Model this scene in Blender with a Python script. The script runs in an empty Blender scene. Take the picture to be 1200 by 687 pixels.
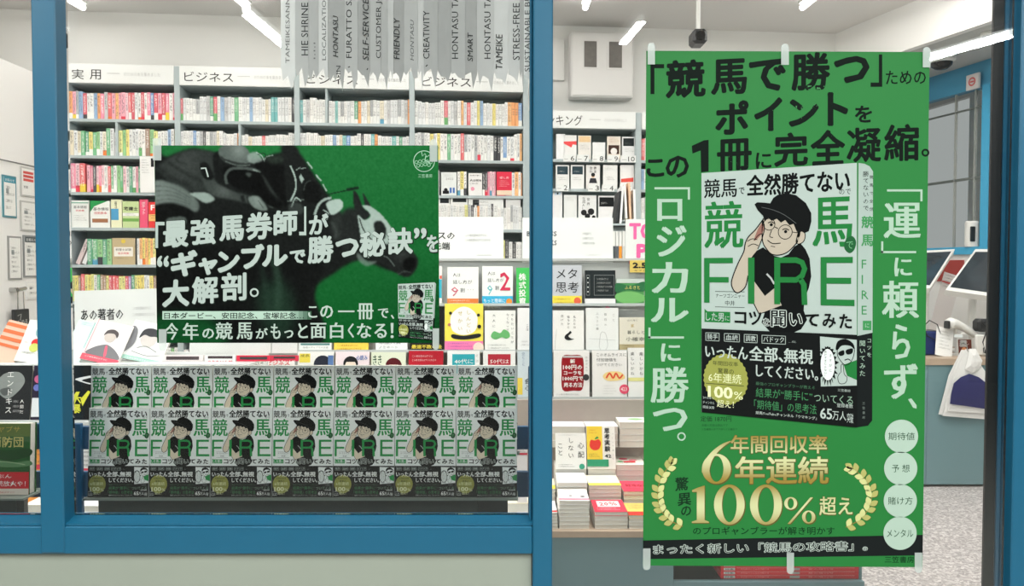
import bpy, math, random
import numpy as np
from mathutils import Vector, Matrix, geometry

# ------------------------------------------------------------------ camera, world, exposure
SC = bpy.context.scene
COL = SC.collection
F = 900.0                      # focal length in pixels of the 1200 px wide frame
PITCH = math.radians(1.75)
EYE = Vector((0, 0, 1.5))
cam = bpy.data.cameras.new('camera')
cam.sensor_width = 36.0
cam.lens = 36.0 * F / 1200.0
cam.clip_start = 0.05
co = bpy.data.objects.new('camera', cam)
co.location = EYE
co.rotation_euler = (math.radians(90) - PITCH, 0, 0)
COL.objects.link(co)
SC.camera = co

world = bpy.data.worlds.new('world')
SC.world = world
world.use_nodes = True
world.node_tree.nodes['Background'].inputs[0].default_value = (0.80, 0.86, 0.84, 1)
world.node_tree.nodes['Background'].inputs[1].default_value = 0.55
SC.view_settings.view_transform = 'Standard'
SC.view_settings.look = 'None'
SC.view_settings.gamma = 1.0
SC.view_settings.use_curve_mapping = False
SC.view_settings.exposure = 0.0
SC.cycles.use_denoising = True
SC.cycles.max_bounces = 8
SC.cycles.transparent_max_bounces = 24
SC.cycles.sample_clamp_indirect = 6.0

E_IN = 40.0       # glow of the shop's ceiling tubes
P_IN = 11.0       # watts of each shop tube
E_OUT = 22.0      # glow of the arcade tubes behind the photographer
P_OUT = 37.0      # watts of each arcade tube

# ------------------------------------------------------------------ geometry helpers
def ray(px, py):
    x = (px - 600.0) / F
    u = (343.5 - py) / F
    c, s = math.cos(PITCH), math.sin(PITCH)
    return Vector((x, c + u * s, -s + u * c))

def at(px, py, d):
    r = ray(px, py)
    return EYE + r * (d / r.y)

def hit(px, py, p0, n):
    r = ray(px, py)
    return EYE + r * ((p0 - EYE).dot(n) / r.dot(n))

def lin(c):
    out = []
    for v in c[:3]:
        v /= 255.0
        out.append(v / 12.92 if v <= 0.04045 else ((v + 0.055) / 1.055) ** 2.4)
    return (*out, 1.0)

class MB:
    """collects faces and links them as ONE mesh object"""
    def __init__(s):
        s.v, s.f, s.m = [], [], []
    def add(s, vs, fs, m=0, M=None):
        b = len(s.v)
        for v in vs:
            v = Vector(v)
            s.v.append(M @ v if M is not None else v)
        for f in fs:
            s.f.append([b + i for i in f]); s.m.append(m)
        return s
    def box(s, x0, y0, z0, x1, y1, z1, m=0, M=None, bev=0.0):
        if x0 > x1: x0, x1 = x1, x0
        if y0 > y1: y0, y1 = y1, y0
        if z0 > z1: z0, z1 = z1, z0
        if bev <= 0:
            vs = [(x0,y0,z0),(x1,y0,z0),(x1,y1,z0),(x0,y1,z0),(x0,y0,z1),(x1,y0,z1),(x1,y1,z1),(x0,y1,z1)]
            return s.add(vs, [(0,3,2,1),(4,5,6,7),(0,1,5,4),(1,2,6,5),(2,3,7,6),(3,0,4,7)], m, M)
        b = min(bev, (x1-x0)/2.1, (y1-y0)/2.1, (z1-z0)/2.1)
        vs, idx = [], {}
        for i, X in enumerate((x0, x1)):
            for j, Y in enumerate((y0, y1)):
                for k, Z in enumerate((z0, z1)):
                    sx, sy, sz = (1 if i == 0 else -1), (1 if j == 0 else -1), (1 if k == 0 else -1)
                    idx[i,j,k,'x'] = len(vs); vs.append((X, Y+sy*b, Z+sz*b))
                    idx[i,j,k,'y'] = len(vs); vs.append((X+sx*b, Y, Z+sz*b))
                    idx[i,j,k,'z'] = len(vs); vs.append((X+sx*b, Y+sy*b, Z))
        q = lambda *a: tuple(idx[t] for t in a)
        fs = []
        for i in (0,1): fs.append(q((i,0,0,'x'),(i,1,0,'x'),(i,1,1,'x'),(i,0,1,'x')))
        for j in (0,1): fs.append(q((0,j,0,'y'),(1,j,0,'y'),(1,j,1,'y'),(0,j,1,'y')))
        for k in (0,1): fs.append(q((0,0,k,'z'),(1,0,k,'z'),(1,1,k,'z'),(0,1,k,'z')))
        for i in (0,1):
            for j in (0,1): fs.append(q((i,j,0,'x'),(i,j,0,'y'),(i,j,1,'y'),(i,j,1,'x')))
            for k in (0,1): fs.append(q((i,0,k,'x'),(i,1,k,'x'),(i,1,k,'z'),(i,0,k,'z')))
        for j in (0,1):
            for k in (0,1): fs.append(q((0,j,k,'y'),(1,j,k,'y'),(1,j,k,'z'),(0,j,k,'z')))
        for i in (0,1):
            for j in (0,1):
                for k in (0,1): fs.append(q((i,j,k,'x'),(i,j,k,'y'),(i,j,k,'z')))
        return s.add(vs, fs, m, M)
    def tube(s, pts, r, n=8, m=0, cap=True):
        pts = [Vector(p) for p in pts]
        rs = r if isinstance(r, (list, tuple)) else [r] * len(pts)
        rings = []
        for i, p in enumerate(pts):
            t = (pts[min(i+1, len(pts)-1)] - pts[max(i-1, 0)]).normalized()
            a = t.cross(Vector((0, 0, 1)))
            if a.length < 1e-3: a = t.cross(Vector((1, 0, 0)))
            a.normalize(); b = t.cross(a).normalized()
            rings.append([p + (a*math.cos(2*math.pi*k/n) + b*math.sin(2*math.pi*k/n)) * rs[i] for k in range(n)])
        vs = [v for g in rings for v in g]
        fs = [(i*n+k, i*n+(k+1)%n, (i+1)*n+(k+1)%n, (i+1)*n+k) for i in range(len(pts)-1) for k in range(n)]
        if cap:
            fs.append(tuple(range(n))[::-1]); fs.append(tuple(range((len(pts)-1)*n, len(pts)*n)))
        return s.add(vs, fs, m)
    def lathe(s, c, prof, n=20, m=0, axis='z'):
        vs, fs = [], []
        for (r, h) in prof:
            for k in range(n):
                a = 2*math.pi*k/n
                p = (r*math.cos(a), r*math.sin(a), h)
                if axis == 'y': p = (p[0], p[2], p[1])
                vs.append(Vector(c) + Vector(p))
        for i in range(len(prof)-1):
            for k in range(n):
                fs.append((i*n+k, i*n+(k+1)%n, (i+1)*n+(k+1)%n, (i+1)*n+k))
        return s.add(vs, fs, m)
    def slab(s, pts, d, m=0):
        """prism: pts (list of world/local Vectors, planar) extruded by vector d"""
        n = len(pts)
        vs = [Vector(p) for p in pts] + [Vector(p) + Vector(d) for p in pts]
        fs = [tuple(range(n)), tuple(range(n, 2*n))[::-1]] + [(i, (i+1)%n, n+(i+1)%n, n+i) for i in range(n)]
        return s.add(vs, fs, m)
    def mesh(s, name, mats, origin=None, smooth=False):
        o = Vector(origin) if origin is not None else Vector((0,0,0))
        me = bpy.data.meshes.new(name)
        me.from_pydata([tuple(v - o) for v in s.v], [], s.f)
        for mt in mats: me.materials.append(mt)
        if len(mats) > 1:
            me.polygons.foreach_set('material_index', s.m)
        if smooth:
            me.polygons.foreach_set('use_smooth', [True] * len(me.polygons))
        me.update()
        return me
    def build(s, name, mats, parent=None, loc=None, rot=0, smooth=False, origin=None, fix=False):
        """loc: object's own location with verts already local; origin: verts are world, origin put there"""
        if not isinstance(mats, (list, tuple)): mats = [mats]
        me = s.mesh(name, mats, origin, smooth)
        if fix:
            import bmesh
            bm = bmesh.new(); bm.from_mesh(me); bmesh.ops.recalc_face_normals(bm, faces=bm.faces); bm.to_mesh(me); bm.free()
        return link(name, me, parent, loc if loc is not None else origin, rot)

def link(name, me, parent=None, loc=None, rot=0):
    ob = bpy.data.objects.new(name, me)
    COL.objects.link(ob)
    if parent is not None: ob.parent = parent
    if loc is not None: ob.location = loc
    if rot: ob.rotation_euler = (0, 0, rot)
    return ob

REW = ((' of the far left bookcase', ', far left bookcase'), (' shelf of the fourth bookcase', ' shelf, fourth bookcase'), ('standing tall at the right end of the', 'right end of the'), (', top book of the stack', ', on its stack'),
       (' book spine, ', ' spine, '), (' from the left on the ', ' from left, '), (' from the left on its ', ' from left, '), ('on the second row of the ranking shelves', 'second ranking row'), (' from the left after the thick pink ones on the ', ' after the thick pink ones, '),
       ('hanging on a hook on the counter front', 'hooked on the counter front'), ('taped to the right glass pane, white vertical slogans on both sides', 'taped to the right pane, white slogans down both sides'),
       ('above the display sign by the middle mullion', 'above the sign by the middle mullion'), (' from the left right of the beige cover on the ', ' from left, right of the beige cover, '), (' from the left beside the leaning books on the ', ' from left beside the leaning books, '),
       (', left of the divider,', ' left of the divider'), (', right of the divider,', ' right of the divider'), ('placeholder', ''), ('stand-in ', ''), ('white exam book with small red lettering, left end of the', 'white exam book with red lettering, left end of the'),
       ('thick white and blue book beside the green-cornered one on the', 'thick white and blue book on the'), ('pale green licence exam book with big black letters on the', 'pale green exam book with big black letters,'), ('white cover with a tiny black label, ', 'white cover with a black tag, '),
       ('pale grey magazine with a black edge right of the display sign', 'grey black-edged magazine right of the sign'), (' beside the tall poster, third row', ', third row'), (' beside the tall poster, rear row', ', rear row'), ('black cover with a thin white blade and yellow brush letters', 'black cover with a white blade and yellow letters'),
       ('white comic cover of a black-haired face with a mint green band', 'comic cover of a black-haired face with a mint band'))
def tag(o, label, cat, group=None, kind=None):
    for a_, b_ in REW: label = label.replace(a_, b_)
    o['label'] = label; o['category'] = cat
    if group: o['group'] = group
    if kind: o['kind'] = kind
    return o

def struct(o):
    o['kind'] = 'structure'
    return o

def thing(name, label, cat, loc, rot=(0,0,0), group=None):
    o = bpy.data.objects.new(name, None)
    o.empty_display_size = 0.05
    COL.objects.link(o)
    o.location = loc; o.rotation_euler = rot
    return tag(o, label, cat, group)

# ------------------------------------------------------------------ materials
MATS = {}
def mat(name, rgb, rough=0.5, metal=0.0, noise=0.04, nscale=30.0, bump=0.0, spec=0.5, coat=0.0, emit=None, es=0.0):
    if name in MATS: return MATS[name]
    m = bpy.data.materials.new(name)
    m.use_nodes = True
    nt = m.node_tree
    b = nt.nodes['Principled BSDF']
    c = lin(rgb)
    b.inputs['Base Color'].default_value = c
    b.inputs['Roughness'].default_value = rough
    b.inputs['Metallic'].default_value = metal
    b.inputs['Specular IOR Level'].default_value = spec
    b.inputs['Coat Weight'].default_value = coat
    if emit is not None:
        b.inputs['Emission Color'].default_value = lin(emit)
        b.inputs['Emission Strength'].default_value = es
    if noise > 0 or bump > 0:
        tc = nt.nodes.new('ShaderNodeTexCoord')
        nz = nt.nodes.new('ShaderNodeTexNoise')
        nz.inputs['Scale'].default_value = nscale
        nz.inputs['Detail'].default_value = 4
        nt.links.new(tc.outputs['Object'], nz.inputs['Vector'])
        if noise > 0:
            mx = nt.nodes.new('ShaderNodeMix'); mx.data_type = 'RGBA'
            mx.inputs['A'].default_value = tuple(max(0, v * (1 - noise)) for v in c[:3]) + (1,)
            mx.inputs['B'].default_value = tuple(min(1, v * (1 + noise)) for v in c[:3]) + (1,)
            nt.links.new(nz.outputs['Fac'], mx.inputs['Factor'])
            nt.links.new(mx.outputs['Result'], b.inputs['Base Color'])
        if bump > 0:
            bp = nt.nodes.new('ShaderNodeBump')
            bp.inputs['Strength'].default_value = bump
            bp.inputs['Distance'].default_value = 0.002
            nt.links.new(nz.outputs['Fac'], bp.inputs['Height'])
            nt.links.new(bp.outputs['Normal'], b.inputs['Normal'])
    MATS[name] = m
    return m

def ink(rgb, rough=0.55):
    """plain printing ink / paper of one colour"""
    n = 'ink_%d_%d_%d' % tuple(int(v) for v in rgb[:3])
    return mat(n, rgb, rough, noise=0.0, spec=0.05)

def emis(name, rgb, s):
    if name in MATS: return MATS[name]
    m = bpy.data.materials.new(name); m.use_nodes = True
    nt = m.node_tree; nt.nodes.clear()
    e = nt.nodes.new('ShaderNodeEmission'); o = nt.nodes.new('ShaderNodeOutputMaterial')
    e.inputs[0].default_value = lin(rgb); e.inputs[1].default_value = s
    nt.links.new(e.outputs[0], o.inputs[0])
    MATS[name] = m
    return m

def glassmat(name, tint=(255, 255, 255), ior=1.5, extra=0.0):
    if name in MATS: return MATS[name]
    m = bpy.data.materials.new(name); m.use_nodes = True
    nt = m.node_tree; nt.nodes.clear()
    t = nt.nodes.new('ShaderNodeBsdfTransparent'); t.inputs[0].default_value = lin(tint)
    g = nt.nodes.new('ShaderNodeBsdfGlossy'); g.inputs['Roughness'].default_value = 0.0
    fr = nt.nodes.new('ShaderNodeFresnel'); fr.inputs[0].default_value = ior
    ad = nt.nodes.new('ShaderNodeMath'); ad.operation = 'ADD'; ad.inputs[1].default_value = extra
    mx = nt.nodes.new('ShaderNodeMixShader'); o = nt.nodes.new('ShaderNodeOutputMaterial')
    nt.links.new(fr.outputs[0], ad.inputs[0]); nt.links.new(ad.outputs[0], mx.inputs[0])
    nt.links.new(t.outputs[0], mx.inputs[1]); nt.links.new(g.outputs[0], mx.inputs[2])
    nt.links.new(mx.outputs[0], o.inputs[0])
    MATS[name] = m
    return m

def tapemat():
    m = bpy.data.materials.new('clear_tape'); m.use_nodes = True
    nt = m.node_tree; b = nt.nodes['Principled BSDF']
    b.inputs['Base Color'].default_value = lin((215, 222, 218))
    b.inputs['Roughness'].default_value = 0.35
    b.inputs['Alpha'].default_value = 0.42
    return m
TAPE = tapemat()

def scratched(name, c1, c2, scale, thr):
    """ink c1 with small flaked-off specks of c2 (distressed lettering)"""
    m = mat(name, c1, 0.5, noise=0.0, spec=.04)
    nt = m.node_tree; b = nt.nodes['Principled BSDF']
    tc = nt.nodes.new('ShaderNodeTexCoord'); nz = nt.nodes.new('ShaderNodeTexNoise')
    n2 = nt.nodes.new('ShaderNodeTexNoise'); n2.inputs['Scale'].default_value = 9
    nz.inputs['Scale'].default_value = scale; nz.inputs['Detail'].default_value = 6
    nz.inputs['Roughness'].default_value = 0.7
    a = nt.nodes.new('ShaderNodeMath'); a.operation = 'MULTIPLY'
    g = nt.nodes.new('ShaderNodeMath'); g.operation = 'GREATER_THAN'; g.inputs[1].default_value = thr
    mx = nt.nodes.new('ShaderNodeMix'); mx.data_type = 'RGBA'
    mx.inputs['A'].default_value = lin(c1); mx.inputs['B'].default_value = lin(c2)
    nt.links.new(tc.outputs['Object'], nz.inputs['Vector']); nt.links.new(tc.outputs['Object'], n2.inputs['Vector'])
    nt.links.new(nz.outputs['Fac'], a.inputs[0]); nt.links.new(n2.outputs['Fac'], a.inputs[1])
    nt.links.new(a.outputs[0], g.inputs[0]); nt.links.new(g.outputs[0], mx.inputs['Factor'])
    nt.links.new(mx.outputs['Result'], b.inputs['Base Color'])
    return m

def goldmat():
    """printed gold gradient: light and dark bands down the lettering"""
    m = mat('gold_print', (190, 180, 110), 0.45, noise=0.0, spec=.2)
    nt = m.node_tree; b = nt.nodes['Principled BSDF']
    tc = nt.nodes.new('ShaderNodeTexCoord'); sp = nt.nodes.new('ShaderNodeSeparateXYZ')
    mu = nt.nodes.new('ShaderNodeMath'); mu.operation = 'MULTIPLY'; mu.inputs[1].default_value = 62.0
    sn = nt.nodes.new('ShaderNodeMath'); sn.operation = 'SINE'
    ma = nt.nodes.new('ShaderNodeMapRange'); ma.inputs[1].default_value = -1; ma.inputs[2].default_value = 1
    r = nt.nodes.new('ShaderNodeValToRGB')
    r.color_ramp.elements[0].color = lin((150, 126, 56)); r.color_ramp.elements[1].color = lin((206, 206, 156))
    nt.links.new(tc.outputs['Object'], sp.inputs[0]); nt.links.new(sp.outputs['Z'], mu.inputs[0])
    nt.links.new(mu.outputs[0], sn.inputs[0]); nt.links.new(sn.outputs[0], ma.inputs[0])
    nt.links.new(ma.outputs[0], r.inputs[0]); nt.links.new(r.outputs[0], b.inputs['Base Color'])
    return m
GOLD = goldmat()

def spinemat(name, from_attr):
    """book spine: colour from the object (or the mesh), columns of small print, a paper band at the foot"""
    m = bpy.data.materials.new(name); m.use_nodes = True
    nt = m.node_tree; N = nt.nodes; L = nt.links
    b = N['Principled BSDF']; b.inputs['Roughness'].default_value = 0.5
    uv = N.new('ShaderNodeUVMap'); uv.uv_map = 'UVMap'
    sp = N.new('ShaderNodeSeparateXYZ'); L.new(uv.outputs[0], sp.inputs[0])
    if from_attr:
        at_ = N.new('ShaderNodeAttribute'); at_.attribute_name = 'book_colour'
        base = at_.outputs['Color']; 
        fl = N.new('ShaderNodeSeparateColor'); L.new(base, fl.inputs[0])
        s1 = N.new('ShaderNodeMath'); s1.operation = 'MULTIPLY'; s1.inputs[1].default_value = 37.7
        L.new(fl.outputs[1], s1.inputs[0])
        rnd = N.new('ShaderNodeMath'); rnd.operation = 'FRACT'; L.new(s1.outputs[0], rnd.inputs[0]); rnd = rnd.outputs[0]
    else:
        oi = N.new('ShaderNodeObjectInfo'); base = oi.outputs['Color']; rnd = oi.outputs['Random']
    def mth(op, a, c=None):
        n = N.new('ShaderNodeMath'); n.operation = op
        for i, v in enumerate((a, c)):
            if v is None: continue
            if isinstance(v, (int, float)): n.inputs[i].default_value = v
            else: L.new(v, n.inputs[i])
        return n.outputs[0]
    cb = N.new('ShaderNodeCombineXYZ')
    L.new(mth('MULTIPLY', sp.outputs['X'], 5.0), cb.inputs[0])
    L.new(mth('ADD', mth('MULTIPLY', sp.outputs['Y'], 26.0), mth('MULTIPLY', rnd, 91.0)), cb.inputs[1])
    L.new(mth('MULTIPLY', rnd, 57.0), cb.inputs[2])
    nz = N.new('ShaderNodeTexNoise'); nz.inputs['Scale'].default_value = 1.0; nz.inputs['Detail'].default_value = 1.0
    L.new(cb.outputs[0], nz.inputs['Vector'])
    txt = mth('GREATER_THAN', nz.outputs['Fac'], 0.52)
    col = mth('LESS_THAN', mth('ABSOLUTE', mth('SUBTRACT', sp.outputs['X'], 0.5)), 0.27)
    hi = mth('LESS_THAN', sp.outputs['Y'], 0.93)
    lo = mth('GREATER_THAN', sp.outputs['Y'], mth('ADD', 0.12, mth('MULTIPLY', rnd, 0.35)))
    mask = mth('MULTIPLY', mth('MULTIPLY', txt, col), mth('MULTIPLY', hi, lo))
    # ink: dark on pale spines, white on strong or dark ones
    bw = N.new('ShaderNodeRGBToBW'); L.new(base, bw.inputs[0])
    dark = mth('GREATER_THAN', bw.outputs[0], 0.42)
    ic = N.new('ShaderNodeMix'); ic.data_type = 'RGBA'
    ic.inputs['A'].default_value = (0.85, 0.85, 0.82, 1); ic.inputs['B'].default_value = (0.08, 0.07, 0.08, 1)
    L.new(dark, ic.inputs['Factor'])
    band = N.new('ShaderNodeValToRGB'); band.color_ramp.interpolation = 'CONSTANT'
    cols = [(0, (225, 60, 80)), (.12, (245, 245, 240)), (.45, (235, 205, 70)), (.52, (60, 60, 65)), (.62, (110, 175, 110)),
            (.7, (240, 240, 236)), (.85, (90, 160, 190)), (.92, (235, 130, 60))]
    el = band.color_ramp.elements
    el[0].position = 0; el[0].color = lin(cols[0][1]); el[1].position = cols[1][0]; el[1].color = lin(cols[1][1])
    for p, c in cols[2:]:
        e = el.new(p); e.color = lin(c)
    L.new(mth('FRACT', mth('MULTIPLY', rnd, 7.3)), band.inputs[0])
    bm_ = mth('MULTIPLY', mth('LESS_THAN', sp.outputs['Y'], mth('ADD', 0.1, mth('MULTIPLY', mth('FRACT', mth('MULTIPLY', rnd, 3.7)), 0.25))),
              mth('GREATER_THAN', mth('FRACT', mth('MULTIPLY', rnd, 13.1)), 0.55))
    m1 = N.new('ShaderNodeMix'); m1.data_type = 'RGBA'
    L.new(base, m1.inputs['A']); L.new(band.outputs[0], m1.inputs['B']); L.new(bm_, m1.inputs['Factor'])
    m2 = N.new('ShaderNodeMix'); m2.data_type = 'RGBA'
    L.new(m1.outputs['Result'], m2.inputs['A']); L.new(ic.outputs['Result'], m2.inputs['B']); L.new(mth('MULTIPLY', mask, 0.75), m2.inputs['Factor'])
    L.new(m2.outputs['Result'], b.inputs['Base Color'])
    return m
SPINE = spinemat('book_spine', False)
SPINE_A = spinemat('book_spine_rows', True)

def terrazzo():
    m = bpy.data.materials.new('speckled_floor'); m.use_nodes = True
    nt = m.node_tree; N = nt.nodes; L = nt.links; b = N['Principled BSDF']
    tc = N.new('ShaderNodeTexCoord'); v = N.new('ShaderNodeTexVoronoi'); v.inputs['Scale'].default_value = 85
    L.new(tc.outputs['Object'], v.inputs['Vector'])
    sc = N.new('ShaderNodeSeparateColor'); L.new(v.outputs['Color'], sc.inputs[0])
    r = N.new('ShaderNodeValToRGB'); r.color_ramp.elements[0].color = lin((150, 143, 142)); r.color_ramp.elements[1].color = lin((222, 216, 214))
    e = r.color_ramp.elements.new(0.5); e.color = lin((182, 175, 174))
    L.new(sc.outputs[0], r.inputs[0]); L.new(r.outputs[0], b.inputs['Base Color'])
    b.inputs['Roughness'].default_value = 0.45
    return m
FLOORM = terrazzo()

PAINT = mat('blue_frame_paint', (24, 95, 126), 0.38, noise=0.05, nscale=14, bump=0.05)
PAINT2 = mat('blue_rack_paint', (23, 76, 114), 0.45, noise=0.05, nscale=12)
BLACK = mat('black_rubber', (22, 24, 26), 0.5)
WALLM = mat('white_wall_paint', (232, 231, 228), 0.8, noise=0.015, nscale=3)
CEILM = mat('white_ceiling', (226, 224, 221), 0.8, noise=0.02, nscale=2)
SHELFM = mat('grey_shelf_steel', (176, 188, 190), 0.4, noise=0.02)
SHELFB = mat('grey_shelf_back', (148, 162, 164), 0.5, noise=0.03)
WHITE = mat('white_board', (236, 238, 236), 0.55, noise=0.01)
PAPER = mat('page_paper', (222, 218, 208), 0.8, noise=0.10, nscale=400)
PANELM = mat('cream_panel', (154, 159, 147), 0.6, noise=0.03, nscale=6)
GREYBLUE = mat('grey_blue_laminate', (108, 140, 146), 0.5, noise=0.03, nscale=5)
WOOD = mat('pale_wood_edge', (178, 158, 138), 0.5, noise=0.12, nscale=25)
STEEL = mat('steel', (190, 190, 188), 0.25, metal=1.0)
DKPLASTIC = mat('dark_plastic', (35, 37, 40), 0.35)
WHPLASTIC = mat('white_plastic', (226, 226, 222), 0.4)
GLASS = glassmat('clear_glass')
GRN = (52, 158, 72)
INKB = (24, 26, 26)

# ------------------------------------------------------------------ lettering
GCACHE = {}
def glyphs(s, off=0.0, res=2):
    k = (s, off, res)
    if k in GCACHE: return GCACHE[k]
    c = bpy.data.curves.new('t', 'FONT'); c.body = s; c.offset = off; c.resolution_u = res
    o = bpy.data.objects.new('t', c); me = o.to_mesh()
    vs = [(v.co.x, v.co.y) for v in me.vertices]
    fs = [list(p.vertices) for p in me.polygons]
    o.to_mesh_clear(); bpy.data.objects.remove(o); bpy.data.curves.remove(c)
    GCACHE[k] = (vs, fs)
    return GCACHE[k]

def smooth(pts, n=6, closed=True):
    out = []
    L = len(pts)
    rng = range(L) if closed else range(L - 1)
    for i in rng:
        if closed:
            p0, p1, p2, p3 = pts[(i-1) % L], pts[i], pts[(i+1) % L], pts[(i+2) % L]
        else:
            p0, p1, p2, p3 = pts[max(i-1, 0)], pts[i], pts[i+1], pts[min(i+2, L-1)]
        for k in range(n):
            t = k / n
            out.append(tuple(0.5*((2*p1[a]) + (-p0[a]+p2[a])*t + (2*p0[a]-5*p1[a]+4*p2[a]-p3[a])*t*t + (-p0[a]+3*p1[a]-3*p2[a]+p3[a])*t**3) for a in (0, 1)))
    if not closed: out.append(tuple(pts[-1]))
    return out

class Canvas:
    """flat print: shapes drawn in 2-D (y down) and laid on a plane, colour by colour, thin layer on thin layer"""
    def __init__(s, f, n, step=0.00012):
        s.F, s.n, s.step = f, Vector(n), step
        s.v, s.f, s.m, s.mats = [], [], [], []
    def _mi(s, m):
        if isinstance(m, tuple): m = ink(m)
        if m not in s.mats: s.mats.append(m)
        return s.mats.index(m)
    def raw(s, vs, fs, m, z):
        mi = s._mi(m); b = len(s.v)
        for (x, y) in vs: s.v.append(s.F(x, y) + s.n * (s.step * z))
        for f in fs:
            s.f.append([b + i for i in f]); s.m.append(mi)
    def poly(s, pts, m, z=1, sm=0):
        if sm: pts = smooth(pts, sm)
        if len(pts) <= 4: return s.raw(pts, [tuple(range(len(pts)))], m, z)
        t = geometry.tessellate_polygon([[Vector((p[0], p[1], 0)) for p in pts]])
        s.raw(pts, t, m, z)
    def rect(s, x0, y0, x1, y1, m, z=1, sl=0.0):
        s.poly([(x0, y0), (x1, y0 + sl*(x1-x0)), (x1, y1 + sl*(x1-x0)), (x0, y1)], m, z)
    def disc(s, cx, cy, rx, m, z=1, ry=None, n=28):
        ry = ry or rx
        s.poly([(cx + rx*math.cos(2*math.pi*k/n), cy + ry*math.sin(2*math.pi*k/n)) for k in range(n)], m, z)
    def ring(s, cx, cy, r, w, m, z=1, ry=None, n=28):
        ry = ry or r
        vs = []
        for q in (0, w):
            vs += [(cx + (r-q)*math.cos(2*math.pi*k/n), cy + (ry-q)*math.sin(2*math.pi*k/n)) for k in range(n)]
        s.raw(vs, [(k, (k+1) % n, n + (k+1) % n, n + k) for k in range(n)], m, z)
    def line(s, pts, w, m, z=1, sm=0, taper=False):
        if sm: pts = smooth(pts, sm, False)
        vs, n = [], len(pts)
        for i, p in enumerate(pts):
            a, b = pts[max(i-1, 0)], pts[min(i+1, n-1)]
            dx, dy = b[0]-a[0], b[1]-a[1]; l = math.hypot(dx, dy) or 1
            h = w/2 * (1 if not taper else max(0.15, math.sin(math.pi*(i+.5)/n)))
            vs += [(p[0]-dy/l*h, p[1]+dx/l*h), (p[0]+dy/l*h, p[1]-dx/l*h)]
        s.raw(vs, [(2*i, 2*i+1, 2*i+3, 2*i+2) for i in range(n-1)], m, z)
    def text(s, t, x0, y0, x1, y1, m, z=2, off=0.0, sl=0.0, minc=0.0, res=2, rot=0, ital=0.0):
        vs, fs = glyphs(t, 0.0, res)
        if not vs: return
        if ital: vs = [(x + ital*y, y) for x, y in vs]
        if rot == 90: vs = [(-y, x) for x, y in vs]      # reads upwards
        X0, X1 = min(v[0] for v in vs), max(v[0] for v in vs)
        Y0, Y1 = min(v[1] for v in vs), max(v[1] for v in vs)
        kx, ky = (x1-x0)/max(X1-X0, 1e-6), (y1-y0)/max(Y1-Y0, 1e-6)
        r = max(0.0, off) * abs(kx)
        rx, ry = r*.8 + minc, r*.8
        w_, h_ = max(x1-x0-2*rx, .3*(x1-x0)), max(y1-y0-2*ry, .3*(y1-y0))
        kx, ky = w_/max(X1-X0, 1e-6), h_/max(Y1-Y0, 1e-6)
        q = [(x0 + rx + (x-X0)*kx, y1 - ry - (y-Y0)*ky) for x, y in vs]
        s._fat([(x, y + sl*(x-x0)) for x, y in q], fs, m, z, rx, ry, off)
    def _fat(s, q, fs, m, z, rx, ry, off):
        """heavier weight: a few copies of the letter nudged round, each a hair in front of the last"""
        if off < .014 and rx < .3: return s.raw(q, fs, m, z)
        n = 10 if off > .05 else (8 if off >= .03 else 4)
        for k in range(n):
            a = 2*math.pi*(k+.5)/n
            s.raw([(x + rx*math.cos(a), y + ry*math.sin(a)) for x, y in q], fs, m, z + .09*k)
    def vtext(s, t, cx, y0, y1, size, m, z=2, off=0.0, minc=0.0, res=2, turn='ー'):
        """characters set one under the other"""
        st = (y1-y0)/len(t)
        for i, ch in enumerate(t):
            if ch in ' 　': continue
            vs, fs = glyphs(ch, 0.0, res)
            if not vs: continue
            k = size
            cy = y0 + st*(i+.5)
            if ch in 'ー…（）「」':
                q = [(cx + (y-.38)*k, cy + (x-.5)*k) for x, y in vs]
            else:
                q = [(cx + (x-.5)*k, cy - (y-.38)*k) for x, y in vs]
                if ch in '、。': q = [(x+.5*k, y-.55*k) for x, y in q]
            s._fat(q, fs, m, z, off*k*.8 + minc, off*k*.8, off)
    def build(s, name, parent=None, origin=None):
        o = Vector(origin) if origin is not None else Vector((0, 0, 0))
        me = bpy.data.meshes.new(name)
        me.from_pydata([tuple(v - o) for v in s.v], [], s.f)
        for mt in s.mats: me.materials.append(mt)
        me.polygons.foreach_set('material_index', s.m)
        me.update()
        ob = bpy.data.objects.new(name, me); COL.objects.link(ob)
        if parent is not None: ob.parent = parent
        return ob

def translucent(name, rgb, t=0.5):
    if name in MATS: return MATS[name]
    m = bpy.data.materials.new(name); m.use_nodes = True
    nt = m.node_tree; nt.nodes.clear(); N = nt.nodes
    d = N.new('ShaderNodeBsdfDiffuse'); r = N.new('ShaderNodeBsdfTranslucent'); mx = N.new('ShaderNodeMixShader'); o = N.new('ShaderNodeOutputMaterial')
    tc = N.new('ShaderNodeTexCoord'); nz = N.new('ShaderNodeTexNoise'); nz.inputs['Scale'].default_value = 40
    c = lin(rgb); cm_ = N.new('ShaderNodeMix'); cm_.data_type = 'RGBA'
    cm_.inputs['A'].default_value = tuple(v*.96 for v in c[:3]) + (1,); cm_.inputs['B'].default_value = tuple(min(1, v*1.04) for v in c[:3]) + (1,)
    nt.links.new(tc.outputs['Object'], nz.inputs['Vector']); nt.links.new(nz.outputs['Fac'], cm_.inputs['Factor'])
    for n in (d, r): nt.links.new(cm_.outputs['Result'], n.inputs[0])
    mx.inputs[0].default_value = t
    nt.links.new(d.outputs[0], mx.inputs[1]); nt.links.new(r.outputs[0], mx.inputs[2]); nt.links.new(mx.outputs[0], o.inputs[0])
    MATS[name] = m
    return m

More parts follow.
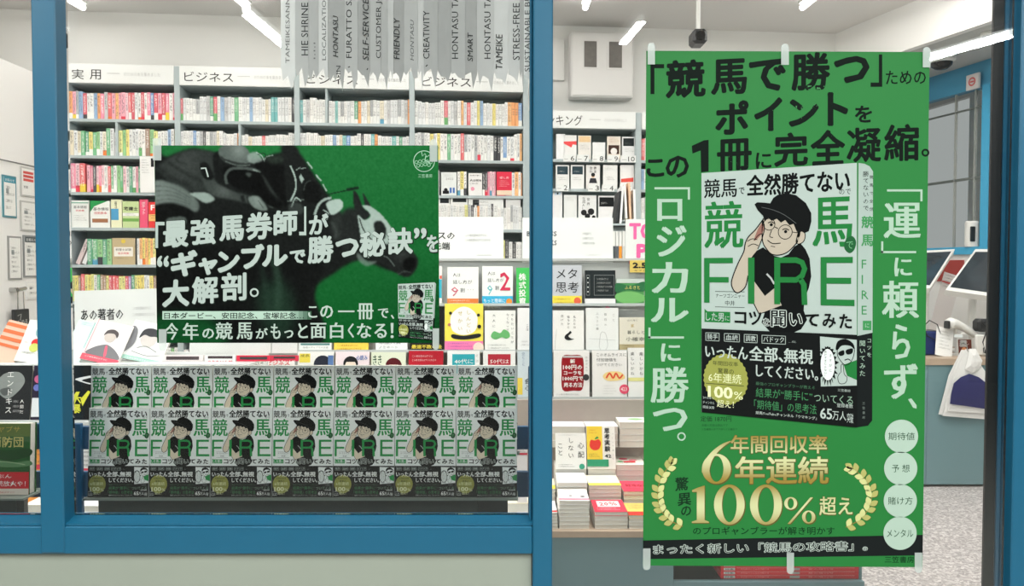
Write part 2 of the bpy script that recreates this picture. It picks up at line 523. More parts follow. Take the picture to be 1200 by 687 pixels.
# ================================================================== THE SHELL
YG = 1.594           # glass of the left windows
YD = 1.575           # glass of the right pane
YF = 1.56            # face of the blue frame
ANG = math.atan(0.093)
EW = Vector((math.cos(ANG), math.sin(ANG), 0))            # along the back wall
NW = Vector((math.sin(ANG), -math.cos(ANG), 0))           # out of it, towards the window
P_SH = Vector((0, 5.99, 0))                               # fronts of the bookcases
P_BW = P_SH - NW * 0.30                                   # back wall
ZC = 3.49

def wallpt(px, py, p=P_SH): return hit(px, py, p, NW)

b = MB(); b.box(-6, 1.45, -0.05, 7, 11, 0); struct(b.build('floor', FLOORM))
b = MB(); b.box(-8, -7, -0.05, 9, 1.45, 0); struct(b.build('floor', mat('arcade_floor', (150, 148, 142), 0.5, noise=0.1, nscale=8)))
# main ceiling (ends at the bulkhead on the right)
xr_f, xr_b = 3.45, 2.85
b = MB(); b.slab([(-6, 1.5, ZC), (3.95, 1.5, ZC), (3.10, 5.3, ZC), (2.7, 7.2, ZC), (-6, 7.2, ZC)], (0, 0, 0.1))
struct(b.build('ceiling', CEILM))
# back wall
a0 = P_BW + EW * -5.2; a1 = P_BW + EW * 3.12
b = MB(); b.slab([a0, a1, a1 - NW*0.12, a0 - NW*0.12], (0, 0, ZC)); struct(b.build('wall_back', WALLM))
# white partition on the left, with notices
XL = -3.37
b = MB(); b.box(XL - 0.10, 4.2, 0, XL, 5.95, 2.89); struct(b.build('wall_left', WALLM))
b = MB(); b.box(-5.2, 1.6, 0, -5.1, 6.0, ZC); struct(b.build('wall_far_left', WALLM))
# joint strip of the partition door, seen as a thin dark line
# bulkhead face and lower ceiling on the right
p1, p2 = at(1160, 28, 5.16), at(1065, 60, 5.8)
ZB = 3.15
dirB = (Vector((p2.x, p2.y, 0)) - Vector((p1.x, p1.y, 0))).normalized()
q1 = Vector((p1.x, p1.y, ZB)) - dirB * 3.6; q2 = Vector((p2.x, p2.y, ZB)) + dirB * 2.2
nb = Vector((dirB.y, -dirB.x, 0))
b = MB(); b.slab([q1, q2, q2 + nb*0.06, q1 + nb*0.06], (0, 0, 0.45)); struct(b.build('wall_bulkhead', mat('bulkhead_paint', (238, 237, 234), 0.7, noise=0.01)))
b = MB(); b.slab([q1 + nb*.061, q2 + nb*.061, q2 + nb*4.5, q1 + nb*4.5], (0, 0, 0.08)); struct(b.build('ceiling', mat('lower_ceiling', (188, 188, 184), 0.8, noise=0.02)))
# right wall, turned: beam, window, sill
R0 = Vector((3.73, 6.0, 0)); RD = Vector((-0.237, 0.972, 0)); RN = Vector((-RD.y, RD.x, 0)) * -1.0
RN = Vector((-0.972, -0.237, 0))       # faces the shop
def rwall(px, py): return hit(px, py, R0, RN)
rw_a, rw_b = R0 - RD*4.6, R0 + RD*3.0
SKY = mat('sky_blue_frame', (62, 158, 198), 0.4, noise=0.03)
z_beam0, z_beam1 = rwall(1125, 108).z, 3.15
z_sill = rwall(1120, 290).z
b = MB(); b.slab([rw_a, rw_b, rw_b - RN*0.14, rw_a - RN*0.14], (0, 0, z_sill - 0.06)); struct(b.build('wall_right', WALLM))
wr = thing('window_1', 'x', 'x', R0); del wr['label']; del wr['category']; struct(wr)
def onr(p, z): return Vector((p.x, p.y, z)) - R0
def rbar(name, A, B, z0, z1, m, t0=-0.02, t1=0.12, parent=wr):
    b = MB(); b.slab([onr(A, z0) + RN*-t0*-1, onr(B, z0) + RN*-t0*-1, onr(B, z0) - RN*t1, onr(A, z0) - RN*t1], (0, 0, z1-z0))
    return b.build(name, m, parent)
rbar('lintel_beam', rw_a, rw_b, z_beam0, z_beam1, mat('beam_blue', (70, 150, 186), 0.5, noise=0.03))
rbar('window_sill', rw_a, rw_b, z_sill - 0.06, z_sill, SKY, 0.03, 0.14)
pj = rwall(1156, 200)
rbar('window_jamb', pj - RD*0.035, pj + RD*0.035, z_sill, z_beam0, SKY, 0.02, 0.1)
pj2 = R0 - RD*3.0
rbar('window_jamb', pj2 - RD*0.05, pj2 + RD*0.05, z_sill, z_beam0, SKY, 0.02, 0.1)
b = MB(); b.slab([onr(rw_a, z_sill) - RN*0.06, onr(rw_b, z_sill) - RN*0.06, onr(rw_b, z_sill) - RN*0.066, onr(rw_a, z_sill) - RN*0.066], (0, 0, z_beam0 - z_sill))
b.build('glass_pane', glassmat('far_glass', (225, 232, 228), 1.5, 0.05), wr)
for (pxa) in (1113, 1136):
    pp = rwall(pxa, 200)
    b = MB(); b.slab([onr(pp, z_sill) - RN*0.05, onr(pp + RD*0.012, z_sill) - RN*0.05, onr(pp + RD*0.012, z_sill) - RN*0.08, onr(pp, z_sill) - RN*0.08], (0, 0, z_beam0 - z_sill))
    b.build('glazing_bar', mat('glazing_grey', (150, 154, 150), 0.5), wr)
for zz, hh in ((rwall(1120, 212).z, 0.02), (rwall(1120, 131).z, 0.012)):
    rbar('glazing_bar', rw_a, rw_b, zz, zz + hh, mat('glazing_dark', (96, 102, 98), 0.5), -0.05, 0.08)
# what stands outside that window: a grey wall with a lighter dado and boards
bw0 = R0 - RN*1.6
b = MB(); b.slab([bw0 - RD*5, bw0 + RD*5, bw0 + RD*5 - RN*0.1, bw0 - RD*5 - RN*0.1], (0, 0, 3.4)); struct(b.build('wall_outside_right', mat('grey_green_tiles', (142, 150, 142), 0.5, noise=0.08, nscale=1.5)))
def farboard(px0, px1, y0, y1, rgb, lab, lines):
    n = RN; p0 = bw0 + RN*0.03
    A = hit(px0, y0, p0, n); B = hit(px1, y0, p0, n); zt = (A.z + B.z)/2; zb = hit((px0+px1)/2, y1, p0, n).z
    o = Vector(((A.x+B.x)/2, (A.y+B.y)/2, zb))
    t = thing('notice_board', lab, 'notice board', o)
    b = MB(); b.slab([Vector((A.x, A.y, zb)), Vector((B.x, B.y, zb)), Vector((B.x, B.y, zt)), Vector((A.x, A.y, zt))], -RN*0.02)
    b.build('board', ink(rgb), t, origin=None, loc=-o)
    c = Canvas(lambda u, v: Vector((A.x + (B.x-A.x)*u, A.y + (B.y-A.y)*u, zt + (zb-zt)*v)), RN, 0.002)
    for i in range(lines):
        v = 0.15 + 0.75*i/lines
        c.rect(0.1, v, 0.9, v + 0.35/lines, (70, 72, 66), 2)
    c.build('print', t, o)
farboard(1094, 1128, 262, 282, (196, 198, 182), 'pale lettered board beyond the far window on the right', 3)
farboard(1130, 1152, 258, 282, (214, 150, 130), 'pinkish board beyond the far window on the right, beside the blue jamb', 2)
for (xx, yy, w) in ((1135, 183, 20), (1137, 202, 18), (1128, 224, 38)):
    p = hit(xx, yy, bw0 + RN*0.25, RN)
    b = MB(); b.slab([p - RD*w/260, p + RD*w/260, p + RD*w/260 + RN*0.06, p - RD*w/260 + RN*0.06], (0, 0, 0.035))
    l = b.build('tube_lamp', emis('dim_tube', (225, 235, 232), 0.9), None, origin=p)
    tag(l, {183: 'topmost of three short lit tubes seen through the far right window', 202: 'middle of three short lit tubes seen through the far right window',
            224: 'lowest and longest of three lit tubes seen through the far right window'}[yy], 'lamp')

# ------------------------------------------------------------------ shopfront
def xat(px, d, py=343): return at(px, py, d).x
zs_t = at(300, 603, YG).z; zs_f = at(300, 614, YF).z; zs_b = at(300, 650, YF).z
zs = (zs_t + zs_f) / 2
xm0, xm1 = xat(43, YF), xat(71, YF)          # left mullion face
xn0, xn1 = xat(624.5, YF), xat(647.5, YF)    # middle mullion face
fr = thing('shopfront_frame', 'x', 'x', (0, YF, 0)); del fr['label']; del fr['category']; struct(fr); fr.name = 'trim_1'
def fb(name, x0, y0, z0, x1, y1, z1, m=PAINT, bev=0.0025):
    b = MB(); b.box(x0, y0 - YF, z0, x1, y1 - YF, z1, bev=bev); return b.build(name, m, fr, fix=True)
fb('sill_rail', -2.6, YF, zs_b, xn0, 1.605, zs_f - 0.006)
b = MB(); b.slab([Vector((-2.6, .004, zs_f-.005)), Vector((-2.6, .004, zs_f-.001)), Vector((-2.6, YG-YF+.008, zs_t)), Vector((-2.6, YG-YF+.012, zs_t)), Vector((-2.6, YG-YF+.012, zs_f-.005))], (xn0+2.6, 0, 0)); b.build('sill_ledge', PAINT, fr, fix=True)
fb('mullion', xm0, YF - 0.003, zs_b + 0.003, xm1, 1.602, 3.0)
fb('mullion', xn0, YF - 0.003, 0.0, xn1, 1.602, 3.0)
fb('glazing_bead', xn0 - 0.0065, 1.575, zs_f, xn0-.0005, 1.602, 3.0)
fb('head_rail', -2.6, YF, 2.6, 2.2, 1.66, 2.75)
fb('mullion', -2.62, YF - 0.003, 0, -2.55, 1.66, 3.0)
# right jamb of the pane: black gasket and ridged blue post
def xb(px, d): return (px-600)/F*d
fb('gasket', xb(1159, 1.60), 1.60, 0, xb(1171.3, 1.60), 1.608, 2.6, BLACK, 0.001)
fb('jamb_strip', xb(1171.6, 1.60), 1.5985, 0, xb(1179.5, 1.60), 1.608, 2.6, PAINT, .001)
fb('gasket', xb(1162, 1.612), 1.609, 0, 1.12, 1.6125, 2.6, BLACK, .0005)  # black backing plate added to darken the gap between the blue strips
fb('jamb_post', xb(1163, 1.70), 1.613, 0, 1.30, 1.70, 2.6, PAINT2)
fb('jamb_strip', xb(1181.8, 1.60), 1.5985, 0, xb(1190, 1.60), 1.608, 2.6, PAINT, .001)
fb('jamb_strip', xb(1191.5, 1.56), 1.56, 0, 1.20, 1.608, 2.6, PAINT, .002)
# wall panels under and over the windows
b = MB(); b.box(-2.6, YF + 0.012, 0, xn0 - 0.001, 1.60, zs_b - 0.001, bev=0.002); struct(b.build('wall_front', PANELM, fix=True))
b = MB(); b.box(-6, 1.575, 2.75, 7, 1.66, ZC); struct(b.build('wall_front_upper', PANELM))
b = MB(); b.box(-6, 1.575, 0, -2.62, 1.66, 2.75); struct(b.build('wall_front_side', PANELM))
b = MB(); b.box(1.31, 1.575, 0, 6, 1.66, 2.75); struct(b.build('wall_front_right', PANELM))
b = MB(); b.box(-2.56, YG, zs_t, xm0, YG + 0.006, 2.6); struct(b.build('window_2', GLASS))
b = MB(); b.box(xm1 + 0.001, YG, zs_t, xn0, YG + 0.006, 2.6); struct(b.build('window_3', GLASS))
b = MB(); b.box(xn1, YD, 0.02, xat(1182, YD), YD + 0.006, 2.6); struct(b.build('window_4', GLASS))
# arcade side, behind the photographer
b = MB(); b.box(-8, -7, 3.05, 9, 1.55, 3.15); struct(b.build('ceiling', mat('arcade_ceiling', (150, 152, 148), 0.8)))
b = MB(); b.box(-8, -7.1, 0, 9, -7, 3.05); struct(b.build('wall_arcade', mat('arcade_wall', (120, 124, 122), 0.7)))

# ------------------------------------------------------------------ lamps
TUBE_IN = emis('shop_tube', (255, 252, 246), E_IN)
TUBE_REAR = emis('shop_tube_rear', (255, 252, 246), 9.0)
TUBE_OUT = emis('arcade_tube', (250, 255, 252), E_OUT)
def ceiling_lamp(A, B, z, label, em, watts, group, r=0.02, size=0.05):
    A, B = Vector((A[0], A[1], z)), Vector((B[0], B[1], z))
    mid = (A + B)/2
    t = thing('tube_light', label, 'ceiling light', mid + Vector((0, 0, 0.035)), group=group)
    o = mid + Vector((0, 0, 0.035))
    d = (B - A).normalized(); s = Vector((d.y, -d.x, 0)) * 0.032
    b = MB(); b.slab([A - s, B - s, B + s, A + s], (0, 0, 0.03)); 
    for v in b.v: v.z += 0.024
    h = b.build('lamp_housing', WHPLASTIC, t, loc=-o)
    b = MB(); b.tube([A, B], r, 10); b.build('lamp_tube', em, t, loc=-o, smooth=False)
    L = bpy.data.lights.new('tube_glow', 'AREA'); L.shape = 'RECTANGLE'; L.size = (B-A).length; L.size_y = size
    L.energy = watts; L.color = em.node_tree.nodes['Emission'].inputs[0].default_value[:3]
    lo = bpy.data.objects.new('tube_glow', L); COL.objects.link(lo)
    lo.location = mid - o - Vector((0, 0, r + 0.003)); lo.rotation_euler = (0, 0, math.atan2(d.y, d.x)); lo.parent = t
    return t
zc = ZC - 0.06
cols = [(-3.16, -3.25, 'first ceiling tube from the left wall'), (-1.95, -2.07, 'second ceiling tube from the left wall'), (-0.70, -0.74, 'ceiling tube above the business bookcases'),
        (0.54, 0.60, 'ceiling tube above the ranking bookcase'), (2.14, 2.27, 'rightmost ceiling tube, beside the bulkhead')]
for (xa, xb, lab) in cols:
    for j, (ya, yb, wd, pw) in enumerate(((5.72, 4.72, 'rear row, near the back wall', .25), (4.2, 3.2, 'added middle row', .8), (2.75, 1.85, 'added front row, near the window', 1.7))):  # middle and front rows added out of view to even and raise the light
        k = (5.69 - ya) * 0.33
        ceiling_lamp((xa + (xb-xa)*k, ya), (xa + (xb-xa)*(k+.33), yb), zc, lab + ', ' + wd, (TUBE_REAR, TUBE_IN, TUBE_IN)[j], P_IN*pw, 'white ceiling tubes of the shop', r=0.022)
ceiling_lamp((3.1, 4.3), (3.1, 3.3), zc, 'added ceiling tube beside the bulkhead, over the way to the checkout', TUBE_IN, P_IN*1.6, 'white ceiling tubes of the shop')  # extra tube added out of view to brighten the right side
ceiling_lamp((2.55, 5.1), (2.6, 4.1), zc, 'added ceiling tube near the corner of the back wall and the bulkhead', TUBE_IN, P_IN*1.5, 'white ceiling tubes of the shop')  # extra strong tube added above the view to whiten bulkhead and wall
ceiling_lamp((4.3, 4.2), (4.1, 5.2), 3.08, 'tube light under the lower ceiling by the checkout', TUBE_IN, P_IN*0.5, 'white ceiling tubes of the shop')
for (xa, ya, xb, yb, lab) in ((-1.44, 3.188-4.19, -1.39, 3.188-5.18, 'arcade tube mirrored left of the striped banner'),
                              (0.72, 3.15-4.31, 0.676, 3.15-4.73, 'short arcade tube mirrored beside the tall green poster'),
                              (2.96, 3.15-4.57, 2.73, 3.15-5.12, 'arcade tube mirrored at the top right of the pane')):
    ceiling_lamp((xa, ya), (xb, yb), 2.9, lab, TUBE_OUT if xa != .72 else emis('arcade_tube_dim', (250, 255, 252), 2.2), P_OUT, 'tubes under the arcade ceiling')
for (xx, yy, ln, where) in ((-2.6, .35, 1.2, 'nearest the far left window'), (-.75, .35, 1.2, 'over the photographer, left of centre'), (1.1, .35, 1.2, 'over the photographer, right of centre'), (2.9, .2, 1.0, 'nearest the right jamb'), (2.3, -4.6, 1.1, 'far back on the right')):  # unseen tubes added to light frame and posters, placed clear of visible reflections
    ceiling_lamp((xx, yy), (xx, yy-ln), 2.98, 'added arcade ceiling tube ' + where, TUBE_OUT, P_OUT*1.2, 'tubes under the arcade ceiling')

# ================================================================== BOOKCASES ON THE BACK WALL
def px_on(px, py=200, off=0.0):
    p = hit(px, py, P_SH + NW*off, NW); return Vector((p.x, p.y, 0))
def zat(px, py, off=0.0): return hit(px, py, P_SH + NW*off, NW).z
ZL = [zat(144, y) for y in (139.7, 182.5, 225.5, 267.0, 310.3)]
ZL += [ZL[-1] - 0.272*(i+1) for i in range(5)]          # shelf boards downwards
ZH0, ZH1 = zat(144, 98.5), zat(144, 76)
def into(x, y, z, o): return o + EW*x - NW*y + Vector((0, 0, z))

def bookcase(label, pxa, pxb, boards, zh0, zh1, title, tpx, dividers=(), small='', dep=0.27):
    A, B = px_on(pxa), px_on(pxb)
    W = (B - A).length
    t = thing('bookcase', label, 'bookcase', A, (0, 0, ANG), 'bookcases along the back wall')
    def part(name, x0, y0, z0, x1, y1, z1, m=SHELFM):
        b = MB(); b.box(x0, y0, z0, x1, y1, z1, bev=0.0015); return b.build(name, m, t, fix=True)
    part('side_panel', -0.02, 0, 0, 0.02, dep, zh1); part('side_panel', W-0.02, 0.002, 0, W+0.0195, dep, zh1)
    part('back_panel', 0.02, dep-0.012, 0, W-0.02, dep, zh0, SHELFB)
    part('top_panel', 0.02, 0.02, zh0-0.002, W-0.02, dep, zh0+0.016)
    for z in boards: part('shelf', 0.0205, 0.002, z-0.022, W-0.0205, dep-0.013, z)
    part('plinth', 0.021, 0.03, 0, W-0.021, 0.05, 0.07)
    for (i, pxd) in dividers:
        x = (px_on(pxd) - A).length
        part('divider', x-0.009, 0.004, boards[i], x+0.009, dep-0.014, (boards[i-1]-0.0225 if i else zh0-0.003))
    hd = part('header_sign', 0.022, -0.012, zh0, W-0.022, 0.0, zh1, WHITE)
    O = A
    c = Canvas(lambda x, y: O + EW*x + NW*0.0128 + Vector((0, 0, zh0 + (zh1-zh0)*(1-y))), NW, 0.0004)
    for (s, u0, u1, v0, v1) in title:
        c.text(s, (px_on(u0)-A).length if u0 > pxa else -(px_on(u0)-A).length, v0, (px_on(u1)-A).length, v1, (52, 50, 50), 1, off=0.004)
    if small:
        u0, u1 = small
        xs = lambda u: (px_on(u)-A).length
        c.rect(xs(u0), 0.46, xs(u0)+0.09, 0.50, (205, 206, 204), 1)
        c.text('のための本を集めました', xs(u0)+0.12, 0.40, xs(u1), 0.60, (196, 197, 196), 1)
    if c.v:
        ob = c.build('lettering'); ob.parent = hd
        ob.matrix_parent_inverse = (Matrix.Translation(A) @ Matrix.Rotation(ANG, 4, 'Z')).inverted()
    return t
full = ZL
bookcase('grey steel bookcase at the far left, under the 実用 header', 78, 208.5, full, ZH0, ZH1, [('実', 87, 101, .30, .82), ('用', 108, 121, .30, .82)], 0,
         [(1, 137)], (128, 190))
bookcase('grey bookcase second from the left, under the first ビジネス header', 208.5, 348.5, full, ZH0, ZH1, [('ビジネス', 218, 275, .30, .80)], 0, [(1, 281)], (280, 338))
bookcase('grey bookcase third from the left, its header hidden behind the striped banner', 348.5, 483, full, ZH0, ZH1, [('ビジネス', 360, 420, .28, .78)], 0, [(0, 383)], (425, 476))
bookcase('grey bookcase fourth from the left, beside the middle blue mullion', 483, 616, full, ZH0, ZH1, [('ビジネス', 495, 552, .28, .78)], 0, (), (558, 608))
RB = [zat(700, y) for y in (187, 221.5, 256, 291)]
RB += [RB[-1] - 0.24*(i+1) for i in range(6)]
RH0, RH1 = zat(700, 151), zat(700, 131)
bookcase('lower grey bookcase with the ranking header and numbered slots', 617.5, 747.5, RB, RH0, RH1, [('ランキング', 630, 682, .25, .85)], 0, (), (690, 734))
bookcase('narrow grey bookcase just right of the ranking shelves', 748.5, 860, RB, RH0, RH1, [], 0)

# ------------------------------------------------------------------ spine-out books
def unit_book():
    me = bpy.data.meshes.new('book')
    pr = [(0, .02), (.18, 0), (.82, 0), (1, .02), (1, 1), (0, 1)]
    v = [(x, y, 0) for x, y in pr] + [(x, y, 1) for x, y in pr]
    v += [(.1, .03, .985), (.9, .03, .985), (.9, .97, .985), (.1, .97, .985)]
    f = [(i, (i+1) % 6, 6+(i+1) % 6, 6+i) for i in range(6)] + [(5, 4, 3, 2, 1, 0)]
    f += [(6, 7, 8, 9, 13, 12), (9, 10, 14, 13), (10, 11, 15, 14), (11, 6, 12, 15), (12, 13, 14, 15)]
    me.from_pydata(v, [], f)
    uvl = me.uv_layers.new(name='UVMap')
    for p in me.polygons:
        for li, vi in zip(p.loop_indices, p.vertices):
            uvl.data[li].uv = (v[vi][0], v[vi][2])
    me.materials.append(SPINE); me.materials.append(PAPER)
    me.polygons[-1].material_index = 1
    return me, v, f
UB, UBV, UBF = unit_book()
CN = {'white': [(240, 240, 236), (232, 233, 230), (244, 242, 236), (225, 228, 228)], 'cream': [(238, 226, 196), (230, 214, 180)], 'pink': [(240, 150, 170), (232, 110, 140), (246, 190, 200)],
      'red': [(206, 40, 58), (220, 62, 66)], 'orange': [(238, 140, 60), (244, 168, 88)], 'yellow': [(240, 218, 96), (226, 224, 120)], 'green': [(70, 160, 96), (120, 190, 110), (48, 136, 90)],
      'teal': [(70, 160, 160), (110, 186, 180)], 'blue': [(80, 130, 190), (120, 160, 205)], 'purple': [(150, 110, 170)], 'black': [(40, 40, 44), (62, 60, 64)], 'grey': [(160, 164, 166), (190, 192, 192)],
      'brown': [(130, 86, 62), (150, 110, 80)]}
CN = {k: [tuple(int(v*.72 + 244*.28) for v in c) for c in L_] for k, L_ in CN.items()}
CN['black'] = [(56, 56, 60), (78, 76, 80)]
rnd = random.Random(7)
def pick(pal):
    r = rnd.random() * sum(w for _, w in pal)
    for n, w in pal:
        r -= w
        if r <= 0: return n, rnd.choice(CN[n])
    return pal[-1][0], CN[pal[-1][0]][0]
ORD = ['first', 'second', 'third', 'fourth', 'fifth', 'sixth', 'seventh', 'eighth', 'ninth', 'tenth'] + [str(i) + 'th' for i in range(11, 21)] + ['21st', '22nd', '23rd'] + [str(i) + 'th' for i in range(24, 31)] + ['31st', '32nd', '33rd'] + [str(i) + 'th' for i in range(34, 41)] + ['41st', '42nd', '43rd'] + [str(i)+'th' for i in range(44, 61)]
NB = 0
sv, sf, sc_, suv = [], [], [], []
def row(pxa, pxb, z, hmin, hmax, pal, where, grp, tmin=.017, tmax=.03, stuff=False, lean=None, zmax=.25):
    """books side by side from pixel pxa to pxb on the shelf at height z"""
    global NB
    A, B = px_on(pxa), px_on(pxb)
    W = (B-A).length; x = 0; i = 0
    tag_pal = None; run = 0; rh = 0
    while x < W - 0.008:
        if run <= 0: run = rnd.randint(2, 7); rh = rnd.uniform(hmin, hmax)
        run -= 1
        t = min(rnd.uniform(tmin, tmax), W - x); h = min(zmax, rh + rnd.uniform(-.004, .004)); n, c = pick(pal)
        dep = rnd.uniform(.135, .15); y = rnd.uniform(.012, .02)
        p = into(x + .0004, y, z + .0002, A)
        if stuff:
            M = Matrix.Translation(p) @ Matrix.Rotation(ANG, 4, 'Z') @ Matrix.Diagonal((t-.0008, dep, h, 1))
            b0 = len(sv)
            for v in UBV: sv.append(tuple(M @ Vector(v)))
            for f in UBF:
                sf.append([b0+k for k in f]); sc_.append(c); suv.append([(UBV[k][0], UBV[k][2]) for k in f])
        else:
            o = bpy.data.objects.new('book', UB); COL.objects.link(o)
            o.location = p; o.rotation_euler = (0, 0, ANG); o.scale = (t-.0008, dep, h)
            o.color = lin(c)
            tag(o, '%s%s book spine, %s from the left %s' % ('thin ' if t < .02 else '', n, ORD[i], where), 'book', grp)
            NB += 1
        x += t; i += 1
P_S1 = [('white', 5), ('pink', 3), ('red', 2), ('orange', 1.5), ('blue', 1), ('grey', 1), ('green', .5)]
P_S1b = [('white', 6), ('yellow', 3), ('green', 2), ('cream', 2), ('blue', .6), ('brown', .5)]
P_S1c = [('pink', 5), ('green', 2.5), ('white', 3), ('red', 1.5), ('yellow', 1), ('black', .6)]
P_W = [('white', 10), ('cream', 1), ('red', .7), ('green', .6), ('grey', 1.2), ('teal', .5), ('orange', .4), ('black', .4), ('blue', .4)]
P_W2 = [('white', 7), ('black', 1.6), ('orange', .8), ('yellow', .9), ('red', .7), ('blue', .7), ('grey', 1), ('green', .5)]
P_6 = [('yellow', 4), ('brown', 2), ('purple', 1.5), ('white', 3), ('green', 1), ('red', 1)]
w1 = 'of the far left bookcase'
row(81, 206, ZL[0], .185, .205, P_S1, 'on the top shelf ' + w1, 'books on the top shelf of the far left bookcase', .019, .03)
row(81, 136, ZL[1], .175, .205, P_S1b, 'on its second shelf, left of the divider, ' + w1, 'books on the second shelf of the far left bookcase', .02, .031)
row(138.5, 206, ZL[1], .175, .205, P_S1b, 'on its second shelf, right of the divider, ' + w1, 'books on the second shelf of the far left bookcase', .02, .031)
row(81, 100, ZL[2], .20, .215, [('red', 1), ('pink', 2)], 'on the third shelf ' + w1, 'books on the third shelf of the far left bookcase', .028, .04)
row(100.5, 206, ZL[2], .188, .20, P_S1c, 'after the thick pink ones on the third shelf ' + w1, 'books on the third shelf of the far left bookcase', .017, .026)
row(158, 206, ZL[4], .19, .205, [('yellow', 3), ('red', 2), ('orange', 2), ('white', 1)], 'right of the beige cover on the fifth shelf ' + w1, 'books on the fifth shelf of the far left bookcase', .017, .024)
row(99.5, 128, ZL[4], .185, .20, [('green', 3), ('red', 1), ('green', 2), ('purple', .5)], 'beside the leaning books on the fifth shelf ' + w1, 'books on the fifth shelf of the far left bookcase', .03, .04)
row(81, 206, ZL[5], .185, .20, P_6, 'on the sixth shelf ' + w1, 'books on the sixth shelf of the far left bookcase', .018, .028)
row(211, 346, ZL[0], .16, .19, P_W, 'on the top shelf of the second bookcase', 'books on the top shelf of the second bookcase', .02, .03, stuff=True)
row(351, 382, ZL[0], .17, .19, P_W, 'left of the divider on the top shelf of the third bookcase', 'books on the top shelf of the third bookcase', .02, .03, stuff=True)
row(385, 481, ZL[0], .165, .19, P_W, 'right of the divider on the top shelf of the third bookcase', 'books on the top shelf of the third bookcase', .02, .03, stuff=True)
row(486, 612, ZL[0], .17, .195, P_W2, 'on the top shelf of the fourth bookcase', 'books on the top shelf of the fourth bookcase', .02, .03, stuff=True)
row(486, 612, ZL[1], .185, .21, P_W2, 'on the second shelf of the fourth bookcase', 'books on the second shelf of the fourth bookcase', .02, .03)
row(600, 612, ZL[2], .18, .2, [('white', 1), ('orange', 1)], 'right end of the third shelf, fourth bookcase', 'books on the third shelf of the fourth bookcase', .02, .03)
row(536, 548, ZL[2], .18, .2, [('yellow', 1), ('white', 2)], 'after the year cover, third shelf, fourth bookcase', 'books on the third shelf of the fourth bookcase', .02, .03)
row(565.5, 581, ZL[2], .18, .2, [('pink', 2), ('teal', 1), ('black', 1)], 'between the middle covers, third shelf, fourth bookcase', 'books on the third shelf of the fourth bookcase', .017, .02)
row(211, 280, ZL[1], .17, .2, P_W, 'left of the divider on the second shelf of the second bookcase', 'books on the second shelf of the second bookcase', .02, .03, stuff=True)
row(282.5, 346, ZL[1], .16, .19, P_W, 'right of the divider on the second shelf of the second bookcase', 'books on the second shelf of the second bookcase', .021, .03, stuff=True)
row(351, 481, ZL[1], .17, .195, P_W, 'on the second shelf of the third bookcase', 'books on the second shelf of the third bookcase', .022, .032, stuff=True)
# shelves lower down and behind the posters: nobody could count them, one object
for (pa, pb, rows_) in ((81, 206, (6, 7, 8)), (211, 346, (2, 3, 4, 5, 6, 7, 8)), (351, 481, (2, 3, 4, 5, 6, 7, 8)), (486, 516, (2,)), (486, 612, (3, 4, 5, 6, 7, 8))):
    for k in rows_:
        row(pa, pb, ZL[k], .17, .2, P_W2, '', '', stuff=True)
for k in range(4, 9):
    row(620, 745, RB[k], .15, .18, P_W2, '', '', stuff=True, zmax=.2)
for k in range(0, 9):
    row(752, 855, RB[k], .15, .18, P_W2, '', '', stuff=True, zmax=.2)
me = bpy.data.meshes.new('packed_books'); me.from_pydata(sv, [], sf)
ul = me.uv_layers.new(name='UVMap'); ca = me.color_attributes.new('book_colour', 'FLOAT_COLOR', 'CORNER')
li = 0; uvs = []; cs = []
for u, c in zip(suv, sc_):
    for q in u: uvs += q; cs += lin(c)
ul.data.foreach_set('uv', uvs); ca.data.foreach_set('color', cs)
me.materials.append(SPINE_A)
tag(link('packed_books', me), 'closely packed paperback spines on the shelves half hidden behind the posters and the display', 'books', kind='stuff')

# ------------------------------------------------------------------ covers facing out
def facebook(label, w, h, loc, ang=0.0, tilt=0.0, roll=0.0, cover=(240, 240, 238), ops=(), thick=.015, grp=None, name='book', cat='book', mesh_only=False):
    """a book seen from the front: boards, page block and what is printed on it"""
    t = thing(name, label, cat, loc, (-tilt, roll, ang), grp)
    b = MB(); b.box(-w/2, 0, 0, w/2, .0012, h); b.box(-w/2, thick-.0012, 0, w/2, thick, h); b.box(-w/2, .0012, 0, -w/2+.0012, thick-.0012, h)
    b.build('cover', ink(cover), t)
    b = MB(); b.box(-w/2+.0013, .0013, .001, w/2-.003, thick-.0013, h-.001); b.build('page_block', PAPER, t)
    H = h/w
    c = Canvas(lambda u, v: Vector((-w/2 + u*w, -0.0003, h - v*w)), (0, -1, 0), 0.0003)
    draw(c, ops, H)
    if c.v: c.build('cover_print', t)
    return t
def draw(c, ops, H):
    z = 1
    for o in ops:
        k = o[0]
        if k == 'r': c.rect(o[1], o[2], o[3], min(o[4], H), o[5], z)
        elif k == 't': c.text(o[1], o[2], o[3], o[4], o[5], o[6], z, off=o[7] if len(o) > 7 else 0.01, res=1)
        elif k == 'v': c.vtext(o[1], o[2], o[3], o[4], o[5], o[6], z, off=o[7] if len(o) > 7 else 0.01, res=1)
        elif k == 'd': c.disc(o[1], o[2], o[3], o[5] if len(o) > 5 else o[4], z, ry=o[4] if len(o) > 5 else None, n=18)
        elif k == 'p': c.poly(o[1], o[2], z, sm=4)
        elif k == 'q': c.poly(o[1], o[2], z)
        elif k == 'l': c.line(o[1], o[2], o[3], z, sm=4)
        elif k == 'n':      # lines of small print: n rows
            _, x0, y0, x1, y1, n, col = o
            for i in range(n):
                yy = y0 + (y1-y0)*i/n
                s_ = 'この本を読めばすぐにわかる仕事のコツ'[:10 + (i*3) % 7]
                c.text(s_, x0, yy, x0 + (x1-x0)*(.75 + .25*((i*7) % 3)/2), yy + (y1-y0)/n*.55, col, z, res=1)
        z += 1
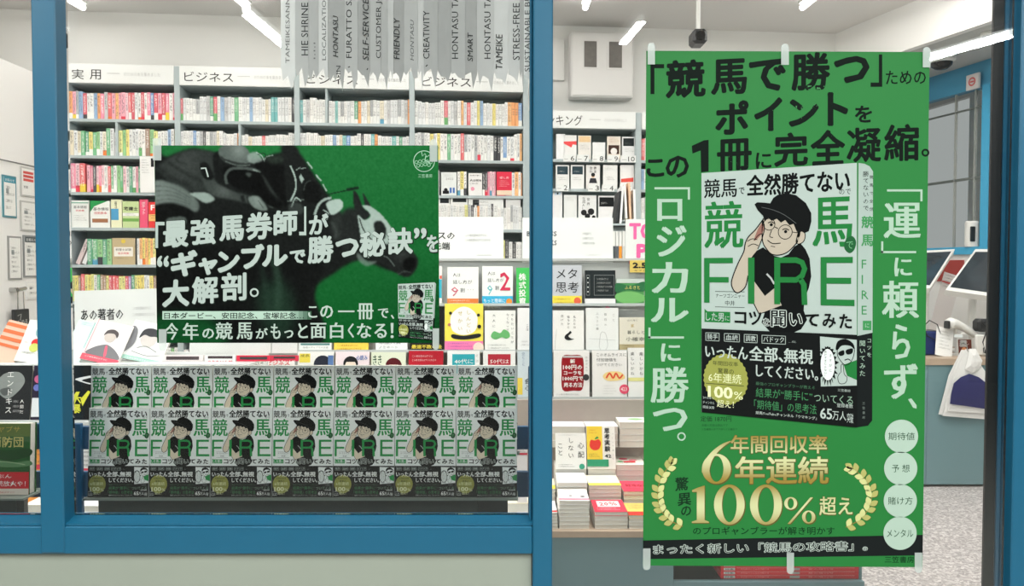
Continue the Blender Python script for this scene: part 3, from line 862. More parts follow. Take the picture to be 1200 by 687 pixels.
def wallbook(label, x0, x1, y0, zb, cover, ops, grp, off=0.0, thick=.018, roll=0.0):
    A, B = px_on(x0, 200, off), px_on(x1, 200, off)
    w = (B-A).length; mid = (A+B)/2
    zt = zat((x0+x1)/2, y0, off)
    return facebook(label, w, zt - zb, (mid.x, mid.y, zb + .0003), ANG, 0.0, roll, cover, ops, thick, grp)
def wb(lab, x0, x1, y0, k, cover, ops, Z=ZL, off=-.02):
    return wallbook(lab, x0, x1, y0, Z[k], cover, ops, 'covers facing out on the back wall shelves', off)
K, Wt, R_, G_, Gr = (40, 40, 42), (245, 245, 242), (214, 50, 60), (52, 150, 84), (150, 152, 150)
wb('white exam book with small red lettering, left end of the fourth shelf of the far left bookcase', 83, 103, 235, 3, (238, 240, 236),
   [('t', '基本情報', .12, .32, .9, .5, K), ('t', '技術者', .25, .56, .75, .68, R_), ('r', 0, .1, 1, .18, (150, 190, 170)), ('n', .1, .9, .9, 1.3, 3, Gr)])
wb('green-cornered white exam book with red lettering on the fourth shelf of the far left bookcase', 105, 128, 235.5, 3, (238, 240, 236),
   [('q', [(0, 0), (.9, 0), (.2, .3), (0, .6)], G_), ('t', '基本情報', .15, .35, .95, .52, K), ('t', '技術教本', .2, .58, .85, .72, R_), ('r', .1, .95, .9, 1.15, (170, 120, 90))])
wb('thick white and blue book beside the green-cornered one on the fourth shelf of the far left bookcase', 129.5, 142, 234, 3, (236, 236, 200), [('r', 0, .9, .7, 2.0, (90, 160, 200)), ('v', '合格のコツ', .45, .2, .9, .25, K)])
wb('pale green licence exam book with big black letters on the fourth shelf of the far left bookcase', 143, 162, 236, 3, (198, 216, 160),
   [('t', '宅建士', .08, .35, .95, .6, K, .03), ('r', 0, .75, 1, .95, (240, 240, 236)), ('n', .1, .78, .9, .95, 2, K), ('r', 0, 1.1, 1, 1.3, (120, 170, 90))])
wb('thick pink book with white lettering on the fourth shelf of the far left bookcase', 163, 172.5, 234, 3, (232, 96, 126), [('v', 'ポケット', .5, .3, 1.9, .5, Wt)])
wb('red and orange book marked F on the fourth shelf of the far left bookcase', 173.5, 190, 237, 3, (226, 70, 70), [('t', 'FP', .15, .2, .8, .6, Wt, .03), ('r', 0, .9, 1, 1.4, (244, 190, 120)), ('n', .1, .95, .9, 1.3, 2, K)])
wb('beige cover with a white title box on the fifth shelf of the far left bookcase', 130, 156.5, 279, 4, (196, 178, 142),
   [('d', .5, .15, .1, (226, 200, 90)), ('r', .08, .42, .92, .85, (240, 236, 226)), ('t', '税理士試験', .15, .48, .85, .6, K), ('t', '過去問集', .25, .66, .75, .76, R_), ('n', .1, .92, .9, 1.0, 1, K)])
for i, (x, c_, r_, nm) in enumerate(((85, (214, 196, 196), .40, 'grey-pink'), (92.5, (236, 236, 236), .40, 'white'))):
    A = px_on(x)
    p = into(0, .02, ZL[4] + .0122, A)
    o = bpy.data.objects.new('book', UB); COL.objects.link(o)
    o.location = p; o.rotation_euler = (0, r_, ANG); o.scale = (.03, .14, .195); o.color = lin(c_)
    tag(o, nm + ' book leaning to the right on the fifth shelf of the far left bookcase', 'book', 'books on the fifth shelf of the far left bookcase')
# white board notes standing on the shelves (row two and three, at the right end of the first bookcase)
wb('white cover with a tiny black label, standing tall at the right end of the third shelf of the far left bookcase', 164, 182, 183.5, 2, (240, 240, 238), [('r', .72, .12, .92, .7, K), ('n', .08, .2, .6, 1.2, 6, Gr)], off=.003)
# fourth bookcase third shelf
wb('white year-book cover with a black portrait and blue bars, third shelf of the fourth bookcase', 517, 535, 202, 2, (232, 236, 234),
   [('t', '2022', .3, .35, .8, .5, Gr), ('n', .15, .15, .85, .3, 2, Gr), ('r', .55, 1.0, .68, 1.35, (80, 120, 190)), ('r', .75, 1.0, .88, 1.35, (80, 120, 190)), ('d', .3, 1.15, .12, K), ('r', .1, 1.2, .5, 1.4, K)])
wb('white cover with black title words, third shelf of the fourth bookcase', 549, 565, 203, 2, (240, 238, 236), [('t', '仕事が速い', .1, .12, .9, .22, K), ('t', '人は何を', .1, .45, .95, .62, K, .03), ('t', 'しないか', .1, .7, .7, .82, K), ('d', .3, 1.15, .14, (236, 160, 180))])
wb('bright red cover with white lettering, third shelf of the fourth bookcase', 582, 600, 201.5, 2, (222, 62, 84), [('t', '話し方', .2, .3, .8, .45, Wt), ('n', .15, .55, .85, 1.0, 4, (250, 210, 214)), ('r', 0, 1.2, 1, 1.5, (238, 214, 190))])
wb('pink and red cover at the right end of the third shelf of the fourth bookcase', 616.8, 623, 190, 2, (214, 40, 80), [('r', 0, .8, 1, 1.6, (240, 240, 240))], off=-.03)
# what stands above the sign boards on the fourth shelf
for i, (x0, x1, tp, lb) in enumerate(((514, 527, 231, 'left'), (528, 548, 231, 'middle'), (549, 590, 231, 'widest'))):
    wb('white card with a dark block, %s of three above the sign by the mullion' % lb, x0, x1, tp, 3, (238, 239, 237),
       [('r', .12, .08, .92 if i < 2 else .3, .55 if i == 0 else .3, (44, 48, 50)), ('n', .15, .7 if i < 2 else .12, .7, .95 if i < 2 else .3, 2, Gr)])
wb('pale grey magazine with a black edge right of the display sign, fourth shelf of the fourth bookcase', 591.5, 610, 229, 3, (222, 222, 220), [('r', 0, 0, .06, 1.6, K), ('n', .15, .1, .6, .3, 2, Gr)])
# ranking shelves
rk = [(0, 652, 662, 157, (246, 246, 246), [], 'blank white stand-in card'),
      (0, 660.5, 675.5, 158.5, (240, 240, 238), [('q', [(0, .5), (1, .45), (1, .75), (.7, .7), (.6, .95), (0, .65)], (240, 90, 90))], 'white cover with a red brush band'),
      (0, 677.5, 692.5, 159, (240, 236, 230), [('r', .05, .05, .95, .5, (238, 206, 160)), ('n', .1, .7, .9, 1.1, 3, Gr)], 'cover with a peach top'),
      (0, 694.5, 709, 167, (240, 241, 240), [], 'low blank white cover'),
      (0, 711.5, 727, 160, (236, 226, 214), [('n', .1, .1, .9, .5, 4, (190, 140, 90)), ('r', .1, .65, .9, 1.3, (70, 50, 44)), ('d', .5, 1.1, .25, (236, 232, 228))], 'cream cover with a dark photograph'),
      (0, 729, 744, 160.5, (238, 238, 238), [('r', .08, .1, .92, .7, (40, 46, 48)), ('n', .18, .45, .8, .6, 2, Gr), ('n', .1, .85, .9, 1.2, 3, Gr)], 'white cover with a black square'),
      (1, 651.5, 667, 193.5, (240, 240, 238), [('r', .1, .1, .9, .7, (54, 72, 80)), ('n', .2, .45, .8, .55, 1, Wt), ('n', .15, .9, .85, 1.2, 2, Gr)], 'white cover with a slate square, left one of the pair'),
      (1, 669, 684.5, 193.5, (240, 240, 238), [('r', .1, .1, .9, .7, (54, 72, 80)), ('n', .2, .45, .8, .55, 1, Wt), ('n', .15, .9, .85, 1.2, 2, Gr)], 'white cover with a slate square, right one of the pair'),
      (1, 687, 703, 193.5, (240, 238, 236), [('v', '金利', .35, .1, .6, .22, K), ('v', '教室', .65, .1, .6, .22, K), ('d', .5, .8, .13, (226, 190, 160)), ('d', .5, .7, .14, K), ('q', [(.3, .95), (.7, .95), (.8, 1.3), (.2, 1.3)], (60, 60, 66))], 'white cover with a man in a suit'),
      (1, 707, 723.5, 193.5, (242, 242, 240), [('n', .1, .2, .9, .4, 2, Gr), ('n', .2, .8, .8, 1.1, 3, K)], 'plain white cover with faint lines'),
      (1, 727, 743, 193.5, (242, 240, 238), [('q', [(.05, 1.0), (.95, .9), (.95, 1.2), (.05, 1.25)], (232, 90, 80))], 'white cover with a low red band'),
      (2, 648, 659, 223, (240, 240, 240), [('r', .2, .2, .8, .5, (200, 220, 236)), ('d', .5, .35, .1, K)], 'white cover with a blue patch'),
      (2, 661, 676, 228.5, (238, 240, 238), [('n', .1, .2, .8, .5, 3, Gr)], 'plain pale cover'),
      (2, 678, 699, 229, (238, 239, 238), [('v', '生成AI', .3, .1, .8, .18, K), ('v', '世界', .55, .1, .6, .18, K), ('d', .3, .95, .16, K), ('d', .7, .9, .18, K), ('d', .5, 1.15, .15, K), ('d', .85, 1.2, .1, K)], 'white cover with a crowd of black figures'),
      (2, 701.5, 720, 229.5, (240, 240, 240), [('r', .05, .1, .98, .68, (28, 30, 32)), ('n', .15, .4, .6, .55, 2, Wt)], 'white cover with a wide black block')]
for (k, x0, x1, tp, cv, ops, nm) in rk:
    wb(nm + ' on the %s row of the ranking shelves' % ('top', 'second', 'third')[k], x0, x1, tp, k, cv, ops, Z=RB, off=-.03)
tagw = (('6', 0, 666, 672), ('7', 0, 682, 688), ('8', 0, 700, 706), ('9', 0, 717.5, 723), ('10', 0, 733, 743), ('2', 1, 658, 664), ('3', 1, 695, 701), ('4', 1, 711.5, 718), ('5', 1, 732.5, 738.5))
for (s, k, x0, x1) in tagw:
    zt = zat(700, (181, 215)[k]) ; A, B = px_on(x0 - 6, 200, .003), px_on(x1 + 2, 200, .003)
    t = thing('number_card', 'number card reading %s, %s' % (s, {'6': 'under the red brush cover', '7': 'under the peach-topped cover', '8': 'under the low blank cover', '9': 'under the dark photograph', '10': 'right end of the top row', '2': 'between the two slate-square covers', '3': 'under the man in a suit', '4': 'under the plain white cover', '5': 'right end of the second row'}[s]), 'card', (A.x, A.y, RB[k] - .02), (0, 0, ANG), 'number cards of the ranking shelves')
    w = (B-A).length; h = .055
    b = MB(); b.box(0, -.002, 0, w, 0, h); b.build('card', WHITE, t)
    c = Canvas(lambda u, v: Vector((u*w, -.0025, h*(1-v))), (0, -1, 0), .0003)
    c.text(s, .62 if s != '10' else .5, .18, .92, .86, (60, 60, 60), 1); c.rect(.08, .6, .4, .66, Gr, 1); c.build('print', t)
# electrical cabinet above the ranking shelves, and the panel edge left of it
Pc = P_BW + NW*.002
def bw(px, py, off=0.0): return hit(px, py, P_BW + NW*off, NW)
A, B = bw(666, 80), bw(738, 80); zt, zb = bw(700, 43).z, bw(700, 118).z; W_ = (B-A).length
t = thing('meter_cabinet', 'white wall cabinet with two dark inspection windows above the ranking shelves', 'cabinet', (A.x, A.y, zb), (0, 0, ANG))
b = MB(); b.box(0, -.12, 0, W_, -.002, zt-zb, bev=.006); b.build('cabinet_body', mat('cabinet_white', (228, 226, 224), 0.45, noise=0.01), t, fix=True)
b = MB(); b.box(.012, -.128, .012, W_-.012, -.121, zt-zb-.02, bev=.002); d_ = b.build('cabinet_door', mat('cabinet_white', 0), t, fix=True)
for (x0, x1) in ((681, 695.5), (709.5, 724.5)):
    u0, u1 = (bw(x0, 80)-bw(666, 80)).length, (bw(x1, 80)-bw(666, 80)).length; v0, v1 = bw(700, 84).z - zb, bw(700, 54).z - zb
    b = MB(); b.box(u0, -.1295, v0, u1, -.1281, v1); b.build('inspection_window', mat('meter_window', (112, 108, 104), 0.3, noise=0.35, nscale=24), d_)
    b = MB(); b.box(u0-.012, -.133, v0-.012, u0, -.1282, v1+.012); b.box(u1, -.133, v0-.012, u1+.012, -.1282, v1+.012); b.box(u0, -.133, v0-.012, u1, -.1282, v0); b.box(u0, -.133, v1, u1, -.1282, v1+.012)
    b.build('window_frame', mat('cabinet_white', 0), d_)
A, B = bw(640, 80), bw(661, 80)
b = MB(); b.box(0, -.03, 0, (B-A).length, -.002, bw(650, 47).z - bw(650, 95).z, bev=.004)
tag(b.build('access_panel', mat('cabinet_white', 0), None, (A.x, A.y, bw(650, 95).z), ANG, fix=True), 'flat white access panel left of the meter cabinet, beside the mullion', 'panel')
# cameras on the ceiling
def camera_bracket(px, py, d, lab):
    p = at(px, py, d); zt = ZC if px < 1000 else ZB
    t = thing('security_camera', lab, 'camera', p)
    b = MB(); b.lathe((0, 0, 0), [(0, zt-p.z-.001), (.05, zt-p.z-.001), (.05, zt-p.z-.02), (.016, zt-p.z-.022), (.014, .05), (0, .05)], 14); b.build('mount', WHPLASTIC, t, fix=True)
    b = MB(); b.box(-.05, -.07, -.05, .05, .08, .05, bev=.02); b.build('camera_body', DKPLASTIC, t, fix=True)
    b = MB(); b.lathe((0, -.071, 0), [(0, -.012), (.03, -.012), (.036, 0)], 14, axis='y'); b.build('lens', mat('lens_black', (12, 12, 14), .1), t, fix=True)
camera_bracket(818, 45, 5.3, 'dark box camera hanging from the ceiling on a white stem above the tall poster')
def dome(px, py, d, r, lab, z):
    p = at(px, py, d); p.z = z
    t = thing('dome_camera', lab, 'camera', p)
    b = MB(); b.lathe((0, 0, 0), [(0, -.001), (r, -.001), (r, -r*.35), (r*.8, -r*.5)], 20); b.build('housing', WHPLASTIC, t, fix=True)
    b = MB(); b.lathe((0, 0, -r*.42), [(r*.82, 0), (r*.75, -r*.3), (r*.45, -r*.55), (0, -r*.62)], 20); b.build('dome', mat('dome_black', (30, 30, 32), .12), t, smooth=True, fix=True)
dome(917, 27, 5.35, .11, 'white and black dome camera on the ceiling, right of the box camera', ZC)
dome(910, 0, 4.75, .085, 'dark dome camera at the top edge above the tall poster', ZC)
dome(1103, 76, 6.0, .10, 'dome camera under the lower grey ceiling, right of the tall poster', ZB)
dome(1158, 57, 5.4, .05, 'small black dome camera under the lower ceiling beside the black gasket', ZB)
# little exit-like sign on the blue beam
pS = rwall(1143, 96) + RN*.03
t = thing('wall_sign', 'small pale square sign on the blue beam at the far right', 'sign', pS)
b = MB(); b.slab([RD*-.06 + Vector((0, 0, -.06)), RD*.06 + Vector((0, 0, -.06)), RD*.06 + Vector((0, 0, .06)), RD*-.06 + Vector((0, 0, .06))], -RN*.02); b.build('plate', ink((226, 222, 220)), t, fix=True)
c = Canvas(lambda u, v: RD*(-u) + Vector((0, 0, -v)) + RN*.001, RN, .002); c.ring(0, 0, .035, .012, (214, 110, 110), 1); c.rect(-.02, -.006, .02, .006, (214, 110, 110), 1); c.build('print', t)

# ------------------------------------------------------------------ notices and lock on the left partition
def lw(px, py): return hit(px, py, Vector((XL, 0, 0)), Vector((1, 0, 0)))
def notice(lab, x0, x1, y0, y1, frame, head, lines, red=False):
    A, B = lw(x0, (y0+y1)/2), lw(x1, (y0+y1)/2)
    zt = lw((x0+x1)/2, y0).z; zb = lw((x0+x1)/2, y1).z; Wd = B.y - A.y; Hh = zt - zb
    t = thing('notice', lab, 'notice', (XL, A.y, zb), group='notices on the white partition')
    b = MB(); b.box(.0008, 0, 0, .008, Wd, Hh); b.build('frame', ink(frame), t)
    b = MB(); b.box(.0081, .012, .012, .0095, Wd-.012, Hh-.012); b.build('sheet', ink((232, 232, 228)), t)
    c = Canvas(lambda u, v: Vector((.0097, .012 + u*(Wd-.024), .012 + (1-v)*(Hh-.024))), (1, 0, 0), .0004)
    if head: c.rect(0, 0, 1, .14, head, 1); c.text('お知らせ', .1, .03, .9, .11, Wt, 2)
    if red:
        for i in range(3): c.rect(.08, .1+.14*i, .8, .2+.14*i, (206, 90, 84), 1)
        c.text('営業', .1, .65, .4, .75, K, 1)
    else:
        for i in range(lines):
            v = .22 + .7*i/lines
            c.text('ご案内いたします'[:4 + (i*3) % 5], .12, v, .55 + .3*((i*5) % 3)/2, v + .35/lines, (70, 72, 72), 1, res=1)
        c.rect(.15, .3, .4, .42, (150, 156, 156), 1)
    c.build('print', t)
notice('tall notice with a teal heading at the far left of the partition', 2, 18, 206, 255, (90, 140, 150), (64, 140, 158), 4)
notice('notice with three red bars on the partition beside the mullion', 23, 42, 196.5, 231, (190, 190, 186), None, 3, True)
notice('pale notice with a faint grid, under the one with red bars', 23, 42, 236, 271, (186, 186, 182), None, 5)
notice('tall framed notice with a black block above the door handle', 8.5, 24, 277, 328, (150, 150, 148), None, 6)
notice('framed notice with a dark heading, right of the tall framed one', 26.5, 44, 276, 325, (140, 142, 142), (84, 92, 94), 6)
notice('plain white sheet low beside the mullion', 30, 44, 330, 351, (224, 224, 222), None, 2)
pz = lw(12, 340)
t = thing('door_lock', 'steel lever latch with a black tag hanging on the white partition', 'latch', pz)
b = MB(); b.tube([(0, 0, 0), (.05, 0, 0)], .017, 12); b.tube([(.05, 0, 0), (.055, .075, .01)], .013, 10); b.build('lever', STEEL, t)
b = MB(); b.tube([(.05, .0, -.01), (.052, -.005, -.13)], .004, 6); b.tube([(.05, .06, -.01), (.052, .06, -.13)], .004, 6); b.build('shackle', STEEL, t)
b = MB(); b.box(.035, -.05, -.26, .06, .105, -.13, bev=.004); tg = b.build('black_tag', DKPLASTIC, t, fix=True)
c = Canvas(lambda u, v: Vector((.0604, u*.13-.035, -.14-v*.11)), (1, 0, 0), .0003); c.line([(.1, .3), (.4, .2), (.3, .6)], .04, (210, 210, 205), 1); c.text('しめる', .15, .55, .9, .85, (210, 210, 205), 1); c.build('tag_print', tg)
b = MB(); b.box(XL + .0005, 4.3, lw(10, 189).z - .004, XL + .004, 5.94, lw(10, 189).z + .004); struct(b.build('trim_2', ink((120, 120, 118))))

print('SPINES', NB)

# ================================================================== THE PROMOTED BOOK'S COVER (authored in the tall poster's pixels, as 127 x 188 units)
CW, CH = 184.0, 290.0
def draw_cover(cv, Q, s, z0=0, small=False, bright=False):
    """Q(u, v): u, v in 0..1 over the cover -> canvas coordinates. Everything inside is in 'cover pixels' 184 x 290."""
    sub = Canvas(None, (0, 0, 0), 0)
    dst = cv
    def PX(x, y):      # pixel of the poster picture -> cover pixels (takes out its perspective)
        t = (x-822)/184.0
        return ((x-822), (y - (203-12*t)) / (280+30*t) * CH)
    class C2(Canvas):
        def raw(self, vs, fs, m, z):
            q = [Q(x/CW, y/CH) for x, y in vs]
            dst.raw(q, fs, m, z0 + z)
    c = C2(None, (0, 0, 0), 0)
    P = lambda pts: [PX(x, y) for x, y in pts]
    W_, GR, BK = ((238, 244, 241), (44, 150, 80), (16, 18, 18)) if bright else ((174, 186, 180), (38, 116, 58), (18, 20, 20))
    SK, SK2 = ((226, 214, 192), (180, 130, 116)) if bright else ((182, 170, 154), (148, 104, 94))
    c.rect(0, 0, CW, CH, W_, 1)
    # title line
    o = .042
    c.text('競馬', 3, 8, 42, 31, BK, 2, off=.02); c.text('で', 44, 20, 51, 28, BK, 2, off=.02)
    c.text('全然勝てない', 53, 6, 176, 31, BK, 2, off=o); c.text('ので', 163, 28, 177, 34, BK, 2, off=.01)
    c.text('競', 3, 35, 50, 92, GR, 2, off=.018, minc=.5)
    c.text('馬', 131, 36, 179, 92, GR, 2, off=.022, minc=.5)
    c.poly(smooth([(171, 84), (178, 80), (183, 86), (181, 95), (175, 99), (169, 93)], 5), (38, 92, 54), 3); c.text('で', 171.5, 86, 179.5, 94, (110, 170, 124), 4)
    # the man: shirt, arms, face, cap
    c.poly(P([(880, 303), (887, 294), (895, 290), (900, 294), (908, 300), (916, 302), (925, 298), (932, 289), (939, 285), (945, 292), (950, 303), (952, 324), (949, 338), (944, 350), (943, 364), (947, 375), (940, 386), (922, 394), (905, 391), (893, 378), (897, 366), (917, 358), (908, 338), (897, 347), (884, 330)]), BK, 2)
    c.poly(P([(884.5, 330), (883, 354), (890, 368), (897, 366), (917, 358.5), (908.3, 338), (897, 347)]), SK, 3)
    c.line(P([(883, 354), (890, 368), (897, 366), (917, 358.5)]), 1.2, BK, 4)
    arm = P([(894.5, 257.7), (885.6, 269.5), (877.8, 277.3), (873.8, 285), (872, 295), (866, 307), (860.5, 320), (857.3, 331), (859, 338.5), (863, 343), (868, 342), (874.2, 335.6), (877, 323), (878, 312), (881, 302), (888.6, 292), (893.5, 280), (896.5, 267.5)])
    c.poly(arm, SK, 5, sm=3); c.line(arm[:13], 1.3, BK, 6, sm=3); c.line(arm[15:18] + [arm[0]], 1.1, BK, 6, sm=3)
    c.poly(P([(889, 268), (894, 262), (895.5, 270), (890, 278), (884, 282)]), SK2, 6, sm=3)
    for pts in (((876, 283), (882, 280), (888, 281)), ((877, 289), (883, 286), (889, 288)), ((884, 282), (889, 276), (893, 274))): c.line(P(pts), .9, BK, 7, sm=3)
    face = P([(895, 256), (893.6, 270), (894.5, 284), (899, 292), (905, 298), (914, 299), (923, 296), (930, 290), (936, 283), (939, 272), (936, 258), (915, 250)])
    c.poly(face, SK, 5, sm=3); c.line(face[:9], 1.2, BK, 6, sm=3)
    ear = P([(936, 274), (940, 271), (944.5, 274), (943.5, 282), (938, 286), (934, 284)])
    c.poly(ear, SK, 5, sm=3); c.line(ear + ear[:1], 1.0, BK, 6, sm=3)
    c.poly(P([(884.8, 239.5), (888, 237.2), (896.4, 237.6), (903.3, 238.4), (907, 232), (912, 228.6), (922, 226.2), (934, 229), (945.4, 238), (951.8, 249.8), (951.9, 260), (949, 271), (944.5, 273), (939.5, 270.5), (936.5, 275), (934, 270), (931, 262.5), (926, 264), (921, 258), (916, 261), (911, 256.5), (905, 259), (901, 255.5), (896.5, 260), (894.8, 253), (888.5, 246.5)]), BK, 7)
    c.line(P([(893, 243), (906, 246), (920, 252), (934, 262)]), .6, (90, 92, 92), 8, sm=3)
    c.ring(*PX(902, 263), 7.2, .8, BK, 8); c.ring(*PX(921, 272), 8.6, .8, BK, 8); c.line(P([(908.5, 266), (912.5, 268)]), .9, BK, 8); c.line(P([(929.5, 272), (936, 273)]), .8, BK, 8)
    for (x, y) in ((904.5, 263.5), (921.5, 271.5)):
        c.disc(*PX(x, y), 1.9, BK, 8, n=10); c.line(P([(x-4, y-2), (x, y-3.4), (x+4, y-1.5)]), 1.1, BK, 8, sm=3)
    c.line(P([(905, 270), (902.5, 277), (906.5, 278.5)]), .9, BK, 8, sm=3); c.line(P([(900, 281.5), (906, 285.5), (915.5, 285)]), 1.0, BK, 8, sm=3)
    c.line(P([(904, 288.5), (909, 289.5)]), .7, BK, 8)
    c.text('GAME', *(PX(900, 322)[0], PX(900, 322)[1], PX(908, 330)[0], PX(908, 330)[1]), (190, 190, 186), 8, sl=.9, res=1) if False else c.line(P([(899, 321), (904, 326), (908, 333)]), 2.2, (176, 178, 176), 8)
    # FIRE in outline-heavy capitals
    t = 6.4
    def bar(x0, y0, x1, y1): c.rect(x0, y0, x1, y1, GR, 9)
    y0, y1, ym = 103, 157, 126
    bar(3, y0, 3+t, y1); bar(3+t, y0, 37, y0+6.4); bar(3+t, ym, 32, ym+6.4)
    bar(55, y0, 62.5, y1)
    bar(86, y0, 93, y1)
    c.line([(93, y0+3.2), (112, y0+3.2), (119, y0+6), (122, y0+13), (119, y0+21), (112, y0+25.8), (93, y0+25.8)], 6.4, GR, 9)
    c.line([(116, y0+24), (121, y0+31), (122, y1)], 6.6, GR, 9)
    bar(141, y0, 141+t+.6, y1); bar(148, y0, 179, y0+6.6); bar(148, ym, 177, ym+6.6); bar(148, y1-6.8, 181, y1)
    # author, ribbon line
    c.rect(16, 143, 51, 143.7, (60, 70, 66), 2); c.rect(16, 161.5, 51, 162.2, (60, 70, 66), 2)
    c.text('ナーツゴンニャー', 17, 145.5, 51, 151, BK, 2, off=.01, res=1); c.text('中井', 28, 154, 39.5, 160, BK, 2, res=1)
    c.rect(3.5, 167.5, 34, 180.5, GR, 2); c.poly([(3.5, 164.5), (3.5, 167.5), (7, 167.5)], GR, 2); c.text('した男', 5, 169, 26.5, 179, W_, 3, off=.015); c.text('に', 28, 172.5, 33, 178, W_, 3)
    for (s_, xa, xb, ya, yb, f2) in (('コ', 39, 53, 167, 181, 0), ('ツ', 56, 71, 166, 182, 0), ('を', 73, 80, 174, 182, 1), ('聞', 82, 100, 164, 183, 1), ('い', 104, 119, 167, 181, 1), ('て', 121, 139, 167, 181, 0), ('み', 143, 159, 166, 182, 0), ('た', 163, 178, 166, 182, 0)):
        if f2: c.text(s_, xa-.8, ya-.8, xb+.8, yb+.8, (196, 204, 198), 10, off=.075); c.text(s_, xa, ya, xb, yb, BK, 11, off=.02)
        else: c.text(s_, xa, ya, xb, yb, BK, 10, off=.03)
    # wrap-around band
    yb_ = 188.5
    c.rect(0, yb_, CW, CH, (22, 24, 24), 12)
    for (s_, xa, xb) in (('騎手', 4.5, 21), ('血統', 26.5, 45), ('調教', 50, 66), ('パドック', 71, 99.5)):
        for q in ((xa, 193, xb, 193.7), (xa, 202.3, xb, 203), (xa, 193, xa+.7, 203), (xb-.7, 193, xb, 203)): c.rect(*q, (170, 180, 174), 13)
        c.text(s_, xa+2, 194.6, xb-2, 201.2, (196, 206, 200), 13, res=1)
    c.text('…etc.', 103, 198, 112, 200.5, (150, 158, 154), 13, res=1)
    WT = (240, 244, 240) if bright else (182, 192, 186)
    c.text('いったん', 4, 208, 55, 223, WT, 13, off=.012, minc=.35); c.text('全部、', 56, 206.5, 97, 224, WT, 13, off=.018, minc=.35); c.text('無視', 97, 207, 132, 224, WT, 13, off=.018, minc=.35)
    c.text('してください。', 64, 228, 138, 242, WT, 13, off=.012, minc=.35)
    n = 60
    c.poly([(28.5 + (26 + (.7 if k % 2 else -.5))*math.cos(2*math.pi*k/n), 248 + (30 + (.7 if k % 2 else -.5))*math.sin(2*math.pi*k/n)) for k in range(n)], (150, 152, 76), 13)
    c.text('年間回収率', 13, 226.5, 43, 232, (50, 54, 34), 14, off=.012); c.text('驚異の', 19, 235, 38, 241.5, (50, 54, 34), 14, off=.012)
    c.text('6年連続', 8, 241, 47, 252.5, (224, 226, 178), 14, off=.012); c.rect(5, 254, 50, 254.8, (70, 74, 44), 14)
    c.text('100', 7, 257, 37, 271, (228, 230, 184), 14, off=.02, minc=.5); c.text('%', 38, 261.5, 49, 271, (228, 230, 184), 14, off=.01); c.text('超え！', 18, 273, 38, 282, (228, 230, 184), 14, off=.012)
    c.text('2015年～', 1.5, 270, 15, 273.5, WT, 14, res=1); c.text('チャンネル', 1.5, 276, 15, 279.5, WT, 14, res=1); c.text('開設以降', 1.5, 281.5, 15, 285, WT, 14, res=1)
    DG = (66, 130, 84)
    c.text('最強のプロギャンブラーが教える', 64, 248, 134, 252, (70, 110, 82), 13, res=1)
    c.text('結果が“勝手に”', 64, 255, 131, 266, DG, 13, off=.01); c.text('ついてくる', 133, 256, 179, 266, (140, 170, 148), 13, off=.01)
    c.text('「期待値」の思考法', 62, 269, 136, 280, DG, 13, off=.01)
    c.text('競馬YouTubeチャンネル「ウマキング」', 64, 282.3, 136, 286, (196, 206, 198), 13, res=1)
    c.text('登録者数', 160, 265, 179, 269.5, WT, 13, res=1); c.text('突破', 172, 275, 179.5, 286, WT, 13, res=1)
    c.text('65', 140, 272, 154.5, 284, WT, 13, off=.01, minc=.3); c.text('万人', 154.5, 273.5, 171, 284, WT, 13, off=.01)
    c.text('三笠書房', 161, 249, 176, 252, (170, 180, 174), 13, res=1)
    # comic frame of the man in sunglasses
    c.poly([(140, 192), (183.5, 194), (183.5, 244), (141, 248)], W_, 13)
    c.poly([(168, 222), (183.5, 216), (183.5, 238), (172, 234)], GR, 14)
    c.poly([(158.5, 205), (161, 196.5), (170, 193.5), (179, 198), (181, 205), (176, 201), (166, 201), (161, 206)], BK, 15, sm=3)
    c.poly([(160.5, 204), (165, 200.5), (175, 201), (180, 206), (179, 214), (174, 221), (168, 221.5), (162, 215)], W_, 14, sm=3)
    c.line([(160.5, 204), (161, 213), (168, 221.5), (174, 221), (179, 214), (181, 205)], .8, BK, 15, sm=3)
    c.poly([(161.5, 209), (168, 206), (168.5, 211), (163.5, 212.5)], BK, 16, sm=3); c.poly([(170.5, 206), (178.5, 203.5), (178, 209), (172, 210.5)], BK, 16, sm=3)
    c.line([(169, 217), (173, 215.5), (176, 217)], 1.1, BK, 16, sm=3)
    c.poly([(165, 222), (167.5, 222), (168.5, 232), (172, 236), (170, 242), (163, 243), (161, 236), (164, 231)], W_, 15, sm=3); c.line([(165, 231), (165, 222.5), (167.5, 222.5), (168.5, 232), (172, 236), (170, 242), (163, 243), (161, 236), (164, 231)], .7, BK, 16, sm=3)
    n = 44; cx, cy = 149, 223
    c.poly([(cx + (13.2 if k % 2 else 9)*math.cos(2*math.pi*k/n)*(.95 + .1*math.sin(k*5)), cy + (24 if k % 2 else 19)*math.sin(2*math.pi*k/n)*(.95 + .08*math.sin(k*3))) for k in range(n)], BK, 17)
    c.disc(cx, cy, 8.4, (226, 232, 228), 18, ry=17.5)
    c.vtext('さすがに', 152.2, 210, 232, 3.6, BK, 19, res=1); c.vtext('負けすぎじゃない？！', 146.3, 207, 241, 3.2, BK, 19, res=1)

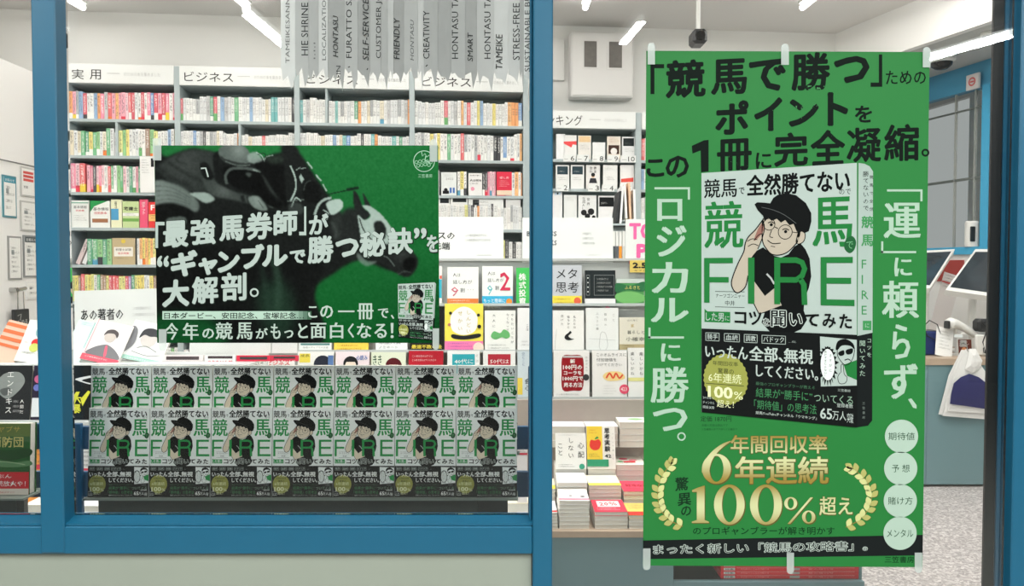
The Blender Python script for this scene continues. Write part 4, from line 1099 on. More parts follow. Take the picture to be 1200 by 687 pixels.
# ================================================================== TALL GREEN POSTER ON THE RIGHT PANE
YP = YD - 0.0016
o = at(918, 665, YP)
pt = thing('poster', 'tall bright green book poster taped to the right glass pane, white vertical slogans on both sides', 'poster', o)
gp = mat('poster_green', (39, 119, 56), 0.5, noise=0.05, nscale=5, spec=.2)
b = MB(); b.slab([at(753.5, 663, YP), at(1081, 665, YP), at(1089.5, 61, YP), at(757.4, 59.5, YP)], (0, .0009, 0)); b.build('poster_sheet', gp, pt, loc=-o)
TP = (0, -1, 0)
cv = Canvas(lambda x, y: at(x, y, YP), TP, 0.00012)
BK2 = scratched('flaked_black_ink', (20, 28, 24), (84, 150, 96), 160, 0.40)
for (s_, x0, x1, y0, y1, of, sl) in (('「', 762, 778.5, 75, 110.6, .02, 0), ('競', 780, 827, 71, 116, .035, -.05), ('馬', 833, 875.5, 70, 112, .035, -.05), ('で', 877.5, 921, 70, 108, .04, -.04), ('勝', 927.4, 973, 62, 107, .035, -.03),
        ('つ', 977, 1019, 66, 98, .045, -.02), ('」', 1020, 1034, 63.6, 102, .02, 0), ('ための', 1038, 1085, 83, 99, .015, -.01),
        ('ポ', 838, 877.5, 119, 159, .045, -.05), ('イ', 883.6, 917, 115, 154.6, .045, -.04), ('ン', 924, 959.6, 116.5, 149, .045, -.04), ('ト', 969.5, 994, 108, 148, .045, -.03), ('を', 1001.7, 1022, 124, 144, .03, -.02),
        ('こ', 757.5, 778.5, 187, 208, .04, -.04), ('の', 780, 807.4, 183, 209, .035, -.04), ('冊', 840, 881, 163.6, 201.5, .035, -.05), ('に', 885.6, 904, 179, 198, .03, -.03), ('完', 907, 947, 156, 196, .035, -.04),
        ('全', 949.7, 990.5, 153, 194.6, .035, -.04), ('凝', 992, 1032.6, 150, 191, .03, -.03), ('縮', 1036, 1077, 146, 189.5, .03, -.03)):
    cv.text(s_, x0, y0, x1, y1, BK2, 2, off=of, sl=sl)
cv.poly([(810.6, 171), (825, 164.5), (830.4, 164), (830.4, 201), (821.5, 202), (821, 176.5), (811.5, 180)], BK2, 2); cv.ring(1084.4, 179, 4.6, 2.2, BK2, 2)
PW = (168, 192, 173)
cv.rect(767, 219.5, 808.5, 222, PW, 2); cv.rect(806, 222, 808.5, 234, PW, 2)
cv.text('ロ', 769.6, 233, 800, 259, PW, 2, off=.02, minc=1.0); cv.text('ジ', 769, 264, 805, 301, PW, 2, off=.02, minc=1.0); cv.text('カ', 763, 307, 807, 344, PW, 2, off=.02, minc=1.0); cv.text('ル', 762, 349, 807.5, 378, PW, 2, off=.02, minc=1.0)
cv.rect(759.8, 384, 762.3, 396.5, PW, 2); cv.rect(759.8, 394.4, 801.5, 396.9, PW, 2)
cv.text('に', 774, 402.5, 798, 424, PW, 2, off=.015, minc=.8); cv.text('勝', 762, 429.5, 807.5, 472.5, PW, 2, off=.015, minc=1.0); cv.text('つ', 764.6, 478, 806, 505.6, PW, 2, off=.02, minc=.8); cv.ring(798.6, 511.7, 5, 1.7, PW, 2)
cv.rect(1039.5, 222, 1081, 224.5, PW, 2); cv.rect(1078.5, 224.5, 1081, 236, PW, 2)
cv.text('運', 1035, 237.5, 1079.4, 279.5, PW, 2, off=.015, minc=1.0); cv.rect(1032.6, 283, 1035, 296.5, PW, 2); cv.rect(1032.6, 294.3, 1073.5, 296.8, PW, 2)
cv.text('に', 1047.6, 302, 1069, 324, PW, 2, off=.015, minc=.8); cv.text('頼', 1033, 329, 1077.5, 373, PW, 2, off=.015, minc=1.0); cv.text('ら', 1045, 380, 1067, 421, PW, 2, off=.02, minc=.9); cv.text('ず', 1035.4, 426, 1076, 468, PW, 2, off=.02, minc=.9)
cv.poly([(1064, 468), (1068, 467), (1074, 475), (1074, 479), (1070, 478)], PW, 2)
for (x, y, s_, w) in ((1056.2, 511.4, '期待値', 15.5), (1055.3, 549, '予 想', 10.5), (1054.8, 587, '賭け方', 14.5), (1054.5, 625, 'メンタル', 15.5)):
    cv.disc(x, y, 19.5, (174, 194, 179), 7, n=40); cv.text(s_, x-w, y-4.6, x+w, y+4.6, (40, 74, 50), 8, off=.012)
cv.text('定価 1870円', 821, 487.8, 857, 494.3, (30, 56, 36), 2, off=.01); cv.text('本書の定価は税込です', 822, 497, 853, 500, (34, 90, 48), 2, res=1); cv.text('三笠書房の本です詳しくは書店で', 822, 502, 864, 504.5, (34, 90, 48), 2, res=1)
GD = (96, 88, 48)
def gold(s_, x0, x1, y0, y1, of=.02, mc=0):
    cv.text(s_, x0-.6, y0-.4, x1+1.0, y1+1.0, GD, 3, off=of+.02, minc=mc); cv.text(s_, x0, y0, x1, y1, GOLD, 5, off=of, minc=mc)
gold('年間回収率', 856, 969, 510, 531.5, .022); gold('年連続', 861, 971, 534.8, 567.5, .025); gold('超え', 960, 999, 582, 604, .02)
def shape(pts_list):
    for pts in pts_list:
        cv.poly([(x+.9, y+.9) for x, y in pts], GD, 3)
    for pts in pts_list: cv.poly(pts, GOLD, 5)
def ell(cx, cy, rx, ry, irx, iry):
    n = 40
    for (dx, mt, z, g) in ((.9, GD, 3, .5), (0, GOLD, 5, 0)):
        vs = [(cx+dx+(rx+g)*math.cos(2*math.pi*k/n), cy+dx+(ry+g)*math.sin(2*math.pi*k/n)) for k in range(n)] + [(cx+dx+irx*math.cos(2*math.pi*k/n), cy+dx+iry*math.sin(2*math.pi*k/n)) for k in range(n)]
        cv.raw(vs, [(k, (k+1) % n, n+(k+1) % n, n+k) for k in range(n)], mt, z)
ell(854.6, 591.5, 18, 23.6, 8.6, 20.5); ell(897.5, 591.5, 18.8, 23.6, 9.4, 20.5)
ell(839.5, 549.5, 17, 17.6, 8.2, 15.2)
_ou = smooth([(856, 516.6), (846, 520.5), (835, 528.5), (827, 538), (823, 547), (822.4, 554)], 5, False); _in = smooth([(856.3, 517.6), (848.5, 523), (840.5, 530.5), (834.8, 539), (832, 547), (831.2, 554)], 5, False)
for dx_, mt_, z_ in ((.9, GD, 3), (0, GOLD, 6)):
    n_ = len(_ou); cv.raw([(x+dx_, y+dx_) for x, y in _ou + _in], [(k, k+1, n_+k+1, n_+k) for k in range(n_-1)], mt_, z_)
shape([[(816.5, 572), (825.6, 569), (825.6, 609.5), (830.6, 611.5), (830.6, 613), (810.6, 613), (810.6, 611.5), (816.5, 609.5), (816.5, 576.5), (811, 576.5), (811, 574.5)]])
ell(926.5, 590, 7.6, 7.4, 3.6, 5.9); ell(947.5, 606, 7.8, 7.6, 3.7, 6.1); shape([[(949.5, 583), (952.6, 583), (926, 614), (922.8, 614)]])
for (s_, x, y, w, h, sl) in (('驚', 799, 568, 16, 16, -.1), ('異', 802, 586, 16, 15, -.1), ('の', 804, 599.5, 12, 11.5, -.08)): cv.text(s_, x-w/2, y-h/2, x+w/2, y+h/2, (26, 52, 34), 2, off=.025, sl=sl)
def laurel(stem, flip):
    s2 = smooth(stem, 6, False)
    cv.line(s2, 1.3, (128, 116, 62), 4)
    n = 10
    for i in range(n+1):
        k = min(len(s2)-2, int(i*(len(s2)-2)/n)); p, q = s2[k], s2[k+1]
        a = math.atan2(p[1]-q[1], p[0]-q[0])           # towards the tip
        for sgn in (-1, 1):
            if i == 0 and sgn > 0: a2 = a
            else: a2 = a + sgn*.72
            L_, w_ = 10.5, 3.6
            mt = ink((176, 172, 104)) if sgn*flip < 0 else ink((206, 206, 142))
            pts = [(0, 0), (.3, .8), (.6, .95), (1, 0), (.6, -.85), (.3, -.7)]
            sh = [(p[0] + math.cos(a2)*u*L_ - math.sin(a2)*v*w_, p[1] + math.sin(a2)*u*L_ + math.cos(a2)*v*w_) for u, v in pts]
            cv.poly([(x+.7, y+.7) for x, y in smooth(sh, 3)], (70, 92, 44), 3); cv.poly(smooth(sh, 3), mt, 5)
laurel([(786, 545), (777, 556), (771.5, 571), (771.5, 587), (776, 600), (786, 610.5), (800, 617)], 1)
laurel([(999, 549.5), (1010, 558), (1019, 571), (1021, 585), (1016, 599), (1006, 610), (991, 618)], -1)
cv.text('のプロギャンブラーが解き明かす', 812, 617.5, 978, 627, (22, 56, 32), 2, off=.015)
cv.poly([(753.7, 633.6), (1081.4, 627), (1081.2, 651), (753.6, 655.4)], (28, 32, 32), 2)
cv.text('まったく新しい「競馬の攻略書」。', 765, 638, 1017, 650.5, (186, 196, 188), 3, off=.055, sl=-.018); cv.text('まったく新しい「競馬の攻略書」。', 765.6, 638.6, 1016.4, 650, (28, 32, 32), 4, off=.0, sl=-.018)
cv.text('三笠書房', 1036.6, 652.3, 1071, 659.8, (24, 60, 34), 2, off=.015)
# the book pictured on it: band-wrapped cover with its spine turned away
cv.poly([(1006, 191), (1013, 192), (1019, 195), (1023, 201), (1022, 493), (1017, 499), (1004, 501)], (166, 180, 173), 3)
cv.poly([(1004, 394), (1022.3, 390), (1022, 493), (1017, 499), (1004, 501)], (26, 30, 30), 4)
cv.vtext('勝てないので', 1014.5, 200, 248, 7.2, INKB, 5, off=.01, res=1); cv.vtext('競馬で全然', 1021, 203, 250, 4.5, INKB, 5, res=1)
cv.vtext('競馬', 1016.5, 250, 292, 15, (66, 140, 84), 5, off=.03, res=1); cv.text('FIRE', 1011, 297, 1022, 388, (66, 140, 84), 5, rot=0, res=1) if False else cv.vtext('FIRE', 1016, 300, 372, 15, (66, 140, 84), 5, off=.0, res=1)
cv.rect(1011, 376, 1021, 387, (66, 140, 84), 5); cv.vtext('に', 1016, 377, 386, 6, PW, 6)
cv.vtext('聞いてみた', 1010.5, 398, 442, 7.5, PW, 5, off=.01, res=1); cv.vtext('コツを', 1018.5, 395, 420, 6, PW, 5, res=1); cv.vtext('三笠書房', 1012, 470, 492, 3.5, (120, 130, 124), 5, res=1)
def Qp(u, v): return (822 + 182*u + (0 if v < .5 else 0) , (203 - 12*u) + v*(280 + 30*u))
draw_cover(cv, Qp, 1, z0=3)
pr = cv.build('poster_print', pt, o)
def tape(parent, org, x0, y0, x1, y1, d, rounded=None):
    n = 6; r = (x1-x0)/2; pts = [(x0, y0), (x1, y0), (x1, y1), (x0, y1)]
    if rounded == 'top': pts = [(x0, y1)] + [((x0+x1)/2 - r*math.cos(math.pi*k/n), y0 + r - r*math.sin(math.pi*k/n)) for k in range(n+1)] + [(x1, y1)]
    if rounded == 'bottom': pts = [(x0, y0)] + [((x0+x1)/2 - r*math.cos(math.pi*k/n), y1 - r + r*math.sin(math.pi*k/n)) for k in range(n+1)] + [(x1, y0)]
    b = MB(); b.slab([at(x, y, d) for x, y in pts], (0, .0003, 0)); tp = b.build('tape_strip', TAPE, parent, loc=-org, fix=True)
    return tp
for a in ((759, 50, 767.5, 75.5, 'top'), (915.5, 51, 924.5, 76, 'top'), (1081.5, 55, 1090.5, 79, 'top'), (753.5, 643, 762.3, 668.5, 'bottom'), (922, 648, 930.5, 673, 'bottom'), (1072, 648, 1080.8, 672, 'bottom')):
    tape(pt, o, a[0], a[1], a[2], a[3], YP - .0032, a[4])

# ================================================================== RACING POSTER ON THE LEFT WINDOW
YL = YG - 0.0016
o = at(348, 402, YL)
pl = thing('poster', 'dark green landscape poster of a jockey and racehorses taped to the left window', 'poster', o)
X0, Y0, X1, Y1 = 181, 170.5, 513.5, 402
b = MB(); b.slab([at(184.3, 401.6, YL), at(514.8, 401.6, YL), at(513, 171.4, YL), at(180.6, 170.4, YL)], (0, .0009, 0)); b.build('poster_sheet', mat('racing_green', (34, 104, 56), 0.4, spec=.15), pl, loc=-o)
NX, NY = 416, 290
gx = np.linspace(X0, X1, NX); gy = np.linspace(Y0, Y1, NY); GX, GY = np.meshgrid(gx, gy)
img = np.zeros((NY, NX, 3)); 
top = np.array([38., 122., 62.]); bot = np.array([18., 96., 42.])
tt = ((GY - Y0)/(Y1-Y0))[..., None]
img[:] = top*(1-tt) + bot*tt
img *= (1 - .25*np.clip((GX-420)/95, 0, 1)*np.clip((GY-300)/100, 0, 1))[..., None]
def blur(a, r):
    if r <= 0: return a
    n = int(r*3)+1; k = np.exp(-np.arange(-n, n+1)**2/(2*r*r)); k /= k.sum()
    p = np.pad(a, ((n, n), (n, n)), 'edge')
    p = sum(k[i]*p[i:i+a.shape[0], :] for i in range(2*n+1))
    return sum(k[i]*p[:, i:i+a.shape[1]] for i in range(2*n+1))
def mask(pts, sm=4):
    if sm: pts = smooth(pts, sm)
    inside = np.zeros(GX.shape, bool); n = len(pts)
    for i in range(n):
        (xa, ya), (xb, yb) = pts[i], pts[(i+1) % n]
        if ya == yb: continue
        inside ^= ((ya > GY) != (yb > GY)) & (GX < (xb-xa)*(GY-ya)/(yb-ya) + xa)
    return inside.astype(float)
def paint(pts, col, bl=.8, al=1.0, sm=4, grad=None):
    m = blur(mask(pts, sm), bl)*al
    c = np.array(col, float) if not isinstance(col, (int, float)) else np.array([col*.93, col*1.02, col*.97])
    cc = np.broadcast_to(c, img.shape).copy()
    if grad:
        (gxx, gyy, r, d) = grad
        f = np.exp(-((GX-gxx)**2 + (GY-gyy)**2)/(r*r))
        cc = cc + (d*f)[..., None]
    img[:] = img*(1-m[..., None]) + np.clip(cc, 0, 255)*m[..., None]
def stroke(pts, w, col, bl=.6, al=1.0):
    s_ = smooth(pts, 6, False); L_, R2 = [], []
    for i, p in enumerate(s_):
        a, c_ = s_[max(i-1, 0)], s_[min(i+1, len(s_)-1)]
        dx, dy = c_[0]-a[0], c_[1]-a[1]; l = math.hypot(dx, dy) or 1
        L_.append((p[0]-dy/l*w/2, p[1]+dx/l*w/2)); R2.append((p[0]+dy/l*w/2, p[1]-dx/l*w/2))
    paint(L_ + R2[::-1], col, bl, al, 0)
# bodies of the horses: one dark mass
paint([(178, 196), (196, 184), (225, 174), (245, 178), (300, 186), (322, 180), (340, 180), (360, 205), (380, 235), (402, 258), (415, 250), (440, 275), (470, 305), (460, 318), (423, 305), (405, 311), (390, 321), (372, 333), (368, 350), (367, 408), (178, 408)], 30, 2.0)
paint([(178, 300), (250, 290), (340, 300), (380, 310), (360, 345), (366, 405), (178, 408)], 20, 6, .9)
paint([(178, 372), (240, 372), (262, 403), (178, 408)], (22, 92, 44), 7, .85)
paint([(300, 340), (330, 330), (345, 360), (335, 395), (310, 392)], (40, 70, 52), 8, .7)
stroke([(318, 300), (325, 330), (323, 365)], 9, (52, 78, 62), 3, .7); stroke([(305, 310), (310, 340), (314, 365)], 5, (44, 66, 54), 3, .6)
# jacket, sleeve, breeches, boot
paint([(178, 200), (196, 186), (222, 176), (250, 178), (256, 190), (250, 212), (242, 224), (214, 222), (200, 214), (178, 196)], 56, 2, 1, grad=(215, 190, 22, 16))
stroke([(196, 190), (220, 205), (240, 214)], 3, 38, 1.8, .7); stroke([(184, 196), (202, 210), (222, 218)], 5, 36, 2, .6); stroke([(212, 180), (206, 188), (218, 192)], 2, 34, 1.5, .6)
paint([(178, 214), (205, 216), (222, 226), (232, 238), (230, 248), (214, 246), (196, 240), (178, 262)], 118, 1.5, 1, grad=(186, 226, 18, 22))
for k in range(7): stroke([(179, 218+6*k), (200, 220+4.5*k), (222, 232+2.5*k)], 1.0, 88, .8, .55)
paint([(178, 244), (196, 238), (215, 242), (226, 250), (220, 262), (204, 262), (186, 262), (178, 268)], 20, 1.6)
paint([(195, 256), (214, 254), (217, 262), (200, 270), (194, 264)], 120, 1.2, .8)
paint([(222, 226.5), (243, 226), (251, 234), (240, 238), (229, 232)], 176, 1.0)
paint([(236, 206), (246, 206), (256, 216), (275, 225), (292, 230), (292, 238), (270, 234), (250, 230), (241, 222)], 74, 1.6, 1, grad=(262, 222, 10, 26))
stroke([(283, 229), (285, 237)], 4, 34, 1.0); stroke([(289, 230), (291, 238)], 2, 40, .8)
paint([(291, 231), (300, 229.5), (309, 231), (315, 236), (320, 243), (316, 243), (310, 238), (313, 246), (306, 247), (298, 244), (292, 238)], 132, 1.0, 1, grad=(302, 234, 7, 24))
stroke([(302, 235), (308, 244)], .9, 84, .6, .8); stroke([(306, 233), (313, 240)], .9, 84, .6, .8)
# armband and 7
paint([(234, 193), (242, 191), (250, 206), (246, 211), (238, 208)], 26, 1); 
# helmet and face
paint([(250, 181), (258, 178), (256, 192), (264, 205), (260, 214), (252, 208), (250, 195)], 28, 1.2)
paint([(256, 176), (262, 170.5), (280, 169), (291, 176), (294, 188), (288, 193), (268, 188), (258, 184)], 108, 1.0, 1, grad=(280, 176, 9, 40))
stroke([(258, 184), (268, 190.5), (288, 193), (294, 191)], 3.2, 58, .8); stroke([(264, 189), (278, 194), (293, 193.5)], 1.3, 128, .6, .8)
paint([(262, 196), (274, 196), (292, 198), (306, 204), (312, 220), (322, 234), (330, 238), (326, 244), (312, 240), (300, 228), (280, 222), (268, 214), (262, 206)], 14, 1.6)
stroke([(265.5, 216), (264, 206), (270, 198.5), (284, 197), (306, 200.5)], 3.4, 92, .8); stroke([(296, 199), (306, 201.5)], 2, 166, .7)
stroke([(308, 204), (314, 217), (322, 228), (334, 237)], 3.5, 58, 1.0, .9); paint([(287, 203), (294, 203), (292, 208)], 100, 1.2, .8)
# flag tips and green gap behind
paint([(290, 182), (300, 178), (307, 189), (293, 191)], 170, 1.0, .9); stroke([(300, 178.5), (307, 183), (309.5, 190)], 1.2, 205, .5); stroke([(309, 190), (312, 184), (320, 182)], 1.2, 190, .5); stroke([(302, 181), (310, 180), (312, 188)], .8, 40, .4)
paint([(300, 192), (330, 186), (338, 200), (342, 240), (330, 238), (316, 215), (306, 203)], 16, 2)
paint([(312, 184), (335, 184), (336, 190), (318, 192)], (58, 70, 60), 2, .7)
# near horse's head: ears, bridle, blinker, noseband
paint([(333, 172), (345, 174), (356, 186), (366, 202), (380, 222), (390, 236), (402, 255), (410, 272), (408, 284), (396, 284), (384, 276), (372, 262), (352, 262), (340, 255), (334, 220)], 32, 1.6)
paint([(390, 250), (402, 252), (412, 268), (410, 284), (396, 284), (388, 270)], 60, 3, .7); paint([(330, 170), (346, 171), (350, 180), (340, 186), (332, 184)], 34, 2)
for pts, w in ((((360, 190), (366, 197.5)), 1.8), (((370, 205), (376, 212)), 1.8), (((378, 216), (382.5, 224)), 1.5), (((340, 194), (345.5, 208), (346, 222), (340, 236)), 2.0), (((341, 243), (346, 232), (352, 236)), 1.6), (((346, 200), (352, 196)), 1.0), (((352, 198), (358, 196.5)), .9)): stroke(pts, w, 196, .5)
paint([(350, 207), (352.5, 204), (356, 210), (353, 215)], 190, .5, 1, 0)
paint([(356, 216), (366, 212), (375, 222), (374, 236), (362, 238), (355, 230)], 20, 1.5); stroke([(355.5, 224), (358, 215), (364, 211.5)], 1, 74, .6)
stroke([(368, 252), (373, 240), (380, 234), (388, 232)], 3.0, 186, .6)
paint([(382, 238), (390, 234), (399, 234), (402, 241), (397, 248), (388, 252), (384, 246)], 206, .8)
stroke([(378, 246), (384, 250), (383, 256), (377, 260)], 1.6, 180, .5); stroke([(388, 260), (394, 272), (392, 280)], 3, 84, 1.6, .7)
paint([(338, 240), (350, 238), (356, 248), (348, 252), (340, 250)], 86, 1.5, .6); stroke([(336, 236), (356, 234)], 1.2, 120, .5, .7)
stroke([(384, 228), (400, 224.5), (420, 220.5)], 1.4, (26, 52, 34), .6); stroke([(406, 222.5), (420, 220)], 3.2, (24, 44, 32), .8)
# far horse: ears, mask, muzzle
paint([(414, 224), (419, 228), (426, 244), (434, 250), (428, 258), (418, 252), (414, 238)], 40, .9); paint([(425, 226), (430, 234), (434, 242), (428, 242)], 44, .9)
paint([(400, 250), (420, 246), (428, 280), (425, 300), (410, 305), (400, 290)], 42, 2.5)
paint([(424, 241), (434, 242), (446, 251), (456, 263), (462, 275), (458, 290), (446, 296), (436, 300), (428, 302), (424, 290), (421, 270), (419, 252), (427, 258), (434, 252)], 196, .8)
paint([(438, 262), (446, 259), (452, 268), (450, 280), (441, 276)], 40, 1.0); stroke([(421, 256), (426, 270), (436, 282)], 1.3, 60, .5)
paint([(440, 292), (456, 286), (470, 290), (484, 296), (490, 306), (486, 318), (476, 325), (460, 318), (450, 310), (440, 306)], 36, 1.3, 1, grad=(470, 298, 9, 22))
paint([(474, 304), (484, 302), (487, 310), (480, 318), (473, 314)], 16, 1.2); stroke([(449, 300), (455, 303), (462, 312)], 1.4, 130, .6, .8); stroke([(466, 322), (474, 318), (482, 320)], 1.4, 90, .8, .7)
paint([(418, 296), (430, 306), (442, 306), (430, 312), (420, 306)], 150, 1.2, .7)
# pale edge glow printed at the right margin
rng = np.random.default_rng(3)
img += blur(rng.normal(0, 9, GX.shape), 1.0)[..., None]*.9
img = np.clip(img*.84 - 3, 4, 250)
V = []
for j in range(NY):
    for i in range(NX):
        V.append(tuple(at(gx[i] + (gy[j]-Y0)/(Y1-Y0)*(1.6 if i == NX-1 else 3.2*(1-i/NX)) , gy[j], YL) - o + Vector((0, -.00004, 0))))
Fq = [(j*NX+i, (j+1)*NX+i, (j+1)*NX+i+1, j*NX+i+1) for j in range(NY-1) for i in range(NX-1)]
me = bpy.data.meshes.new('racing_picture'); me.from_pydata(V, [], Fq)
L4 = np.ones((NY*NX, 4)); a = img.reshape(-1, 3)/255.0
L4[:, :3] = np.where(a <= .04045, a/12.92, ((a+.055)/1.055)**2.4)
ca = me.color_attributes.new('print_colour', 'FLOAT_COLOR', 'POINT'); ca.data.foreach_set('color', L4.ravel().astype(np.float32))
m = bpy.data.materials.new('printed_picture'); m.use_nodes = True; nt = m.node_tree
aa = nt.nodes.new('ShaderNodeAttribute'); aa.attribute_name = 'print_colour'; nt.links.new(aa.outputs['Color'], nt.nodes['Principled BSDF'].inputs['Base Color']); nt.nodes['Principled BSDF'].inputs['Roughness'].default_value = .5; nt.nodes['Principled BSDF'].inputs['Specular IOR Level'].default_value = .04
me.materials.append(m); link('racing_picture', me, pl)
cl = Canvas(lambda x, y: at(x, y, YL - .0001), TP, 0.00012)
LW = (174, 185, 179); LW2 = scratched('flaked_white_ink', (174, 185, 179), (60, 78, 66), 170, 0.42)
cl.poly([(241, 197), (246.5, 197.5), (249, 206), (245.5, 207.5), (244, 200.5), (240.5, 200)], LW, 1) if False else cl.line([(235.5, 197.5), (241, 197), (244, 207.5)], 1.8, LW, 1)
for (s_, x0, x1, y0, y1, of, sl) in (('「', 182, 193, 260, 291, .02, 0), ('最', 191, 221, 259.5, 291, .045, -.06), ('強', 223, 253, 257, 288, .045, -.06), ('馬', 257, 286, 253.5, 283.5, .045, -.06), ('券', 288, 319.5, 249.5, 282, .045, -.06),
        ('師', 320.5, 349, 247, 277, .045, -.05), ('」', 350.5, 359, 242, 276, .02, 0), ('が', 362, 385, 251, 275.5, .045, -.05),
        ('“', 184, 198, 299.5, 313, .03, 0), ('ギ', 200, 231.5, 294.5, 325, .06, -.06), ('ャ', 232.5, 255, 302.5, 323, .06, -.05), ('ン', 255, 281, 295, 320, .06, -.05), ('ブ', 282.6, 310, 287, 316, .06, -.05), ('ル', 307, 337.5, 287.5, 313, .06, -.05),
        ('で', 339.5, 358, 293.5, 309.5, .05, -.05), ('勝', 360.5, 391, 277, 309.5, .045, -.05), ('つ', 393, 420.6, 280, 302, .06, -.04), ('秘', 421, 452, 272, 302, .045, -.05), ('訣', 454, 484, 267, 299, .045, -.05), ('”', 485, 500, 267, 280, .03, 0),
        ('を', 500, 513.6, 275.5, 296, .045, -.03), ('大', 190, 222, 328.5, 360.5, .055, -.05), ('解', 225, 256, 324.5, 357, .04, -.05), ('剖', 259, 289, 320, 353.5, .04, -.05)):
    cl.text(s_, x0-.5, y0-.3, x1+1.3, y1+1.5, (28, 36, 30), 1, off=of+.015, sl=sl); cl.text(s_, x0, y0, x1, y1, LW2, 2, off=of, sl=sl)
cl.ring(298, 343, 5.2, 2, LW, 2)
fade = [(150, 176, 160), (140, 166, 150), (118, 144, 128), (90, 116, 100), (62, 92, 72)]
cl.rect(190.3, 364.8, 340, 374.6, (176, 200, 184), 1)
for k, fc in enumerate(fade): cl.rect(340+5*k, 364.8, 345+5*k, 374.6, fc, 1)
cl.text('日本ダービー、安田記念、宝塚記念…', 192.5, 366.2, 356, 373.8, (16, 24, 20), 2, off=.016)
for (s_, x0, x1, y0, y1) in (('今', 193.7, 209, 378.5, 398.5), ('年', 214, 233, 378.5, 398.5), ('の', 237, 251, 385, 397), ('競', 252.5, 273, 377.8, 398), ('馬', 277, 296, 378, 398), ('が', 299.5, 314, 384.5, 397), ('も', 317, 329, 379.5, 397.5), ('っ', 333, 344, 387, 396.5), ('と', 349, 361, 379, 396.5), ('面', 363.6, 382.6, 378.5, 397), ('白', 386.5, 402.5, 378, 397), ('く', 407.5, 415, 379, 396), ('な', 418, 435.5, 379, 396.5), ('る', 438.5, 453.5, 379.5, 396.5), ('！', 457.5, 461.5, 378.5, 396.5),
        ('こ', 361, 372, 359, 372.5), ('の', 375, 390.5, 358, 373), ('一', 396, 415.6, 364, 366), ('冊', 418.6, 438, 355.5, 374.5), ('で', 442.7, 455.5, 361.5, 373), ('、', 458, 462, 369, 374)):
    cl.text(s_, x0, y0, x1, y1, (176, 190, 180), 2, off=.014, minc=.35)
cl.ring(497, 189, 12.6, .8, (170, 205, 180), 1); cl.line([(494, 178), (495, 183), (498, 180), (500, 184), (503, 182)], .8, (170, 205, 180), 1); cl.line([(499, 183), (498, 188), (504, 191)], 1.0, (170, 205, 180), 1)
for k in range(9): cl.ring(488 + (k % 5)*4.2 + (k//5)*2, 188.5 + (k//5)*4.2 + abs((k % 5)-2)*.8, 2.1, .6, (150, 192, 162), 1, n=10)
cl.text('三笠書房', 490, 204, 506.5, 208.3, (150, 190, 162), 1, res=1)
def Ql(u, v): return (466.3 + u*(43-3.6*v) + .7*v, 333 - 2*u + v*(62 + 6*u))
cl.poly([(509.3, 331), (511, 332.5), (508, 397), (506.4, 399)], (150, 164, 156), 3); cl.poly([(507.8, 373), (509.6, 373), (508, 397), (506.4, 399)], (16, 22, 20), 4)
draw_cover(cl, Ql, 1, z0=3, small=True)
cl.build('poster_print', pl, o)
for a in ((179, 162, 189, 188, None), (503.5, 163, 512.5, 189.5, 'top'), (186, 386, 195, 412, 'bottom'), (507, 385, 514.5, 410, 'bottom')):
    tape(pl, o, a[0], a[1], a[2], a[3], YL - .0032, a[4])

# ================================================================== STRIPED BANNER WITH A TORN FOOT
YB = YG - 0.012
o = at(475, 0, YB)
bn = thing('banner', 'hanging banner of grey paper strips with torn ends and capital words at the window top', 'banner', o)
edges = [(329, 212), (346, 188), (361, 182), (373.5, 204), (384, 172), (404, 184), (419, 170), (434, 182), (446, 178), (454.5, 192), (461, 168), (473.5, 182), (489.5, 196), (497, 176), (513, 170), (529, 180), (545, 170), (559, 188), (579, 200), (596, 196), (609, 176), (614, 214), (624.5, 0)]
rt = random.Random(5)
for i in range(len(edges)-1):
    x0, g = edges[i]; x1 = edges[i+1][0]
    pts = [(x0, -26), (x1, -26)]
    n = max(2, int((x1-x0)/6.5)); lo = []
    for k in range(n):
        xa = x1 - (x1-x0)*k/n; xm = xa - (x1-x0)/n*rt.uniform(.3, .7)
        lo += [(xa, rt.uniform(78, 93)), (xm, rt.uniform(92, 108) if k % 2 == 0 else rt.uniform(84, 96))]
    lo += [(x0, rt.uniform(78, 90))]
    pts += lo
    dd = YB - (.0015 if i % 2 else 0)
    P3 = [at(x, y, dd) for x, y in pts]
    tri = geometry.tessellate_polygon([P3]); m_ = len(P3)
    mb = MB(); mb.add(P3 + [p + Vector((0, .0008, 0)) for p in P3], [tuple(t) for t in tri] + [tuple(a+m_ for a in t[::-1]) for t in tri] + [(k, (k+1) % m_, m_+(k+1) % m_, m_+k) for k in range(m_)])
    st = mb.build('paper_strip', translucent('strip_grey_%d' % g, (min(252, g+24), min(252, g+25), min(252, g+24)), .6), bn, loc=-o, fix=True)
D = (52, 54, 54)
